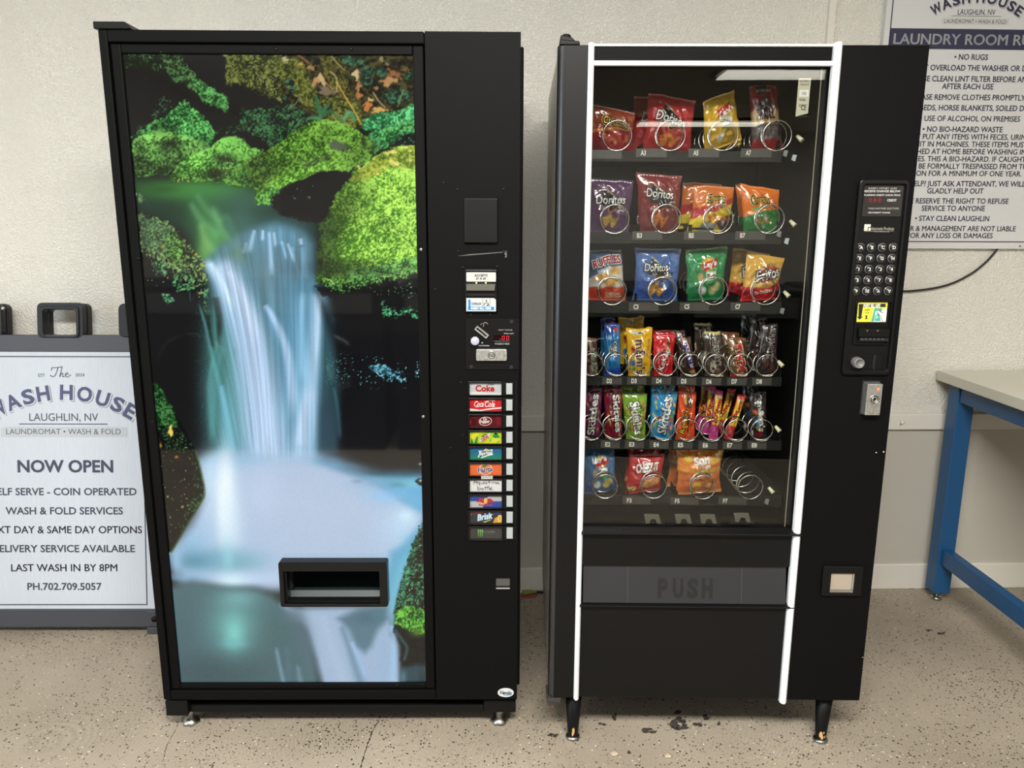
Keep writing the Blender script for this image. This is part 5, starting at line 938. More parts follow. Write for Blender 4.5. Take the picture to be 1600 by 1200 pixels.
for row, (y0, y1, yb, cr) in ROWS.items():
    z1, z0 = RM.at(1080, y0, TSH)[1], RM.at(1080, y1, TSH)[1]; zf_ = min(RM.at(1080, yb, TB)[1]-.001, z1-.003); TRAYZ[row] = zf_
    xe = RM.at(1222, y0, TSH)[0]
    b = MB(); b.box(xi0+.002, TSH, z0, xe, TSH+.006, z1, tray_m); b.box(xi0+.002, TSH+.006, min(zf_, z1)-.004, xe, .56, zf_, tray_m)
    cx = [RM.at(px, py, TSH+.02)[0] for px, py in COILS[row]]
    for a_, c_ in zip(cx[:-1], cx[1:]): b.box((a_+c_)/2-.0012, TSH+.01, zf_-.002, (a_+c_)/2+.0012, .55, zf_+.022, tray_m)
    b.box(xe-.003, TSH+.01, zf_-.002, xe, .55, zf_+.03, tray_m)
    for k in range(4):
        xx = xi0+.06+k*(xe-xi0-.1)/3; b.lathe([(.003, 0), (.002, .001)], (xx, TSH, z0+.006), 'y', black_matte, 8)
    sh = b.build('shelf', SM, .001)
    for i, (px, py) in enumerate(COILS[row]):
        c0 = RM.at(px, py, TSH+.012); r = cr*RM.ppm(px, py, TSH+.012); turns = 7; pitch = .045 if row in 'ABCF' else .05
        start = math.radians(232 if row in 'ABCF' else 312)
        pts = []; nn = 26*turns
        czc = c0[1]
        for k in range(nn+1):
            a = 2*PI*turns*k/nn; an = start-a; q_ = k/26
            yk = .004*q_ if q_ < .92 else .0037+(q_-.92)*pitch*1.1
            pts.append((c0[0]+r*math.cos(an), TSH-.007+yk, czc+r*math.sin(an)))
        m = MB(); m.tube(pts, .0016, wire_m, 6); m.build('coil', sh)
    for s, px, py in TAGS[row]:
        c0 = RM.at(px, py, TSH); m = MB(); h = min((z1-z0)*.8, .021); w = .075 if row in 'ABCF' else .05
        m.box(c0[0]-.018, TSH-.0015, c0[1]-h/2, c0[0]-.018+w, TSH, c0[1]+h/2, tag_bg)
        if s: m.text(s, c0[0], c0[1], TSH-.0020, printed, tag_txt, .0125 if row in 'ABCF' else .0135, .0125, bold=.03)
        m.build('slot_tag', sh)
# clear guides at the foot of the glass, rubber stops and hanging strips by the right side
b4 = [(1020, 810), (1068, 810), (1107, 810), (1160, 808)]
mgd = mat('clear_guide', c8(86, 82, 72), .2)
for px, py in b4:
    c0 = RM.at(px, py, .06); m = MB(); w = .024; m.ring([(c0[0]-w*.75, c0[1]-.014), (c0[0]+w*.95, c0[1]-.014), (c0[0]+w*.62, c0[1]+.012), (c0[0]-w, c0[1]+.012)], [(c0[0]-w*.35, c0[1]-.014), (c0[0]+w*.5, c0[1]-.014), (c0[0]+w*.25, c0[1]-.001), (c0[0]-w*.2, c0[1]-.001)], .058, .062, mgd)
    m.box(c0[0]-.03, .064, c0[1]-.022, c0[0]+.034, .070, c0[1]-.013, tray_m); m.build('tray_guide', SM)
mcl = mat('rubber_stop', c8(196, 190, 158), .5)
for px, py, k in [(1251, 217, 0), (1240.5, 247, 1), (1240, 350, 0), (1229, 377, 1), (1230.5, 461, 0), (1222, 486, 1), (1221, 570, 0), (1216.5, 672, 0), (1206, 768, 0), (1198, 784, 1), (1227, 240, 1), (1217, 366, 1)]:
    c0 = RM.at(px, py, .10); m = MB()
    if k: m.prism([(c0[0]-.006, c0[1]-.004), (c0[0]+.003, c0[1]-.008), (c0[0]+.006, c0[1]+.007), (c0[0]-.003, c0[1]+.008)], .098, .103, greywhite if px > 1227 else grey_plastic)
    else: m.cyl((c0[0]+.004, .10, c0[1]-.004), (c0[0]-.006, .11, c0[1]+.008), .006, .004, mcl, 12)
    m.build('side_stop', SM)
q = RM.rect(1246.5, 124, 1266, 181, .026); b = MB(); mt = .0262
tl, tr_, br_, bl_ = RM.at(1248, 122, .026), RM.at(1267.5, 122, .026), RM.at(1262.5, 177, .026), RM.at(1243, 182, .026)
b.flat([bl_, br_, tr_, tl], .0262, printed, c8(190, 184, 164)); b.box(min(bl_[0], tl[0]), .0262, bl_[1], tr_[0], .0266, bl_[1]+.0002, printed, c8(190, 184, 164))
def lb(s, x0, y0, x1, y1, c=c8(74, 70, 62), rot=.0): k = RM.rect(x0, y0, x1, y1, .026); b.text(s, (k[0]+k[2])/2, (k[1]+k[3])/2, .0258, printed, c, k[2]-k[0], k[3]-k[1], bold=.02, res=2)
lb('RATING', 1250, 125, 1264, 128.5); lb('FOR INDOOR USE', 1250, 131, 1264, 133.5); k = RM.rect(1249, 140.5, 1263.5, 151, .026); b.frect(*k, .0259, printed, c8(226, 226, 222)); lb('102', 1253, 143.5, 1260, 148.5); lb('MODEL', 1249, 154, 1259, 158); lb('VOLTS', 1248, 163, 1257, 167); lb('CE', 1251.5, 163.5, 1260, 172.5, c8(50, 48, 44))
b.build('rating_label', SM)
# coin / keypad housing on the right column
def qpts(a, t=0): return [RM.at(*p, t) for p in a]
kx0 = mid2(RM.at(1342, 282)[0], RM.at(1311, 583)[0]); kx1 = mid2(RM.at(1419, 283)[0], RM.at(1386, 583)[0]); kz0 = RM.at(1348, 584)[1]; kz1 = RM.at(1380, 281)[1]
b = MB(); b.ring(rrect(kx0, kz0, kx1, kz1, .010), rrect(kx0+.010, kz0+.010, kx1-.006, kz1-.010, .006), -.012, 0, black_gloss); b.rbox(kx0+.008, kz0+.008, kx1-.004, kz1-.008, -.005, .0, .006, black_dark)
kp = b.build('control_panel', SM, .002)
Y = -.0056
cx_ = (kx0+kx1)/2
def KR(x0, y0, x1, y1, t=-.005): return RM.rect(x0, y0, x1, y1, t)
def ktxt(b, s, x0, y0, x1, y1, c=c8(206, 206, 202), bold=.03, y=None):
    k = KR(x0, y0, x1, y1); b.text(s, (k[0]+k[2])/2, (k[1]+k[3])/2, Y-.0008 if y is None else y, printed, c, k[2]-k[0], k[3]-k[1], bold=bold, res=2)
b = MB(); b.flat(rrect(*KR(1348.5, 290.5, 1409.5, 338), .003), Y-.0004, mat('display_window', c8(14, 13, 15), .12))
ktxt(b, 'INSERT MONEY AND', 1356.5, 292.8, 1401, 296); ktxt(b, 'RECEIVE CHANGE BELOW', 1350.3, 297, 1406.5, 300.5); ktxt(b, 'FLASHING CREDIT CHECK PRICE', 1349.8, 303.5, 1406, 306.2); ktxt(b, 'CREDIT', 1385.7, 311, 1400.5, 315); ktxt(b, 'MAKE ANOTHER SELECTION', 1356.6, 324.3, 1403.6, 327.2); ktxt(b, 'USE CORRECT CHANGE', 1356, 331, 1390.3, 333.4)
dw = b.build('credit_display', kp)
b = MB(); b.frect(*KR(1352, 308.5, 1378, 317.5), Y-.0007, mat('dim_window', c8(44, 10, 18), .2))
for x0 in (1357.2, 1364.6, 1371.8): ktxt(b, '0', x0, 310, x0+4.4, 316, c8(150, 26, 44), bold=-.0, y=Y-.0011)
b.build('digits', dw)
b = MB(); a_ = KR(1350, 350.4, 1360, 360.5); b.frect(*a_, Y-.0003, printed, c8(224, 222, 204)); k = KR(1355.4, 354.8, 1360, 360.5); b.frect(*k, Y-.0006, printed, c8(34, 34, 34)); k = KR(1356.4, 356, 1360, 360.5); b.frect(*k, Y-.0009, printed, c8(224, 222, 204))
ktxt(b, 'Automatic Products', 1360.6, 354.5, 1396.5, 359.8, c8(220, 218, 206), .02); b.frect(*KR(1350.4, 361, 1366, 362), Y-.0004, printed, c8(150, 110, 106)); ktxt(b, 'international, ltd.', 1366, 360.8, 1390, 362.8, c8(206, 190, 180), .02); b.frect(*KR(1391, 361, 1396, 361.7), Y-.0004, printed, c8(150, 110, 106)); b.build('maker_logo', kp)
keys = ['A', 'B', 'C', 'D', 'E', 'F', 'G', 'H', '1', '2', '3', '4', '5', '6', '7', '8', '9', '10', 'up', 'down']
ring_m = mat('key_ring', c8(150, 150, 148), .25, .8); key_m = mat('key_black', c8(30, 30, 30), .3)
for i, kk in enumerate(keys):
    rr, cc = divmod(i, 4); px = 1344.4+17.1*cc-1.9*rr; py = 386.6+17.0*rr; p = RM.at(px, py, -.008)
    m = MB(); m.lathe([(.0102, .0), (.0102, .0035), (.0086, .0035), (.0086, .002)], (p[0], -.005, p[1]), 'y', ring_m, 22); m.lathe([(.0085, .0), (.0085, .006), (.0072, .0078)], (p[0], -.005, p[1]), 'y', key_m, 22)
    if kk == 'up': m.flat([(p[0]-.0038, p[1]-.0028), (p[0]+.0038, p[1]-.0028), (p[0], p[1]+.0042)], -.0132, printed, c8(226, 226, 222)); m.flat([(p[0]-.0016, p[1]-.0016), (p[0]+.0016, p[1]-.0016), (p[0], p[1]+.0014)], -.0135, printed, c8(40, 40, 40))
    elif kk == 'down': m.flat([(p[0], p[1]-.0042), (p[0]+.0038, p[1]+.0028), (p[0]-.0038, p[1]+.0028)], -.0132, printed, c8(226, 226, 222)); m.flat([(p[0], p[1]-.0014), (p[0]+.0016, p[1]+.0016), (p[0]-.0016, p[1]+.0016)], -.0135, printed, c8(40, 40, 40))
    else: m.text(kk, p[0], p[1], -.0133, printed, c8(226, 226, 222), .0078 if kk == '10' else None, .0078, bold=.03)
    m.build('key', kp)
# note reader
b = MB(); q = KR(1334.5, 470, 1389, 538); b.ring(rrect(*q, .003), rrect(q[0]+.003, q[1]+.002, q[2]-.001, q[3]-.003, .002), -.011, -.005, black_dark)
k = KR(1337.5, 471.5, 1387.5, 507.5); b.rbox(*k, -.007, -.005, .002, black_dark); z_ = KR(1338, 509, 1387, 524)
zt2 = KR(1340, 510, 1384, 511)[3]; zb2 = KR(1340, 536, 1384, 537)[1]; k = KR(1338.5, 510, 1385, 535)
b.add([(k[0], -.006, zt2), (k[2], -.006, zt2), (k[2], -.018, zt2-.006), (k[0], -.018, zt2-.006), (k[0], -.018, zb2+.018), (k[2], -.018, zb2+.018), (k[0], -.006, zb2+.014), (k[2], -.006, zb2+.014)], [(0, 3, 2, 1), (3, 4, 5, 2), (4, 6, 7, 5), (0, 6, 4, 3), (1, 2, 5, 7)], black_dark)
nr = b.build('bill_acceptor', kp, .001)
b = MB(); b.frect(*KR(1341, 526.5, 1386, 532.5), -.0125, cavity)
for k_ in range(6): b.frect(*KR(1343+6.4*k_, 528.6, 1346.6+6.4*k_, 529.4), -.0128, grey_plastic)
b.build('bill_slot', nr)
b = MB(); yy = -.0076; A = [RM.at(*p, -.007) for p in ((1335.5, 503), (1383.5, 503), (1387, 472), (1338, 472.5))]
def uv(u, v): return ((A[0][0]*(1-u)+A[1][0]*u)*(1-v)+(A[3][0]*(1-u)+A[2][0]*u)*v, (A[0][1]*(1-u)+A[1][1]*u)*(1-v)+(A[3][1]*(1-u)+A[2][1]*u)*v)
U = lambda pts, c, d: b.flat([uv(*p) for p in pts], yy-d, printed, c)
U([(0, 0), (1, 0), (1, 1), (0, 1)], c8(244, 236, 66), 0); U([(.54, 0), (1, 0), (1, .72), (.84, .6), (.56, .72)], c8(240, 236, 226), .0002); U([(.08, .92), (.94, .92), (.94, .75), (.22, .75), (.2, .27), (.25, .27), (.14, .11), (.06, .27), (.1, .27)], c8(34, 34, 30), .0003)
b.text('INSERT BILL HERE', *uv(.5, .835), yy-.0007, printed, c8(240, 236, 226), .041, .0078, bold=.04, shear=.2); b.text('ACCEPTS', *uv(.37, .61), yy-.0004, printed, c8(60, 58, 30), .0125, .0042, bold=.03); b.text('$1 & $5', *uv(.37, .47), yy-.0004, printed, c8(60, 58, 30), .0085, .0042, bold=.03)
U([(.31, .15), (.41, .15), (.375, .24), (.41, .33), (.31, .33), (.345, .24)], c8(50, 48, 30), .0004)
U([(.53, .03), (.62, .03), (.64, .7), (.59, .7)], c8(70, 176, 164), .0004); U([(.62, .56), (.84, .56), (.84, .7), (.6, .7)], c8(70, 176, 164), .0005); U([(.64, .05), (.84, .05), (.8, .35), (.72, .42), (.64, .3)], c8(64, 180, 160), .0005); U([(.66, .2), (.7, .32), (.74, .26), (.7, .16)], c8(206, 232, 224), .0007)
U([(.84, .02), (1, .02), (1, .6), (.86, .5), (.7, .62), (.66, .52), (.74, .44)], c8(240, 236, 228), .0008)
b.ribbon([uv(*p) for p in [(.84, .48), (.76, .58), (.68, .56), (.68, .48), (.76, .38), (.9, .02)]], .0011, yy-.0011, printed, c8(60, 90, 84)); b.ribbon([uv(*p) for p in [(.74, .58), (.84, .48), (.92, .46)]], .0011, yy-.0011, printed, c8(80, 80, 76))
b.build('instruction_label', nr)
for px in (1355, 1371.2):
    p = RM.at(px, 516.5, -.018); b = MB(); b.flat([(p[0], p[1]-.003), (p[0]+.003, p[1]+.002), (p[0], p[1]), (p[0]-.003, p[1]+.002)], -.0186, mat('dim_yellow', c8(120, 116, 50), .5) if 'dim_yellow' not in MATS else MATS['dim_yellow']); b.build('indicator_light', nr)
b = MB(); k = KR(1321.5, 552, 1380, 580); b.ring(rrect(*k, .003), rrect(k[0]+.0012, k[1]+.0012, k[2]-.0012, k[3]-.0012, .002), -.0062, -.005, black_dark)
p = RM.at(1366.3, 566, -.006); b.fell(p[0], p[1], .0042, .019, -.0062, cavity, n=20); b.fell(p[0]+.0028, p[1]-.002, .0016, .015, -.0066, black_dark, n=16); b.build('coin_slot', kp)
b = MB(); p = RM.at(1341, 567, -.02); b.lathe([(.0125, 0), (.0135, .004), (.0125, .02), (.0115, .024), (.0095, .024), (.0095, .0225)], (p[0], -.005, p[1]), 'y', grey_plastic, 28); b.build('coin_return_knob', kp)
# lock housing
b = MB(); k = RM.rect(1354, 600, 1378, 649, -.022); k = (RM.at(1352, 625, -.02)[0], RM.at(1363, 649, -.02)[1], RM.at(1376.5, 625, -.02)[0], RM.at(1366, 599, -.02)[1])
b.prism(rrect(k[0], k[1], k[2], k[3], .002), -.024, 0, castm, taper=.97); b.box(k[0]-.003, -.003, k[1]-.003, k[2]+.003, 0, k[3]+.003, black_matte); lk = b.build('lock_housing', SM, .0015)
b = MB(); p = ((k[0]+k[2])/2+.001, (k[1]+k[3])/2+.001); b.lathe([(.0115, 0), (.0115, .002), (.009, .002), (.009, .0008)], (p[0], -.024, p[1]), 'y', zinc, 24); b.lathe([(.007, 0), (.007, .002), (.0045, .002), (.0045, .001)], (p[0], -.024, p[1]), 'y', chrome, 20); b.fell(p[0], p[1], .003, .003, -.0257, black_matte); b.build('lock_cylinder', lk)
b = MB(); p = RM.at(1372, 608, -.024); b.fell(p[0], p[1], .0035, .0045, -.0246, mat('orange_dot', c8(232, 130, 82), .5)); b.build('orange_mark', lk)
# coin return cup
q = (mid2(RM.at(1285, 884)[0], RM.at(1281, 929)[0]), RM.at(1314, 929)[1], mid2(RM.at(1347, 884)[0], RM.at(1344, 929)[0]), RM.at(1314, 883)[1]); k = RM.rect(1296, 894.5, 1332.5, 924)
b = MB(); b.ring(rrect(*q, .004), rrect(*k, .002), -.009, 0, black_dark); cu = b.build('coin_return_cup', SM, .002)
b = MB(); b.add([(k[0], -.001, k[1]+.006), (k[2]-.004, -.001, k[1]+.006), (k[2]-.004, -.004, k[3]), (k[0], -.004, k[3])], [(0, 1, 2, 3)], mat('return_flap', c8(196, 184, 172), .3, .55)); b.add([(k[0], -.0055, k[1]), (k[2], -.0055, k[1]), (k[2]-.004, -.001, k[1]+.006), (k[0], -.001, k[1]+.006)], [(0, 1, 2, 3)], chrome); b.add([(k[2]-.004, -.001, k[1]+.006), (k[2], -.0055, k[1]), (k[2], -.0055, k[3]), (k[2]-.004, -.001, k[3])], [(0, 1, 2, 3)], chrome); b.build('return_door', cu)

# ------------------------------------------------------------------ packets in the snack machine
def lerp(a, b, t): return a+(b-a)*t
NU, NV = 44, 60
def refine(v, f, L):
    """split the triangles of a lettering outline until no edge is longer than L"""
    v = [tuple(p) for p in v]; T = []
    for p in f: T += [(p[0], p[i], p[i+1]) for i in range(1, len(p)-1)]
    for _ in range(5):
        mid = {}; out = []; hit = False
        def m(a, b):
            k = (min(a, b), max(a, b))
            if (v[a][0]-v[b][0])**2+(v[a][1]-v[b][1])**2 <= L*L: return None
            if k not in mid: v.append(((v[a][0]+v[b][0])/2, (v[a][1]+v[b][1])/2)); mid[k] = len(v)-1
            return mid[k]
        for a, b, c in T:
            ab, bc, ca = m(a, b), m(b, c), m(c, a); n = (ab is not None)+(bc is not None)+(ca is not None)
            if n == 0: out.append((a, b, c)); continue
            hit = True
            if n == 3: out += [(a, ab, ca), (ab, b, bc), (ca, bc, c), (ab, bc, ca)]; continue
            while (ab is None) if n == 1 else (ab is None or bc is None): a, b, c, ab, bc, ca = b, c, a, bc, ca, ab
            if n == 1: out += [(a, ab, c), (ab, b, c)]
            else: out += [(a, ab, c), (ab, b, bc), (ab, bc, c)]
        T = out
        if not hit: break
    return np.array(v), [list(t) for t in T]
def packet(name, label, cat, quad, art, texts=(), t=TB, depth=.034, seed=1, group=None, row=None, pinch=.05, wrinkle=1.0, parts=(), crimp=.045, box=False):
    """quad: photograph corners TL, TR, BR, BL at depth t; art(Paint in u*100, v*100 from the top left)"""
    Q = [RM.at(px, py, t) for px, py in quad]
    if row:                                                   # stand it on its tray
        zb = min(Q[2][1], Q[3][1]); dz = TRAYZ[row]+.0008-zb; Q = [(q[0], q[1]+(dz if i > 1 else 0)) for i, q in enumerate(Q)]
    Qa = np.array(Q); W = (np.linalg.norm(Qa[1]-Qa[0])+np.linalg.norm(Qa[2]-Qa[3]))/2; H = (np.linalg.norm(Qa[3]-Qa[0])+np.linalg.norm(Qa[2]-Qa[1]))/2
    base = Qa.mean(0); by = t
    def surf(u, v, side=-1):
        """u from the left, v from the top; side -1 front, +1 back"""
        uu = .5+(u-.5)*(1-pinch*np.sin(PI*np.clip(v, 0, 1))+wrinkle*.09*(fbm(v*5+seed*2.3+np.where(u > .5, 7.7, 0), v*0+seed, seed+31, 2)-.5))
        x = (Qa[0, 0]*(1-uu)+Qa[1, 0]*uu)*(1-v)+(Qa[3, 0]*(1-uu)+Qa[2, 0]*uu)*v
        v0_ = v; v = v+wrinkle*.05*(fbm(u*3.5+seed, u*0+seed*1.7, seed+41, 2)-.5)*(1-v)
        z = (Qa[0, 1]*(1-uu)+Qa[1, 1]*uu)*(1-v)+(Qa[3, 1]*(1-uu)+Qa[2, 1]*uu)*v
        v = v0_; vv = np.clip((v-crimp)/(1-2*crimp), 0, 1); e = np.clip(1-np.abs(2*u-1)**(6 if box else 2.4), 0, 1); g = np.sin(PI*vv)**(.28 if box else .62)
        d = depth/2*e**.75*g+.0006*e
        wr = (fbm(u*4+seed, v*5, seed, 3)-.5)*.012+(fbm(u*9+v*5, v*8-u*3+seed, seed+7, 2)-.5)*.007-(np.abs(fbm(u*4-v*2.5+seed*3, v*3.2+u*1.5, seed+11, 2)-.5))*.03+.004
        d = d+wr*wrinkle*np.clip(g, 0, 1)*np.clip(e, 0, 1)*(1.0 if side < 0 else .6)
        cr = np.where((v < crimp) | (v > 1-crimp), .0006*np.sin(u*90), 0)
        return x, by+side*d+cr, z
    u = np.linspace(0, 1, NU); v = np.linspace(0, 1, NV); U, V = np.meshgrid(u, v)
    P = Paint(U*100, V*100, (120, 120, 120)); art(P); colF = lin(np.clip(P.C, 0, 1)).reshape(-1, 3)
    b = MB(); idx = np.arange(NU*NV).reshape(NV, NU)
    x, y, z = surf(U, V); x2, y2, z2 = surf(U, V, 1)
    f = np.stack([idx[:-1, :-1], idx[1:, :-1], idx[1:, 1:], idx[:-1, 1:]], -1).reshape(-1, 4)
    P3 = lambda a, b_, c: np.stack([a.ravel()-base[0], b_.ravel()-by, c.ravel()-base[1]], 1)
    b.add(P3(x, y, z), f.tolist(), foil, colF, True)
    k = 3; i2 = idx[::k, ::k]  # coarser back
    ub = np.linspace(0, 1, NU//2); vb = np.linspace(0, 1, NV//2); UB, VB = np.meshgrid(ub, vb); xb, yb, zb = surf(UB, VB, 1); ib = np.arange(UB.size).reshape(UB.shape)
    f = np.stack([ib[:-1, :-1], ib[:-1, 1:], ib[1:, 1:], ib[1:, :-1]], -1).reshape(-1, 4)
    b.add(P3(xb, yb, zb), f.tolist(), foil, tuple(np.array(np.clip(P.C, 0, 1)).reshape(-1, 3).mean(0)), True)
    px = RM.ppm(sum(q[0] for q in quad)/4, sum(q[1] for q in quad)/4, t)
    eu = (Qa[1]-Qa[0]+Qa[2]-Qa[3]); eu = eu/np.linalg.norm(eu)
    lvl = 0
    for tx in texts:
        s, u0, v0, w, h, c = tx[:6]; o = tx[6] if len(tx) > 6 else {}
        tv, tf = fitted(s, w*px if w else None, h*px if h else None, o.get('shear', 0), o.get('bold', .03), res=3); tv, tf = refine(tv, tf, .0035)
        a = math.radians(o.get('rot', 0)); ca, sa = math.cos(a), math.sin(a); X_ = tv[:, 0]*ca-tv[:, 1]*sa; Z_ = tv[:, 0]*sa+tv[:, 1]*ca
        arc = o.get('arc', 0)
        if arc: Z_ = Z_-arc*(X_**2)/max(1e-6, np.abs(X_).max())
        uu = np.clip(u0+X_/W, .01, .99); vv = np.clip(v0-Z_/H, .01, .99); xx, yy_, zz = surf(uu, vv)
        lvl += 1; b.add(P3(xx, yy_-.0012-.0003*lvl, zz), tf, foil, c8(*c))
    o = b.build(name); RMm = Matrix(((RM.ex.x, RM.ey.x, RM.ez.x, 0), (RM.ex.y, RM.ey.y, RM.ez.y, 0), (RM.ex.z, RM.ey.z, RM.ez.z, 0), (0, 0, 0, 1)))
    wp = RM.o+RM.ex*base[0]+RM.ey*by+RM.ez*base[1]; o.matrix_world = Matrix.Translation(wp) @ RMm
    return tag(o, label, cat, group)
def behind(src, dx_px, dz_px, dt, label, name=None, group=None, ref=(1100, 400)):
    """a second packet of the same kind further back in the coil"""
    o = src.copy(); C.objects.link(o); k = RM.ppm(*ref, TB)
    o.location = src.location+RM.ex*dx_px*k+RM.ey*dt+RM.ez*dz_px*k
    o['label'] = label
    if group: o['group'] = group
    return o
G = {r: 'packets on the %s shelf' % n for r, n in zip('ABCDEF', ('top', 'second', 'third', 'fourth', 'fifth', 'bottom'))}

def a_hot(P):        # curls, dark top
    P.poly([(-5, -5), (105, -5), (105, 105), (-5, 105)], (150, 66, 40), 2); P.poly([(-5, 55), (40, 50), (105, 30), (105, 105), (-5, 105)], (158, 34, 44), 2); P.poly([(-5, 55), (30, 48), (105, 36), (105, 40), (30, 56), (-5, 60)], (214, 130, 60), 1.5)
    for i in range(8): P.stroke([(32+9*i, 60+6*(i % 3)), (38+8*i, 72+5*(i % 2))], 4, 4, (184, 84, 46) if i % 2 else (208, 110, 66), .9)
    P.poly([(-5, 78), (20, 72), (40, 105), (-5, 105)], (132, 24, 34), 3); P.blob(60, 78, 3, 4, (226, 220, 214), .9)
def dorit(base, dk, chip, hi=None):
    def f(P):
        P.poly([(-5, -5), (105, -5), (105, 105), (-5, 105)], base, 2); P.poly([(-5, 60), (105, 60), (105, 105), (-5, 105)], dk, 25, a=.7)
        P.poly([(36, 14), (74, 44), (86, 46), (84, 50), (46, 62), (42, 50), (24, 48)], (24, 22, 24), 1.5); P.stroke([(36, 15), (50, 26), (58, 31)], 1.5, 1, (226, 214, 170), .9); P.stroke([(44, 52), (47, 62), (60, 57), (76, 47)], 1.6, 1.0, (226, 120, 70), .95)
        for pts in ([(30, 72), (52, 64), (56, 70), (40, 92), (36, 88)], [(50, 76), (74, 70), (58, 92), (54, 90)]): P.poly(pts, chip, 1.2, 1.5, 4)
        P.specks([(28, 64), (78, 64), (78, 94), (28, 94)], tuple(int(c*.62) for c in chip), .72, 3.0, 5, 3, .6)
        P.specks([(66, 58), (84, 58), (84, 62), (66, 62)], (226, 222, 216), .5, 2, 6, 1, .8)
    return f
def a_lays(base, dk, tone=(210, 190, 120)):
    def f(P):
        P.poly([(-5, -5), (105, -5), (105, 105), (-5, 105)], base, 2); P.poly([(-5, 66), (105, 66), (105, 105), (-5, 105)], dk, 20, a=.7)
        P.blob(54, 30, 19, 14, (236, 186, 60), 1, 8); P.poly([(34, 28), (76, 20), (78, 34), (38, 44)], (204, 36, 44), 1.2)
        P.poly([(48, 44), (74, 44), (76, 60), (46, 62)], (226, 222, 208), 1.4); P.specks([(50, 48), (74, 48), (74, 54), (50, 54)], (60, 90, 60), .45, 2, 3, 1)
        P.blob(34, 54, 8, 9, (204, 160, 108), 1, 6); P.blob(68, 80, 12, 10, tone, 1, 6); P.blob(80, 74, 10, 9, tuple(int(c*.9) for c in tone), 1, 6); P.blob(40, 80, 11, 9, (232, 232, 224), 1, 6)
        P.specks([(55, 65), (92, 65), (92, 92), (55, 92)], (140, 130, 60), .8, 3, 5, 3, .6); P.poly([(46, 62), (76, 60), (76, 66), (46, 68)], (60, 150, 80), 1)
    return f
def a_jerky(P):
    P.poly([(-5, -5), (105, -5), (105, 105), (-5, 105)], (150, 34, 38), 1); P.poly([(20, -5), (62, -5), (58, 14), (24, 14)], (52, 34, 34), 2); P.blob(46, 36, 32, 17, (52, 30, 28), 1, 8)
    P.poly([(-5, 40), (14, 34), (22, 50), (70, 50), (78, 34), (105, 36), (105, 58), (-5, 58)], (188, 160, 112), 1.5); P.poly([(-5, 58), (105, 57), (105, 80), (-5, 80)], (88, 82, 82), 1.5); P.specks([(0, 60), (100, 60), (100, 79), (0, 79)], (128, 110, 104), .6, 7, 3, 3, .7)
def a_fries(P):
    P.poly([(-5, -5), (105, -5), (105, 105), (-5, 105)], (226, 122, 50), 1); P.poly([(-5, 48), (30, 46), (60, 40), (105, 20), (105, 105), (-5, 105)], (196, 46, 52), 1.5); P.poly([(-5, 72), (20, 66), (60, 54), (105, 34), (105, 105), (-5, 105)], (240, 212, 48), 2); P.poly([(88, 105), (60, 80), (76, 70), (105, 60), (105, 105)], (44, 28, 28), 3)
    P.poly([(28, 82), (40, 76), (64, 84), (62, 105), (20, 105)], (150, 150, 152), 4); P.poly([(6, 88), (60, 92), (60, 96), (4, 93)], (50, 50, 46), 1)
    for i in range(9): P.stroke([(36+7*i, 62+4*(i % 3)), (42+7*i, 72+6*(i % 2))], 2.5, 2.5, (190, 70, 40) if i % 2 else (232, 150, 50), .9)
    P.blob(80, 80, 4, 7, (226, 222, 218), .9); P.blob(62, 84, 3, 6, (96, 60, 120), .7)
def a_crunch(P):
    P.poly([(-5, -5), (105, -5), (105, 105), (-5, 105)], (240, 122, 34), 1); P.poly([(-5, 70), (30, 58), (60, 50), (105, 46), (105, 105), (-5, 105)], (36, 130, 62), 1.6); P.poly([(24, 47), (66, 38), (66, 43), (26, 53)], (120, 190, 80), 1.2)
    for i in range(9): P.stroke([(28+6*i, 78-5*(i % 3)), (34+5*i, 70+6*(i % 2))], 2.2, 2.2, (232, 120, 50), .9)
    P.blob(58, 66, 6, 8, (228, 214, 200), .9); P.blob(52, 86, 4, 4, (214, 214, 206), .9); P.specks([(30, 55), (72, 52), (72, 90), (30, 90)], (150, 70, 40), .75, 4, 9, 3, .7); P.poly([(72, 20), (92, 30), (90, 42), (74, 40)], (186, 90, 40), 4, a=.5)
def a_ruffles(P):
    P.poly([(-5, -5), (105, -5), (105, 105), (-5, 105)], (58, 86, 124), 1); P.poly([(-5, 58), (30, 44), (64, 34), (105, 28), (105, 80), (-5, 80)], (224, 222, 216), 2); P.poly([(-5, 74), (20, 71), (40, 74), (60, 70), (80, 74), (105, 70), (105, 105), (-5, 105)], (206, 72, 44), 1.5, 2, 6)
    P.blob(36, 52, 24, 8, (216, 164, 92), 1, 5, -.2); P.blob(76, 40, 16, 9, (214, 160, 88), 1, 5); P.blob(62, 62, 24, 8, (224, 170, 92), 1, 5, -.1); P.poly([(24, 40), (60, 30), (70, 34), (30, 46)], (214, 220, 228), 3, 2)
def a_fritos(P):
    P.poly([(-5, -5), (105, -5), (105, 105), (-5, 105)], (230, 176, 72), 1); P.poly([(-5, 70), (60, 72), (80, 64), (105, 44), (105, 105), (-5, 105)], (200, 34, 40), 1.4); P.blob(58, 44, 38, 24, (240, 208, 130), .9, 6, -.3); P.blob(62, 40, 29, 18, (172, 26, 40), 1, 8, -.3); P.poly([(30, 30), (60, 16), (84, 14), (70, 26), (44, 34)], (150, 116, 52), 3, a=.7); P.poly([(6, 78), (14, 78), (16, 88), (4, 88)], (90, 24, 24), 1.5)
def solid(c, c2=None):
    def f(P):
        P.poly([(-5, -5), (105, -5), (105, 105), (-5, 105)], c, 1)
        if c2: P.poly([(-5, 86), (105, 86), (105, 105), (-5, 105)], c2, 2)
    return f
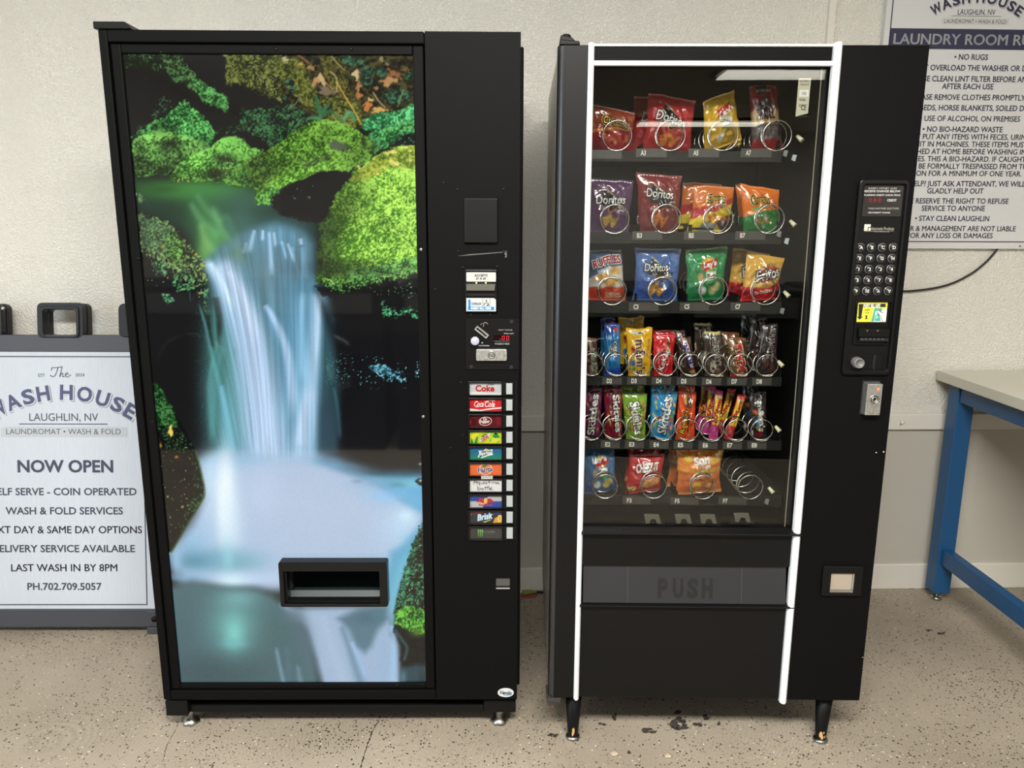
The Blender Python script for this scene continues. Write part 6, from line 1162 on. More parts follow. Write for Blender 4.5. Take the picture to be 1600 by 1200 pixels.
def a_bar(c, swirl, edge):
    def f(P):
        P.poly([(-5, -5), (105, -5), (105, 105), (-5, 105)], c, 1); P.poly([(-5, -5), (105, -5), (105, 5), (-5, 6)], edge, 2, 2); P.poly([(-5, 95), (105, 94), (105, 105), (-5, 105)], edge, 2, 2); P.stroke([(30, 10), (50, 40), (40, 80)], 14, 14, swirl, .8)
    return f
def a_cookie(P):
    P.poly([(-5, -5), (105, -5), (105, 105), (-5, 105)], (46, 128, 192), 1); P.poly([(-5, -5), (105, -5), (105, 10), (60, 14), (30, 22), (-5, 20)], (44, 76, 160), 3); P.poly([(-5, 88), (105, 84), (105, 105), (-5, 105)], (36, 66, 160), 4); P.poly([(50, 8), (86, 8), (72, 20)], (214, 54, 60), 1.5); P.blob(34, 11, 8, 3, (206, 214, 226), .9, 6)
    P.blob(46, 48, 24, 9, (232, 226, 190), 1, 8); P.blob(48, 48, 20, 7.5, (46, 40, 44), 1, 8); P.blob(42, 47, 8, 4, (226, 220, 190), .9, 4); P.specks([(20, 22), (40, 22), (40, 30), (20, 30)], (226, 234, 244), .4, 4, 3, 1)
def a_peanut(P):
    P.poly([(-5, -5), (105, -5), (105, 105), (-5, 105)], (240, 184, 32), 1); P.poly([(20, 6), (66, 6), (66, 12), (20, 12)], (214, 214, 206), 1.5); P.specks([(30, 7), (64, 7), (64, 11), (30, 11)], (80, 80, 76), .5, 4, 2, 1); P.blob(22, 42, 8, 6, (206, 58, 40), 1, 6); P.blob(22, 50, 7, 5, (224, 130, 60), 1, 6); P.blob(22, 72, 9, 7, (44, 110, 190), 1, 6); P.blob(26, 85, 8, 5, (70, 150, 70), .9, 6); P.blob(34, 95, 14, 4, (226, 206, 130), .9, 5); P.poly([(84, 24), (92, 24), (88, 48), (82, 48)], (110, 72, 24), 1.5, a=.6)
def a_wafer(P):
    P.poly([(-5, -5), (105, -5), (105, 105), (-5, 105)], (212, 32, 40), 1); P.blob(48, 64, 27, 30, (234, 226, 222), 1, 14, -.1); P.blob(48, 64, 25, 28.6, (206, 28, 36), 1, 14, -.1); P.stroke([(70, 18), (64, 34)], 8, 7, (96, 60, 40), .95, p=4); P.stroke([(58, 28), (76, 40)], 7, 6, (216, 170, 120), .9, p=4)
    P.poly([(70, 40), (90, 40), (86, 50), (70, 48)], (120, 76, 46), 2)
def a_nougat(P):
    P.poly([(-5, -5), (105, -5), (105, 105), (-5, 105)], (62, 44, 36), 1); P.poly([(30, 4), (70, 6), (95, 78), (60, 80)], (200, 60, 70), 1.5); P.poly([(36, 6), (66, 7), (90, 76), (64, 77)], (236, 234, 232), 1.2); P.blob(80, 88, 18, 7, (196, 150, 82), 1, 5); P.specks([(62, 82), (98, 82), (98, 96), (62, 96)], (110, 72, 40), .6, 5, 3, 3); P.poly([(20, 0), (60, 0), (60, 4), (20, 3)], (196, 176, 120), 1.5)
def a_cream(P):
    P.poly([(-5, -5), (105, -5), (105, 105), (-5, 105)], (66, 54, 46), 1); P.poly([(-5, -5), (90, -5), (88, 7), (-5, 5)], (206, 194, 126), 2, 2); P.blob(14, 12, 12, 3.5, (206, 214, 226), 1, 8); P.poly([(30, 96), (105, 95), (105, 105), (20, 105)], (210, 190, 110), 2, 2); P.poly([(58, 74), (96, 94), (50, 94)], (116, 86, 74), 1.5); P.poly([(28, 66), (48, 62), (58, 80), (40, 94), (24, 84)], (206, 196, 176), 3, 3, 5); P.blob(40, 82, 8, 4, (60, 46, 40), .9, 5); P.poly([(0, 44), (6, 44), (8, 60), (0, 62)], (200, 190, 150), 2)
def a_twin(P):
    P.poly([(-5, -5), (105, -5), (105, 105), (-5, 105)], (110, 84, 48), 1); P.poly([(-5, -5), (105, -5), (105, 8), (-5, 10)], (142, 84, 44), 3, 3); P.poly([(-5, 93), (105, 90), (105, 105), (-5, 105)], (190, 36, 42), 2, 2); P.blob(60, 90, 20, 4, (206, 160, 90), 1, 5); P.poly([(70, 5), (95, 10), (96, 94), (80, 92)], (70, 66, 40), 4); P.blob(20, 16, 10, 4, (200, 196, 190), .8)
def a_dark(P):
    P.poly([(-5, -5), (105, -5), (105, 105), (-5, 105)], (54, 42, 40), 1); P.blob(18, 7, 12, 3.5, (206, 212, 224), 1, 8); P.poly([(20, 62), (44, 56), (58, 78), (24, 86)], (84, 58, 52), 2); P.poly([(60, 66), (76, 64), (90, 90), (50, 92)], (74, 50, 46), 2); P.stroke([(18, 5), (2, 62)], 1.5, 1.0, (206, 200, 196), .9)
def a_fruit(base, dk, deco):
    def f(P):
        P.poly([(-5, -5), (105, -5), (105, 105), (-5, 105)], base, 1); P.poly([(-5, 94), (105, 92), (105, 105), (-5, 105)], dk, 3); rd = random.Random(len(deco)*7+base[0])
        for i in range(26):
            c = deco[i % len(deco)]; x = rd.choice([rd.uniform(10, 34), rd.uniform(74, 94)]); P.blob(x, rd.uniform(12, 92), rd.uniform(5, 9), rd.uniform(2.5, 4.5), c, .92, 5, rd.uniform(-1, 1))
    return f
def a_cups(P):
    P.poly([(-5, -5), (105, -5), (105, 105), (-5, 105)], (232, 82, 34), 1); P.poly([(34, 6), (74, 8), (72, 32), (34, 30)], (86, 60, 34), 2); P.poly([(30, 4), (48, 6), (46, 26), (32, 24)], (206, 156, 84), 2); P.poly([(58, 46), (68, 44), (64, 82), (56, 82)], (70, 44, 26), 2); P.blob(64, 88, 9, 4, (196, 170, 160), .9, 6)
def a_chew(base, edge):
    def f(P):
        P.poly([(-5, -5), (105, -5), (105, 105), (-5, 105)], base, 1); P.poly([(10, 10), (98, 10), (98, 68), (10, 70)], (242, 208, 60), 2); P.blob(54, 14, 30, 4, (160, 168, 150), .95, 6); P.poly([(10, 72), (98, 68), (98, 92), (10, 92)], edge, 3); P.poly([(-5, -5), (105, -5), (105, 8), (-5, 8)], edge, 2, 2); P.poly([(-5, 94), (105, 94), (105, 105), (-5, 105)], edge, 2, 2); P.blob(40, 80, 16, 5, (240, 190, 170), .7); P.blob(70, 86, 14, 5, (236, 140, 170), .7)
    return f
def a_choc(P):
    P.poly([(-5, -5), (105, -5), (105, 105), (-5, 105)], (52, 44, 44), 1); P.blob(28, 40, 14, 5, (216, 110, 54), 1, 6); P.blob(36, 60, 14, 7, (56, 120, 190), 1, 6); P.blob(44, 72, 14, 6, (180, 196, 110), .9, 6); P.blob(52, 84, 22, 9, (150, 30, 40), 1, 6); P.poly([(4, 78), (16, 78), (16, 90), (4, 90)], (200, 196, 190), 1.5); P.specks([(4, 4), (96, 4), (96, 18), (4, 18)], (190, 186, 184), .8, 5, 5, 3)
def a_cracker(P):
    P.poly([(-5, -5), (105, -5), (105, 105), (-5, 105)], (190, 32, 38), 1); P.poly([(44, 66), (66, 58), (96, 62), (92, 80), (60, 88), (46, 80)], (226, 160, 92), 1.5, 2, 5); P.poly([(32, 74), (46, 70), (50, 82), (38, 84)], (212, 134, 76), 1.5); P.poly([(4, 80), (26, 78), (26, 90), (4, 92)], (224, 206, 110), 1.2); P.specks([(8, 81), (24, 80), (24, 89), (8, 90)], (70, 60, 40), .5, 3, 3, 1); P.specks([(46, 62), (92, 62), (90, 84), (50, 86)], (180, 110, 60), .8, 3, 5, 3, .6)
    P.poly([(36, 60), (76, 52), (78, 58), (38, 66)], (110, 40, 90), 1.5, a=.6)
def a_sun(P):
    P.poly([(-5, -5), (105, -5), (105, 105), (-5, 105)], (232, 150, 62), 1); P.poly([(50, -5), (105, -5), (105, 50), (80, 44)], (224, 180, 80), 8, a=.8)
    for i in range(7):
        a0 = PI*(.05+i*.15); P.poly([(24, 40), (24-80*math.cos(a0), 40-80*math.sin(a0)), (24-80*math.cos(a0+.16), 40-80*math.sin(a0+.16))], (222, 104, 50), 1.5, a=.7)
    P.blob(22, 18, 9, 7, (236, 200, 60), 1, 6); P.poly([(4, 48), (60, 46), (96, 48), (105, 70), (105, 105), (-5, 105)], (204, 104, 48), 6); P.poly([(36, 44), (90, 44), (88, 50), (38, 50)], (176, 160, 50), 1.2); P.blob(44, 78, 12, 9, (238, 190, 70), 1, 6); P.blob(64, 76, 12, 10, (180, 120, 70), 1, 5); P.blob(80, 84, 10, 8, (224, 150, 90), 1, 5); P.poly([(-5, 92), (105, 92), (105, 105), (-5, 105)], (230, 150, 80), 3)
K, Wh = (20, 18, 18), (244, 242, 238)
def dor(u, v, w, h, rot=0): return [('Doritos', u, v, w+3, h+3, K, dict(rot=rot, bold=.07, shear=.12)), ('Doritos', u, v, w, h, Wh, dict(rot=rot, bold=.01, shear=.12))]
def chee(u, v, w, h, rot=0, arc=0): return [('Cheetos', u, v, w+6, h+5, (236, 206, 120), dict(rot=rot, bold=.10, arc=arc)), ('Cheetos', u, v, w+4, h+3.4, K, dict(rot=rot, bold=.10, arc=arc)), ('Cheetos', u, v, w, h-1, (240, 196, 64), dict(rot=rot, bold=.0, arc=arc))]
def skit(u, v, w, h, rot): return [('Skittles', u, v, w+2, h+2, (60, 50, 50), dict(rot=rot, bold=.06)), ('Skittles', u, v, w, h, Wh, dict(rot=rot, bold=.025))]
def lay(u, v, w, h, rot): return [("Lay's", u, v, w, h, Wh, dict(rot=rot, bold=.04, shear=.1))]
pk = packet
# --- top shelf
A1 = pk('chip_bag', 'brown and dark red cheese curl bag at the left end of the top shelf', 'snack bag', [(921, 162), (993, 177), (987, 236), (918, 234)], a_hot, chee(.58, .31, 40, 12, -6), seed=2, group=G['A'], row='A')
A3 = pk('chip_bag', 'bright red tortilla chip bag with black triangle above slot tag A3', 'snack bag', [(1014, 145), (1088, 158), (1078, 234), (1003, 230)], dorit((188, 50, 54), (160, 40, 46), (214, 130, 62)), dor(.50, .41, 50, 14, -9), seed=3, group=G['A'], row='A', depth=.045)
A5 = pk('chip_bag', 'crumpled yellow potato chip bag with a pointed top corner on the top shelf', 'snack bag', [(1098, 160), (1148, 139), (1160, 214), (1101, 236)], a_lays((232, 186, 52), (206, 156, 40), (226, 180, 70)), lay(.62, .36, 27, 13, 18)+[('CLASSIC', .66, .62, 15, 4, (120, 30, 30), dict(rot=16))], seed=4, group=G['A'], row='A', depth=.05, wrinkle=1.6)
A7 = pk('jerky_pouch', 'red and tan jerky pouch with a dark oval at the right of the top shelf', 'snack pouch', [(1172, 133), (1214, 134), (1224, 231), (1176, 234)], a_jerky, [('100 CALORIES', .46, .09, 25, 4.6, (196, 190, 180), {}), ('OLD WEST', .5, .31, 22, 4, (150, 120, 90), {}) if False else ('BEEF', .62, .49, 14, 3.6, (60, 40, 36), {}), ('OLD', .3, .49, 9, 3.6, (60, 40, 36), {})], seed=5, group=G['A'], row='A', pinch=.02)
behind(A3, -16, 2, .062, 'dark red bag behind the bright red tortilla chip bag on the top shelf', group=G['A']); behind(A5, 10, -3, .062, 'yellow potato chip bag standing behind the crumpled one on the top shelf', group=G['A']); behind(A7, 7, 4, .05, 'second jerky pouch just behind the front one on the top shelf', group=G['A'])
# --- second shelf
B1 = pk('chip_bag', 'purple tortilla chip bag at the left end of the second shelf', 'snack bag', [(921, 277), (991, 283), (982, 361), (920, 360)], dorit((92, 54, 96), (96, 58, 100), (190, 150, 60)), dor(.49, .38, 47, 13, 2)+[('SWEET', .78, .58, 12, 3, Wh, {})], seed=7, group=G['B'], row='B')
B3 = pk('chip_bag', 'dark red-brown tortilla chip bag above slot tag B3', 'snack bag', [(994, 270), (1066, 275), (1060, 361), (997, 361)], dorit((134, 44, 46), (110, 44, 54), (216, 122, 58)), dor(.50, .33, 43, 13, -3)+[('SPICY', .8, .47, 9, 2.4, Wh, {})], seed=8, group=G['B'], row='B')
B5 = pk('chip_bag', 'orange, red and yellow cheese snack bag above slot tag B5', 'snack bag', [(1085, 289), (1148, 293), (1140, 358), (1074, 361)], a_fries, chee(.54, .27, 27, 12, 4, .1)+[('Fries', .72, .41, 13, 4, (240, 214, 60), dict(rot=10))], seed=9, group=G['B'], row='B')
B7 = pk('chip_bag', 'orange and green cheese snack bag at the right of the second shelf', 'snack bag', [(1155, 287), (1217, 296), (1219, 361), (1163, 361)], a_crunch, chee(.46, .27, 27, 12, 8, .1), seed=10, group=G['B'], row='B')
behind(B5, -10, 6, .06, 'orange cheese snack bag partly hidden behind the one above B5', group=G['B']); behind(B7, 3, 1, .06, 'orange bag hidden behind the orange and green cheese snack bag', group=G['B'])
# --- third shelf
C1 = pk('chip_bag', 'blue, white and red ridged potato chip bag at the left end of the third shelf', 'snack bag', [(920, 391), (972, 390), (978, 470), (918, 469)], a_ruffles, [('RUFFLES', .52, .20, 50, 15, Wh, dict(rot=11, bold=.09, arc=.1)), ('RUFFLES', .52, .20, 48, 13, (168, 36, 50), dict(rot=11, bold=.04, arc=.1)), ('CHEDDAR', .66, .86, 23, 5, (240, 214, 180), dict(rot=3)), ('& SOUR CREAM', .66, .92, 24, 3.6, (240, 214, 180), dict(rot=3))], seed=11, group=G['C'], row='C')
C3 = pk('chip_bag', 'blue tortilla chip bag above slot tag C3', 'snack bag', [(991, 387), (1066, 389), (1058, 471), (988, 470)], dorit((78, 112, 176), (40, 66, 140), (214, 150, 62)), dor(.46, .35, 40, 12, 1)+[('COOL', .75, .49, 9, 2.8, Wh, {}), ('RANCH', .75, .525, 11, 2.4, Wh, {})], seed=12, group=G['C'], row='C', pinch=.10)
C5 = pk('chip_bag', 'green potato chip bag with a yellow and red round logo above slot tag C5', 'snack bag', [(1071, 390), (1137, 384), (1130, 468), (1072, 471)], a_lays((34, 140, 78), (22, 104, 60), (206, 200, 140)), lay(.57, .31, 22, 12, 8)+[('SOUR CREAM', .6, .52, 16, 2.6, (50, 60, 40), {}), ('& ONION', .6, .565, 11, 2.4, (50, 60, 40), {})], seed=13, group=G['C'], row='C')
C7 = pk('chip_bag', 'golden corn chip bag with a red base at the right of the third shelf', 'snack bag', [(1166, 393), (1226, 404), (1214, 468), (1156, 471)], a_fritos, [('Fritos', .60, .40, 41, 20, (40, 24, 24), dict(rot=20, bold=.08, shear=.1)), ('Fritos', .60, .40, 38, 17, Wh, dict(rot=20, bold=.015, shear=.1)), ('The ORIGINAL', .56, .80, 30, 5.4, (240, 220, 200), dict(rot=10))], seed=14, group=G['C'], row='C')
behind(C7, -13, 5, .055, 'second golden corn chip bag behind the one at the right of the third shelf', group=G['C'])
# --- fourth shelf: bars
D1 = pk('candy_bar', 'brown caramel bar with green lettering at the left end of the fourth shelf', 'candy bar', [(916, 528), (932, 528), (936, 586), (917, 587)], a_bar((86, 62, 44), (214, 200, 170), (160, 110, 70)), [('Milky Way', .6, .60, 42, 9, Wh, dict(rot=-86, bold=.08, shear=.2)), ('Milky Way', .6, .60, 40, 7, (44, 84, 40), dict(rot=-86, bold=.03, shear=.2))], seed=15, group=G['D'], row='D', depth=.02, crimp=.08)
D2 = pk('cookie_pack', 'tall blue sandwich cookie packet above slot tag D2', 'cookie pack', [(945, 506), (969, 505), (970, 588), (944, 588)], a_cookie, [('OREO', .64, .48, 26, 8, (30, 40, 90), dict(rot=-90, bold=.09)), ('OREO', .64, .48, 25, 6.5, Wh, dict(rot=-90, bold=.04))], seed=16, group=G['D'], row='D', depth=.024)
D3 = pk('candy_bag', 'yellow candy packet with brown block lettering above slot tag D3', 'candy bag', [(978, 512), (1020, 512), (1016, 588), (981, 588)], a_peanut, [("m&m's", .54, .58, 58, 19, Wh, dict(rot=-88, bold=.06)), ("m&m's", .54, .58, 56, 16, (92, 56, 34), dict(rot=-88, bold=.025))], seed=17, group=G['D'], row='D', depth=.024)
D4 = pk('candy_bar', 'bright red wafer bar above slot tag D4', 'candy bar', [(1020, 522), (1056, 521), (1050, 584), (1021, 586)], a_wafer, [('KitKat', .48, .62, 36, 11, (130, 16, 24), dict(rot=72, bold=.06, shear=.2)), ('KitKat', .48, .62, 35, 9.5, Wh, dict(rot=72, bold=.02, shear=.2))], seed=18, group=G['D'], row='D', depth=.02)
D5 = pk('candy_bar', 'brown peanut nougat bar with blue lettering on a white stripe above slot tag D5', 'candy bar', [(1057, 527), (1080, 526), (1088, 587), (1064, 588)], a_nougat, [('SNICKERS', .60, .44, 42, 9, (40, 50, 130), dict(rot=-79, bold=.03, shear=-.1))], seed=19, group=G['D'], row='D', depth=.02)
D6 = pk('candy_bar', 'brown and cream cookie chocolate bar above slot tag D6', 'candy bar', [(1099, 517), (1128, 518), (1133, 589), (1101, 588)], a_cream, [("HERSHEY'S", .62, .44, 46, 10, (180, 170, 164), dict(rot=-84, bold=.02))], seed=20, group=G['D'], row='D', depth=.018)
D7 = pk('candy_bar', 'gold caramel cookie bar with big red lettering above slot tag D7', 'candy bar', [(1136, 525), (1166, 528), (1168, 588), (1140, 588)], a_twin, [('TWIX', .56, .50, 50, 17, (234, 214, 180), dict(rot=-81, bold=.09)), ('TWIX', .56, .50, 48, 14.5, (206, 34, 46), dict(rot=-81, bold=.06))], seed=21, group=G['D'], row='D', depth=.02)
D8 = pk('candy_bar', 'dark brown chocolate bar with grey lettering at the right end of the fourth shelf', 'candy bar', [(1190, 506), (1216, 505), (1214, 586), (1180, 587)], a_dark, [("HERSHEY'S", .64, .34, 52, 11, (146, 136, 132), dict(rot=-96, bold=.02))], seed=22, group=G['D'], row='D', depth=.016)
behind(D2, -4, 6, .05, 'blue cookie packet behind the front one on the fourth shelf', group=G['D']); behind(D3, -9, 14, .05, 'yellow candy packet rising behind the front one on the fourth shelf', group=G['D']); behind(D4, 4, 3, .045, 'red wafer bar behind the front red bar on the fourth shelf', group=G['D']); behind(D5, -4, 8, .045, 'brown peanut bar behind the front nougat bar on the fourth shelf', group=G['D']); behind(D6, -10, 10, .045, 'cookie chocolate bar behind the front cream and brown one', group=G['D']); behind(D7, -4, 5, .045, 'gold caramel bar behind the front gold one', group=G['D'])
behind(D8, -9, 6, .045, 'second dark chocolate bar in the row of three at D8', group=G['D']); behind(D8, -17, 10, .09, 'rearmost dark chocolate bar of the three at D8', group=G['D'])
# --- fifth shelf
mixc = [(226, 120, 50), (90, 160, 60), (214, 60, 60), (240, 200, 70)]
E1 = pk('candy_bag', 'purple fruit candy packet at the left end of the fifth shelf', 'candy bag', [(912, 612), (942, 605), (938, 687), (914, 688)], a_fruit((112, 36, 84), (84, 30, 66), [(70, 120, 110), (150, 40, 90), (190, 160, 60)]), skit(.46, .50, 64, 13, 84), seed=23, group=G['E'], row='E', depth=.022)
E2 = pk('candy_bag', 'dark red fruit candy packet above slot tag E2', 'candy bag', [(943, 608), (973, 604), (972, 688), (946, 688)], a_fruit((134, 30, 48), (120, 26, 44), [(226, 140, 70), (120, 170, 70), (100, 50, 110)]), skit(.70, .48, 60, 11, -86), seed=24, group=G['E'], row='E', depth=.022)
E3 = pk('candy_bag', 'lime green fruit candy packet above slot tag E3', 'candy bag', [(972, 614), (1011, 614), (1008, 687), (978, 688)], a_fruit((130, 176, 48), (120, 170, 40), [(224, 110, 60), (60, 110, 60), (230, 170, 80)]), skit(.56, .52, 54, 15, -82), seed=25, group=G['E'], row='E', depth=.022)
E4 = pk('candy_bag', 'bright blue fruit candy packet drooping over the shelf edge at E4', 'candy bag', [(1017, 605), (1060, 613), (1050, 694), (1016, 688)], a_fruit((38, 146, 206), (36, 150, 220), [(224, 70, 60), (240, 200, 80), (230, 120, 160), (120, 190, 80)]), skit(.54, .50, 62, 16, 84), seed=26, group=G['E'], row='E', depth=.026)
E5 = pk('candy_bar', 'orange peanut butter cup packet above slot tag E5', 'candy bar', [(1061, 609), (1088, 614), (1085, 684), (1055, 684)], a_cups, [("Reese's", .36, .60, 42, 10, (60, 36, 20), dict(rot=82, bold=.08, shear=.2)), ("Reese's", .36, .60, 40, 8, (244, 206, 60), dict(rot=82, bold=.01, shear=.2))], seed=27, group=G['E'], row='E', depth=.018)
E6 = pk('candy_stick', 'pink and yellow fruit chew stick above slot tag E6', 'candy stick', [(1118, 609), (1130, 611), (1121, 691), (1107, 687)], a_chew((200, 60, 140), (214, 70, 150)), [('Starburst', .56, .40, 40, 8, (196, 40, 40), dict(rot=-98, bold=.04))], seed=28, group=G['E'], row='E', depth=.016, crimp=.06)
E7 = pk('candy_stick', 'red and yellow fruit chew stick leaning above slot tag E7', 'candy stick', [(1153, 616), (1166, 618), (1143, 692), (1130, 689)], a_chew((196, 40, 46), (206, 44, 50)), [('Starburst', .54, .38, 38, 8, (190, 34, 40), dict(rot=-104, bold=.04))], seed=29, group=G['E'], row='E', depth=.016, crimp=.06)
E8 = pk('candy_bag', 'dark brown chocolate candy packet at the right end of the fifth shelf', 'candy bag', [(1170, 611), (1198, 611), (1198, 685), (1172, 687)], a_choc, [("m&m's", .62, .50, 50, 12, (200, 198, 194), dict(rot=-87, bold=.08)), ("m&m's", .62, .50, 49, 10, (74, 60, 58), dict(rot=-87, bold=.02)) if False else ("m&m's", .62, .50, 48, 10, (222, 220, 216), dict(rot=-87, bold=.02))], seed=30, group=G['E'], row='E', depth=.02)
behind(E1, -2, 3, .05, 'purple fruit candy packet behind the front purple one', group=G['E']); behind(E2, 1, 4, .05, 'dark red fruit candy packet behind the front dark red one', group=G['E']); behind(E3, 0, 10, .045, 'lime green packet rising behind the front green one', group=G['E']); behind(E4, 3, 10, .05, 'blue fruit candy packet rising behind the front blue one', group=G['E']); behind(E5, 4, 5, .045, 'orange peanut butter cup packet behind the front orange one', group=G['E'])
behind(E6, -7, 3, .03, 'pink and yellow fruit chew stick just behind the front one at E6', group=G['E']); behind(E6, -14, 6, .06, 'rearmost pink and yellow fruit chew stick at E6', group=G['E']); behind(E7, -10, 4, .04, 'red fruit chew stick just behind the leaning one at E7', group=G['E']); behind(E8, -4, 6, .045, 'dark chocolate candy packet behind the front dark one', group=G['E'])
# --- bottom shelf
F1 = pk('chip_bag', 'blue potato chip bag at the left end of the bottom shelf', 'snack bag', [(912, 697), (960, 700), (964, 765), (912, 772)], a_lays((54, 110, 160), (34, 72, 120), (214, 190, 110)), lay(.48, .26, 24, 12, 12)+[('SALT &', .56, .48, 10, 3, (50, 50, 50), {}), ('VINEGAR', .56, .53, 13, 3, (50, 50, 50), {})], seed=31, group=G['F'], row='F')
F3 = pk('cracker_bag', 'red cheese cracker bag leaning out over the tag F3', 'snack bag', [(984, 711), (1039, 708), (1031, 772), (976, 781)], a_cracker, [('CHEEZ-IT', .52, .30, 38, 16, (120, 20, 26), dict(rot=2, bold=.08)), ('CHEEZ-IT', .52, .30, 36, 14, Wh, dict(rot=2, bold=.05)), ('ORIGINAL', .58, .57, 22, 3.4, (236, 226, 226), dict(rot=8))], seed=32, group=G['F'], row='F')
F5 = pk('chip_bag', 'orange multigrain chip bag with white lettering above slot tag F5', 'snack bag', [(1055, 703), (1133, 700), (1127, 770), (1055, 776)], a_sun, [('Sun', .52, .23, 27, 13, Wh, dict(rot=5, bold=.05)), ('CHIPS', .60, .37, 19, 6, Wh, dict(rot=3, bold=.03)), ('HARVEST CHEDDAR', .52, .58, 42, 4, (240, 222, 190), dict(rot=6))], seed=33, group=G['F'], row='F', pinch=.12)
behind(F5, -8, 2, .06, 'orange multigrain bag behind the front one on the bottom shelf', group=G['F']); behind(F3, 2, 6, .06, 'red cracker bag behind the front red one on the bottom shelf', group=G['F'])

# ------------------------------------------------------------------ sidewalk sign leaning on the wall
NAVY = c8(64, 64, 92); NAVY2 = c8(44, 46, 84)
SS = thing('sidewalk_sign', 'white folded A-frame sidewalk sign with a dark grey frame, leaning on the wall', 'sign', SG)
scx = SG.at(98.5, 653)[0]; HWp = SG.at(237, 948)[0]-SG.at(101, 948)[0]; pw_ = HWp+.004
pz0, pz1 = SG.at(110, 952)[1], SG.at(110, 549)[1]; fz0 = SG.at(110, 980)[1]; fz1 = SG.at(110, 523)[1]
sb = mat('corrugated_board', c8(190, 197, 208), .45)
nt = sb.node_tree; wv = nt.nodes.new('ShaderNodeTexWave'); wv.inputs['Scale'].default_value = 42; wv.inputs['Distortion'].default_value = .6; wv.bands_direction = 'X'; tc = nt.nodes.new('ShaderNodeTexCoord'); bp = nt.nodes.new('ShaderNodeBump'); bp.inputs['Strength'].default_value = .25; bp.inputs['Distance'].default_value = .002
nt.links.new(tc.outputs['Object'], wv.inputs['Vector']); nt.links.new(wv.outputs['Fac'], bp.inputs['Height']); nt.links.new(bp.outputs[0], nt.nodes['Principled BSDF'].inputs['Normal'])
b = MB(); b.box(scx-pw_, 0, pz0, scx+pw_, .006, pz1, sb)
y_ = -.0006
iz1 = SG.at(110, 556.5)[1]; iz0 = SG.at(110, 945.5)[1]; ix = SG.at(230.5, 940)[0]-scx
b.ring([(scx-ix, iz0), (scx+ix, iz0), (scx+ix, iz1), (scx-ix, iz1)], [(scx-ix+.0036, iz0+.0036), (scx+ix-.0036, iz0+.0036), (scx+ix-.0036, iz1-.0036), (scx-ix+.0036, iz1-.0036)], y_, 0, printed, c8(64, 64, 72))
def logo(b, cx, pm, zc, y, col, col2, tape=None):
    """the arched shop sign; pm = metres per sign pixel, zc(y_px) -> height"""
    for i, (ch, dx, dy, w_) in enumerate([('W', -106, 704, 26), ('A', -75, 629, 24), ('S', -53.5, 617, 20), ('H', -30, 613.5, 22), ('H', 7, 612, 22), ('O', 35.5, 615, 25), ('U', 62.5, 621, 22), ('S', 86, 630, 20), ('E', 104, 643, 18)]):
        pass
    R = 205.0; top = 613.0
    for ch, ang, w_ in [('W', -29.5, 27), ('A', -22.2, 24), ('S', -15.2, 20), ('H', -8.4, 21.5), ('H', 1.8, 21.5), ('O', 9.8, 25), ('U', 17.8, 22), ('S', 24.8, 20), ('E', 31.0, 18)]:
        a = math.radians(ang); dx = R*math.sin(a); dy = top+R*(1-math.cos(a))
        b.text(ch, cx+(dx+1.8)*pm, zc(dy+2.0), y+.0003, printed, col2, (w_*.94+1.6)*pm, 25*pm, rot=-a, bold=.035); b.text(ch, cx+(dx+1.5)*pm, zc(dy+1.7), y+.00012, printed, (.87, .88, .91), (w_*.94+.3)*pm, 24.1*pm, rot=-a, bold=.035); b.text(ch, cx+dx*pm, zc(dy), y-.0002, printed, col, w_*.94*pm, 24*pm, rot=-a, bold=.035)
    return
pmS = SG.ppm(100, 650); zS = lambda y: SG.at(100, y)[1]
logo(b, scx-.0, pmS, zS, y_, c8(78, 80, 120), c8(96, 98, 132))
def st(s, x0, y0, x1, y1, c=c8(66, 68, 92), bold=.018, shear=0):
    k = SG.rect(x0, y0, x1, y1); b.text(s, (k[0]+k[2])/2, (k[1]+k[3])/2, y_-.0003, printed, c, k[2]-k[0], k[3]-k[1], bold=bold, shear=shear)
st('EST.', 60, 583.8, 71.5, 588.8, bold=.0); st('2024', 118, 583.3, 132, 588.3, bold=.0)
SX = lambda px, py: SG.at(px, py)
for g in ([(80, 588), (79, 586), (82, 588.5), (86, 587), (89, 580), (91, 574)], [(80.5, 579), (81, 575), (86, 574.5), (92, 574), (97, 573)], [(97.5, 572.8), (95, 582), (93.5, 589), (95.5, 584.5), (98, 583), (98.5, 586), (97.8, 588.6), (101, 588)], [(101.5, 586), (106, 584.5), (105.5, 582.4), (102.6, 584), (102.6, 588), (106, 588.8), (111, 585.4)]):
    b.ribbon([SX(*p) for p in g], .0026, y_-.0003, printed, c8(70, 72, 92))
st('LAUGHLIN, NV', 46, 645.8, 153.5, 659.5, bold=.0); b.frect(*SG.rect(30, 661.8, 168, 663.3), y_-.0001, printed, c8(84, 86, 108))
k = SG.rect(1.5, 667, 198.5, 682.5); b.flat([(k[0], k[1]), (k[2], k[1]), (k[2], k[3]-.003), (k[2]-.004, k[3]), (k[0]+.02, k[3]+.001), (k[0], k[3]-.006)], y_-.0004, printed, c8(204, 208, 216)); k2 = SG.rect(10, 670, 189, 678.6); b.text('LAUNDROMAT • WASH & FOLD', (k2[0]+k2[2])/2, (k2[1]+k2[3])/2, y_-.0008, printed, c8(84, 84, 92), k2[2]-k2[0], k2[3]-k2[1], bold=-.002)
st('NOW OPEN', 27.5, 718.5, 177, 738.5, bold=.03)
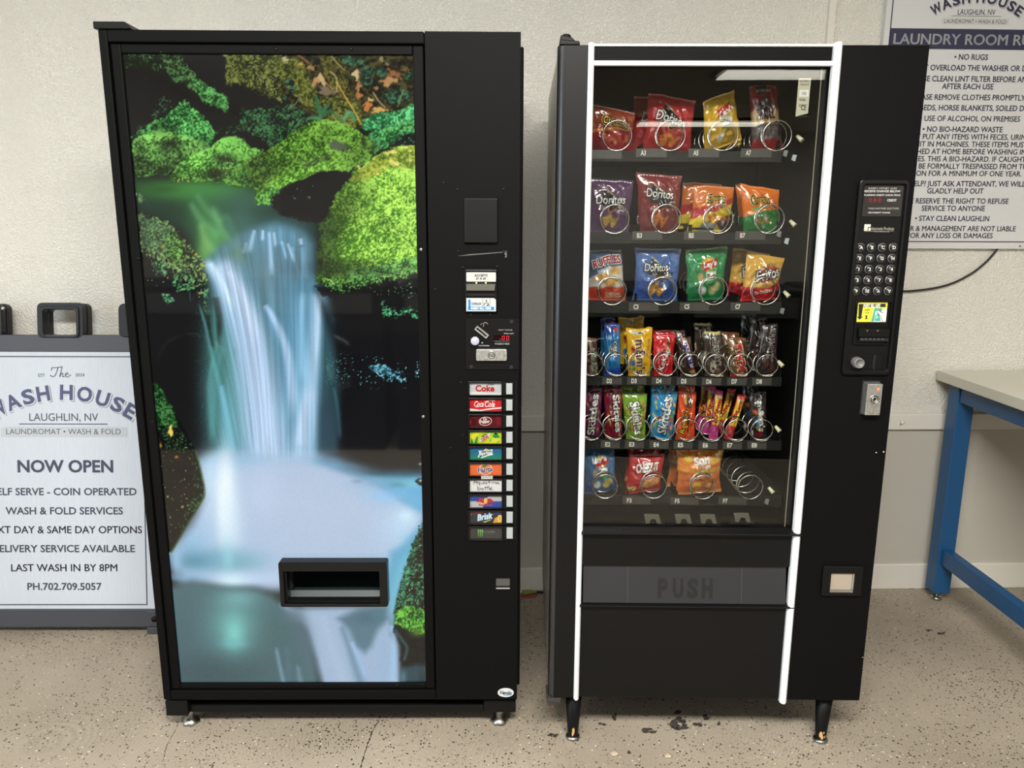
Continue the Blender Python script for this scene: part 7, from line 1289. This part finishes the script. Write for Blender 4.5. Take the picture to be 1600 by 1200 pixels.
for s, xc, y0, w_, in (('SELF SERVE - COIN OPERATED', 100.5, 762.3, 226), ('WASH & FOLD SERVICES', 100.5, 792.3, 183.5), ('NEXT DAY & SAME DAY OPTIONS', 99, 821.8, 246), ('DELIVERY SERVICE AVAILABLE', 99, 851.3, 224), ('LAST WASH IN BY 8PM', 100.5, 881.2, 166), ('PH.702.709.5057', 101, 910.5, 116)):
    st(s, xc-w_/2, y0, xc+w_/2, y0+11.6, c8(66, 67, 86), .018)
b.build('sign_board', SS)
def frame_layer(t, m, parent, front=True):
    b = MB(); X0, X1 = scx-pw_-.010, scx+pw_+.010
    hx = [SG.at(px, 500)[0]-SG.at(104, 500)[0] for px in (58.5, 130)]; hw = (hx[1]-hx[0])/2; hc = scx; hz1 = SG.at(95, 473)[1]; lug = SG.at(198, 500)[0]-SG.at(107, 500)[0]
    # top bar with its centre handle and two outer lugs as one outline (outer), the handle hole cut through
    hz0 = fz1; r = .018
    def arch(c, w, z0, z1):
        return rrect(c-w, z0-.012, c+w, z1, r, 5)
    b.box(X0, t, pz1-.002, X1, t+.026, fz1, m)
    H_ = MB(); H_.ring(arch(hc, hw, hz0, hz1), rrect(hc-hw+.021, hz0-.006, hc+hw-.021, hz1-.022, .012, 5), t, t+.026, handle_plastic)
    H_.ring(rrect(hc-hw+.012, hz0-.009, hc+hw-.012, hz1-.012, .014, 5), rrect(hc-hw+.021, hz0-.006, hc+hw-.021, hz1-.022, .012, 5), t-.005, t, handle_plastic); H_.build('handle', parent, .003)
    for s in (-1, 1):
        c = scx+s*(lug+.045); b.prism(rrect(c-.045, hz0-.012, c+.045, hz1-.002, .02, 5), t, t+.026, handle_plastic)
    b.box(X0, t, fz0, X1, t+.026, pz0+.002, m)
    for x0, x1 in ((X0, scx-pw_+.0), (scx+pw_, X1)): b.box(x0, t, fz0, x1, t+.026, pz1, m)
    return b
fb = frame_layer(-.003, sign_plastic, SS)
for s in (-1, 1):
    c = scx+s*(pw_-.006); fb.box(c-.028, -.003, .0, c+.016, .03, fz0, sign_plastic); fb.rbox(c-.026, fz0+.004, c+.012, pz0-.004, -.008, -.002, .006, sign_plastic)
fb.build('front_frame', SS, .003)
frame_layer(.032, handle_plastic, SS).build('rear_frame', SS, .003)
b = MB(); b.box(scx-pw_, .045, pz0, scx+pw_, .05, pz1, sb); b.build('rear_board', SS)
b = MB()
for s in (-1, 1): c = scx+s*(pw_-.004); b.lathe([(.0095, 0), (.0095, .004), (.006, .007)], (c, -.008, SG.at(236, 966)[1]), 'y', black_dark, 16)
b.build('pivot_bolts', SS)
b = MB(); k = SG.at(6, 482); b.lathe([(.006, 0), (.006, .004), (.003, .006)], (k[0], -.003, k[1]), 'y', chrome, 14); b.build('lug_bolt', SS)

# ------------------------------------------------------------------ rules poster on the wall
RS = thing('wall_sign', 'white laundry room rules sign with a navy title band on the wall', 'sign', WL)
T0 = -.022; pm = WL.ppm(1525, 100, T0)
rcx = WL.at(1525.7, 19, T0)[0]; rhw = rcx-WL.at(1386.5, 2, T0)[0]; rz0 = WL.at(1500, 388.5, T0)[1]; rz1 = rz0+.93
b = MB(); b.rbox(rcx-rhw, rz0, rcx+rhw, rz1, T0, -.004, .004, mat('rules_board', c8(212, 212, 214), .35)); y_ = T0-.0006
bw = rhw-pm*8; iz0 = WL.at(1500, 378.5, T0)[1]; b.ring([(rcx-bw, iz0), (rcx+bw, iz0), (rcx+bw, rz1-.02), (rcx-bw, rz1-.02)], [(rcx-bw+.0035, iz0+.0035), (rcx+bw-.0035, iz0+.0035), (rcx+bw-.0035, rz1-.0235), (rcx-bw+.0035, rz1-.0235)], y_, T0, printed, NAVY2)
ZW = lambda y: WL.at(1520, y, T0)[1]
b.frect(rcx-bw, ZW(77.5), rcx+bw, ZW(45.5), y_, printed, NAVY2)
DK = c8(42, 43, 78)
def rt(s, yc, h=8.3, kx=None, c=DK, bold=.018, w=None):
    v, f = fitted(s, None, 1.0, bold=bold); wn = v[:, 0].max()-v[:, 0].min(); hn = v[:, 1].max()-v[:, 1].min()
    ref = fitted('H', None, 1.0, bold=bold); sc_ = h*pm
    v0, _ = text_geo('H', 0, bold, 1.0, 3); hh = v0[:, 1].max()-v0[:, 1].min(); vr, fr = text_geo(s, 0, bold, 1.0, 3); k_ = sc_/hh; kx_ = k_*(kx or 1.0)
    if w: kx_ = w*pm/(vr[:, 0].max()-vr[:, 0].min())
    cx = (vr[:, 0].max()+vr[:, 0].min())/2; b.add([(rcx+(a-cx)*kx_, y_-.0004, ZW(yc)+(q-hh/2)*k_) for a, q in vr], fr, printed, c)
rt('LAUGHLIN, NV', 19, 7.6, w=58, bold=0.0); b.frect(rcx-.085, ZW(25.7), rcx+.085, ZW(25), y_-.0002, printed, c8(80, 82, 100)); b.frect(rcx-.115, ZW(38.5), rcx+.115, ZW(28), y_-.0001, printed, c8(232, 231, 230)); rt('LAUNDROMAT • WASH & FOLD', 33.6, 5.6, w=96, c=c8(70, 72, 88), bold=0)
rt('LAUNDRY ROOM RULES', 61.5, 15.5, w=247, c=c8(226, 228, 234), bold=.022)
pmr = pm*.62; zr0 = ZW(5)
logo(b, rcx, pmr, lambda dy: zr0+(626-dy)*pmr, y_, DK, c8(90, 92, 120))
k1 = None
v_ = text_geo('AFTER EACH USE', 0, .018, 1.0, 3)[0]; h_ = text_geo('H', 0, .018, 1.0, 3)[0]; k1 = (81.0/(v_[:, 0].max()-v_[:, 0].min()))/(8.3/(h_[:, 1].max()-h_[:, 1].min()))
for s, yc in (('• NO RUGS', 89), ('• DO NOT OVERLOAD THE WASHER OR DRYER', 106), ('• PLEASE CLEAN LINT FILTER BEFORE AND', 123.3), ('AFTER EACH USE', 135), ('• PLEASE REMOVE CLOTHES PROMPTLY', 152), ('• NO DOG BEDS, HORSE BLANKETS, SOILED DIAPERS', 168.5), ('• NO USE OF ALCOHOL ON PREMISES', 185.3), ('• NO BIO-HAZARD WASTE', 202), ('DO NOT PUT ANY ITEMS WITH FECES, URINE', 213.7), ('OR VOMIT IN MACHINES. THESE ITEMS MUST', 225.3), ('BE WASHED AT HOME BEFORE WASHING IN', 236.8), ('MACHINES. THIS A BIO-HAZARD. IF CAUGHT', 248.3), ('YOU WILL BE FORMALLY TRESPASSED FROM THE', 259.7), ('LOCATION FOR A MINIMUM OF ONE YEAR.', 271), ('• NEED HELP? JUST ASK ATTENDANT, WE WILL', 287), ('GLADLY HELP OUT', 298.3), ('• WE RESERVE THE RIGHT TO REFUSE', 314), ('SERVICE TO ANYONE', 325.5), ('• STAY CLEAN LAUGHLIN', 341.3), ('• OWNER & MANAGEMENT ARE NOT LIABLE', 357), ('FOR ANY LOSS OR DAMAGES', 368)):
    rt(s, yc, 8.3, k1)
b.build('sign_face', RS)
b = MB(); k = WL.at(1598, 386.5, -.02); b.lathe([(.004, 0), (.003, .002)], (k[0]-.012, T0, k[1]+.004), 'y', zinc, 10); b.build('corner_pin', RS)

# black cable drooping along the wall
pts = [WL.at(px, py, -.012) for px, py in [(1300, 425), (1345, 443), (1385, 452), (1412, 455), (1436, 453.5), (1466, 449), (1492, 441), (1520, 426), (1540, 410), (1552, 397), (1562, 384), (1572, 366)]]
b = MB(); b.tube([(p[0], -.012, p[1]) for p in smooth_line(pts, 5)], .0038, rubber, 8); o = b.build('cable'); WL.root(o); tag(o, 'thin black cable drooping across the wall below the rules sign', 'cable')

# ------------------------------------------------------------------ blue work table at the right
TZ = .872
tp = ray(1460, 577); k_ = (TZ-_o.z)/tp.z; A_ = _o+tp*k_; A_.y = min(A_.y, wall_y(A_.x)-.012)
TB_ = thing('work_table', 'blue steel work table with a white laminate top at the right wall', 'table', loc=(A_.x, A_.y, 0))
th = .036
b = MB(); b.box(0, -1.9, TZ-th, .80, 0, TZ, table_white); b.build('tabletop', TB_, .002)
lw_ = .062; lx = .022; ly = -.05
def leg_at(x, y):
    b = MB(); b.box(x, y-lw_, .036, x+lw_, y, TZ-th, blue_steel); o = b.build('leg', TB_, .003)
    b = MB(); b.lathe([(.019, .0002), (.021, .006), (.019, .012)], (x+lw_/2, y-lw_/2, 0), 'z', zinc, 20); b.lathe([(.007, .01), (.007, .04)], (x+lw_/2, y-lw_/2, 0), 'z', zinc, 12); b.build('levelling_foot', o)
for x, y in ((lx, ly), (.80-lx-lw_, ly), (lx, -1.8), (.80-lx-lw_, -1.8)): leg_at(x, y)
for x in (lx+.006, .80-lx-lw_+.006):
    b = MB(); b.box(x, -1.8, TZ-th-.06, x+lw_-.012, ly-lw_, TZ-th, blue_steel); b.build('side_rail', TB_, .003)
    b = MB(); b.box(x+.006, -1.8, .155, x+lw_-.02, ly-lw_, .215, blue_steel)
    if x < .3:
        b.lathe([(.0001, 0.0004), (.013, .0004)], (0, 0, 0), 'y', cavity, 16)
        n0 = len(b.v)-32; hy = -.60
        for i in range(n0, len(b.v)): v = b.v[i]; b.v[i] = (x+.006-.0008, hy+v[0], .185+v[2])
        b.lathe([(.0001, 0.0004), (.013, .0004)], (0, 0, 0), 'y', cavity, 16)
    b.build('lower_rail', TB_, .003)
b = MB(); b.box(lx+lw_, ly-lw_+.01, TZ-th-.06, .80-lx-lw_, ly-.01, TZ-th, blue_steel); b.build('back_rail', TB_, .003)

# ------------------------------------------------------------------ plug on the floor between the machines, two small stones
P0 = FL(826, 931); mgr = mat('plug_green', c8(138, 142, 70), .5); mred = mat('plug_red', c8(170, 60, 44), .5)
pl = thing('cable_plug', 'small yellow-green plug with black and red leads on the floor between the machines', 'plug', loc=(P0.x, P0.y, 0))
b = MB(); b.cyl((-.024, .0, .012), (.016, .004, .014), .011, .009, mgr, 14); b.cyl((.016, .004, .014), (.03, .006, .014), .006, .006, mgr, 12); b.build('plug_body', pl)
b = MB(); b.tube([(.028, .006, .014), (.05, .008, .012), (.1, .012, .006), (.2, .016, .006)], .005, rubber, 8); b.build('black_lead', pl)
b = MB(); b.tube([(-.03, -.012, .005), (-.01, -.018, .005), (.016, -.014, .005), (.03, -.004, .006)], .004, mred, 8); b.build('red_lead', pl)
mst = mat('pale_stone', c8(186, 172, 150), .8, bump=(80, .6, .004), mottle=(60, .5, 1.15))
for i, (px, py, w_, lab) in enumerate([(959.5, 1178.5, .013, 'flat pale stone chip on the floor, left of two in front of the snack machine'), (1043, 1182, .012, 'flat pale stone chip on the floor, right of two in front of the snack machine')]):
    p = FL(px, py); rd = random.Random(i+3); b = MB(); n = 12
    ring1 = [(w_*math.cos(2*PI*k/n)*rd.uniform(.75, 1.1), .72*w_*math.sin(2*PI*k/n)*rd.uniform(.75, 1.1)) for k in range(n)]
    lay_ = [(1.0, 0.0003), (1.05, .003), (.8, .006), (.4, .0075)]
    b.add([(x*s, y*s, z+rd.uniform(0, .0006)) for s, z in lay_ for x, y in ring1], [(l*n+k, l*n+(k+1) % n, (l+1)*n+(k+1) % n, (l+1)*n+k) for l in range(3) for k in range(n)]+[tuple(range(3*n, 4*n)), tuple(range(n-1, -1, -1))], mst, smooth=True)
    o = b.build('stone'); o.location = (p.x, p.y, 0); tag(o, lab, 'stone', 'stone chips on the floor')
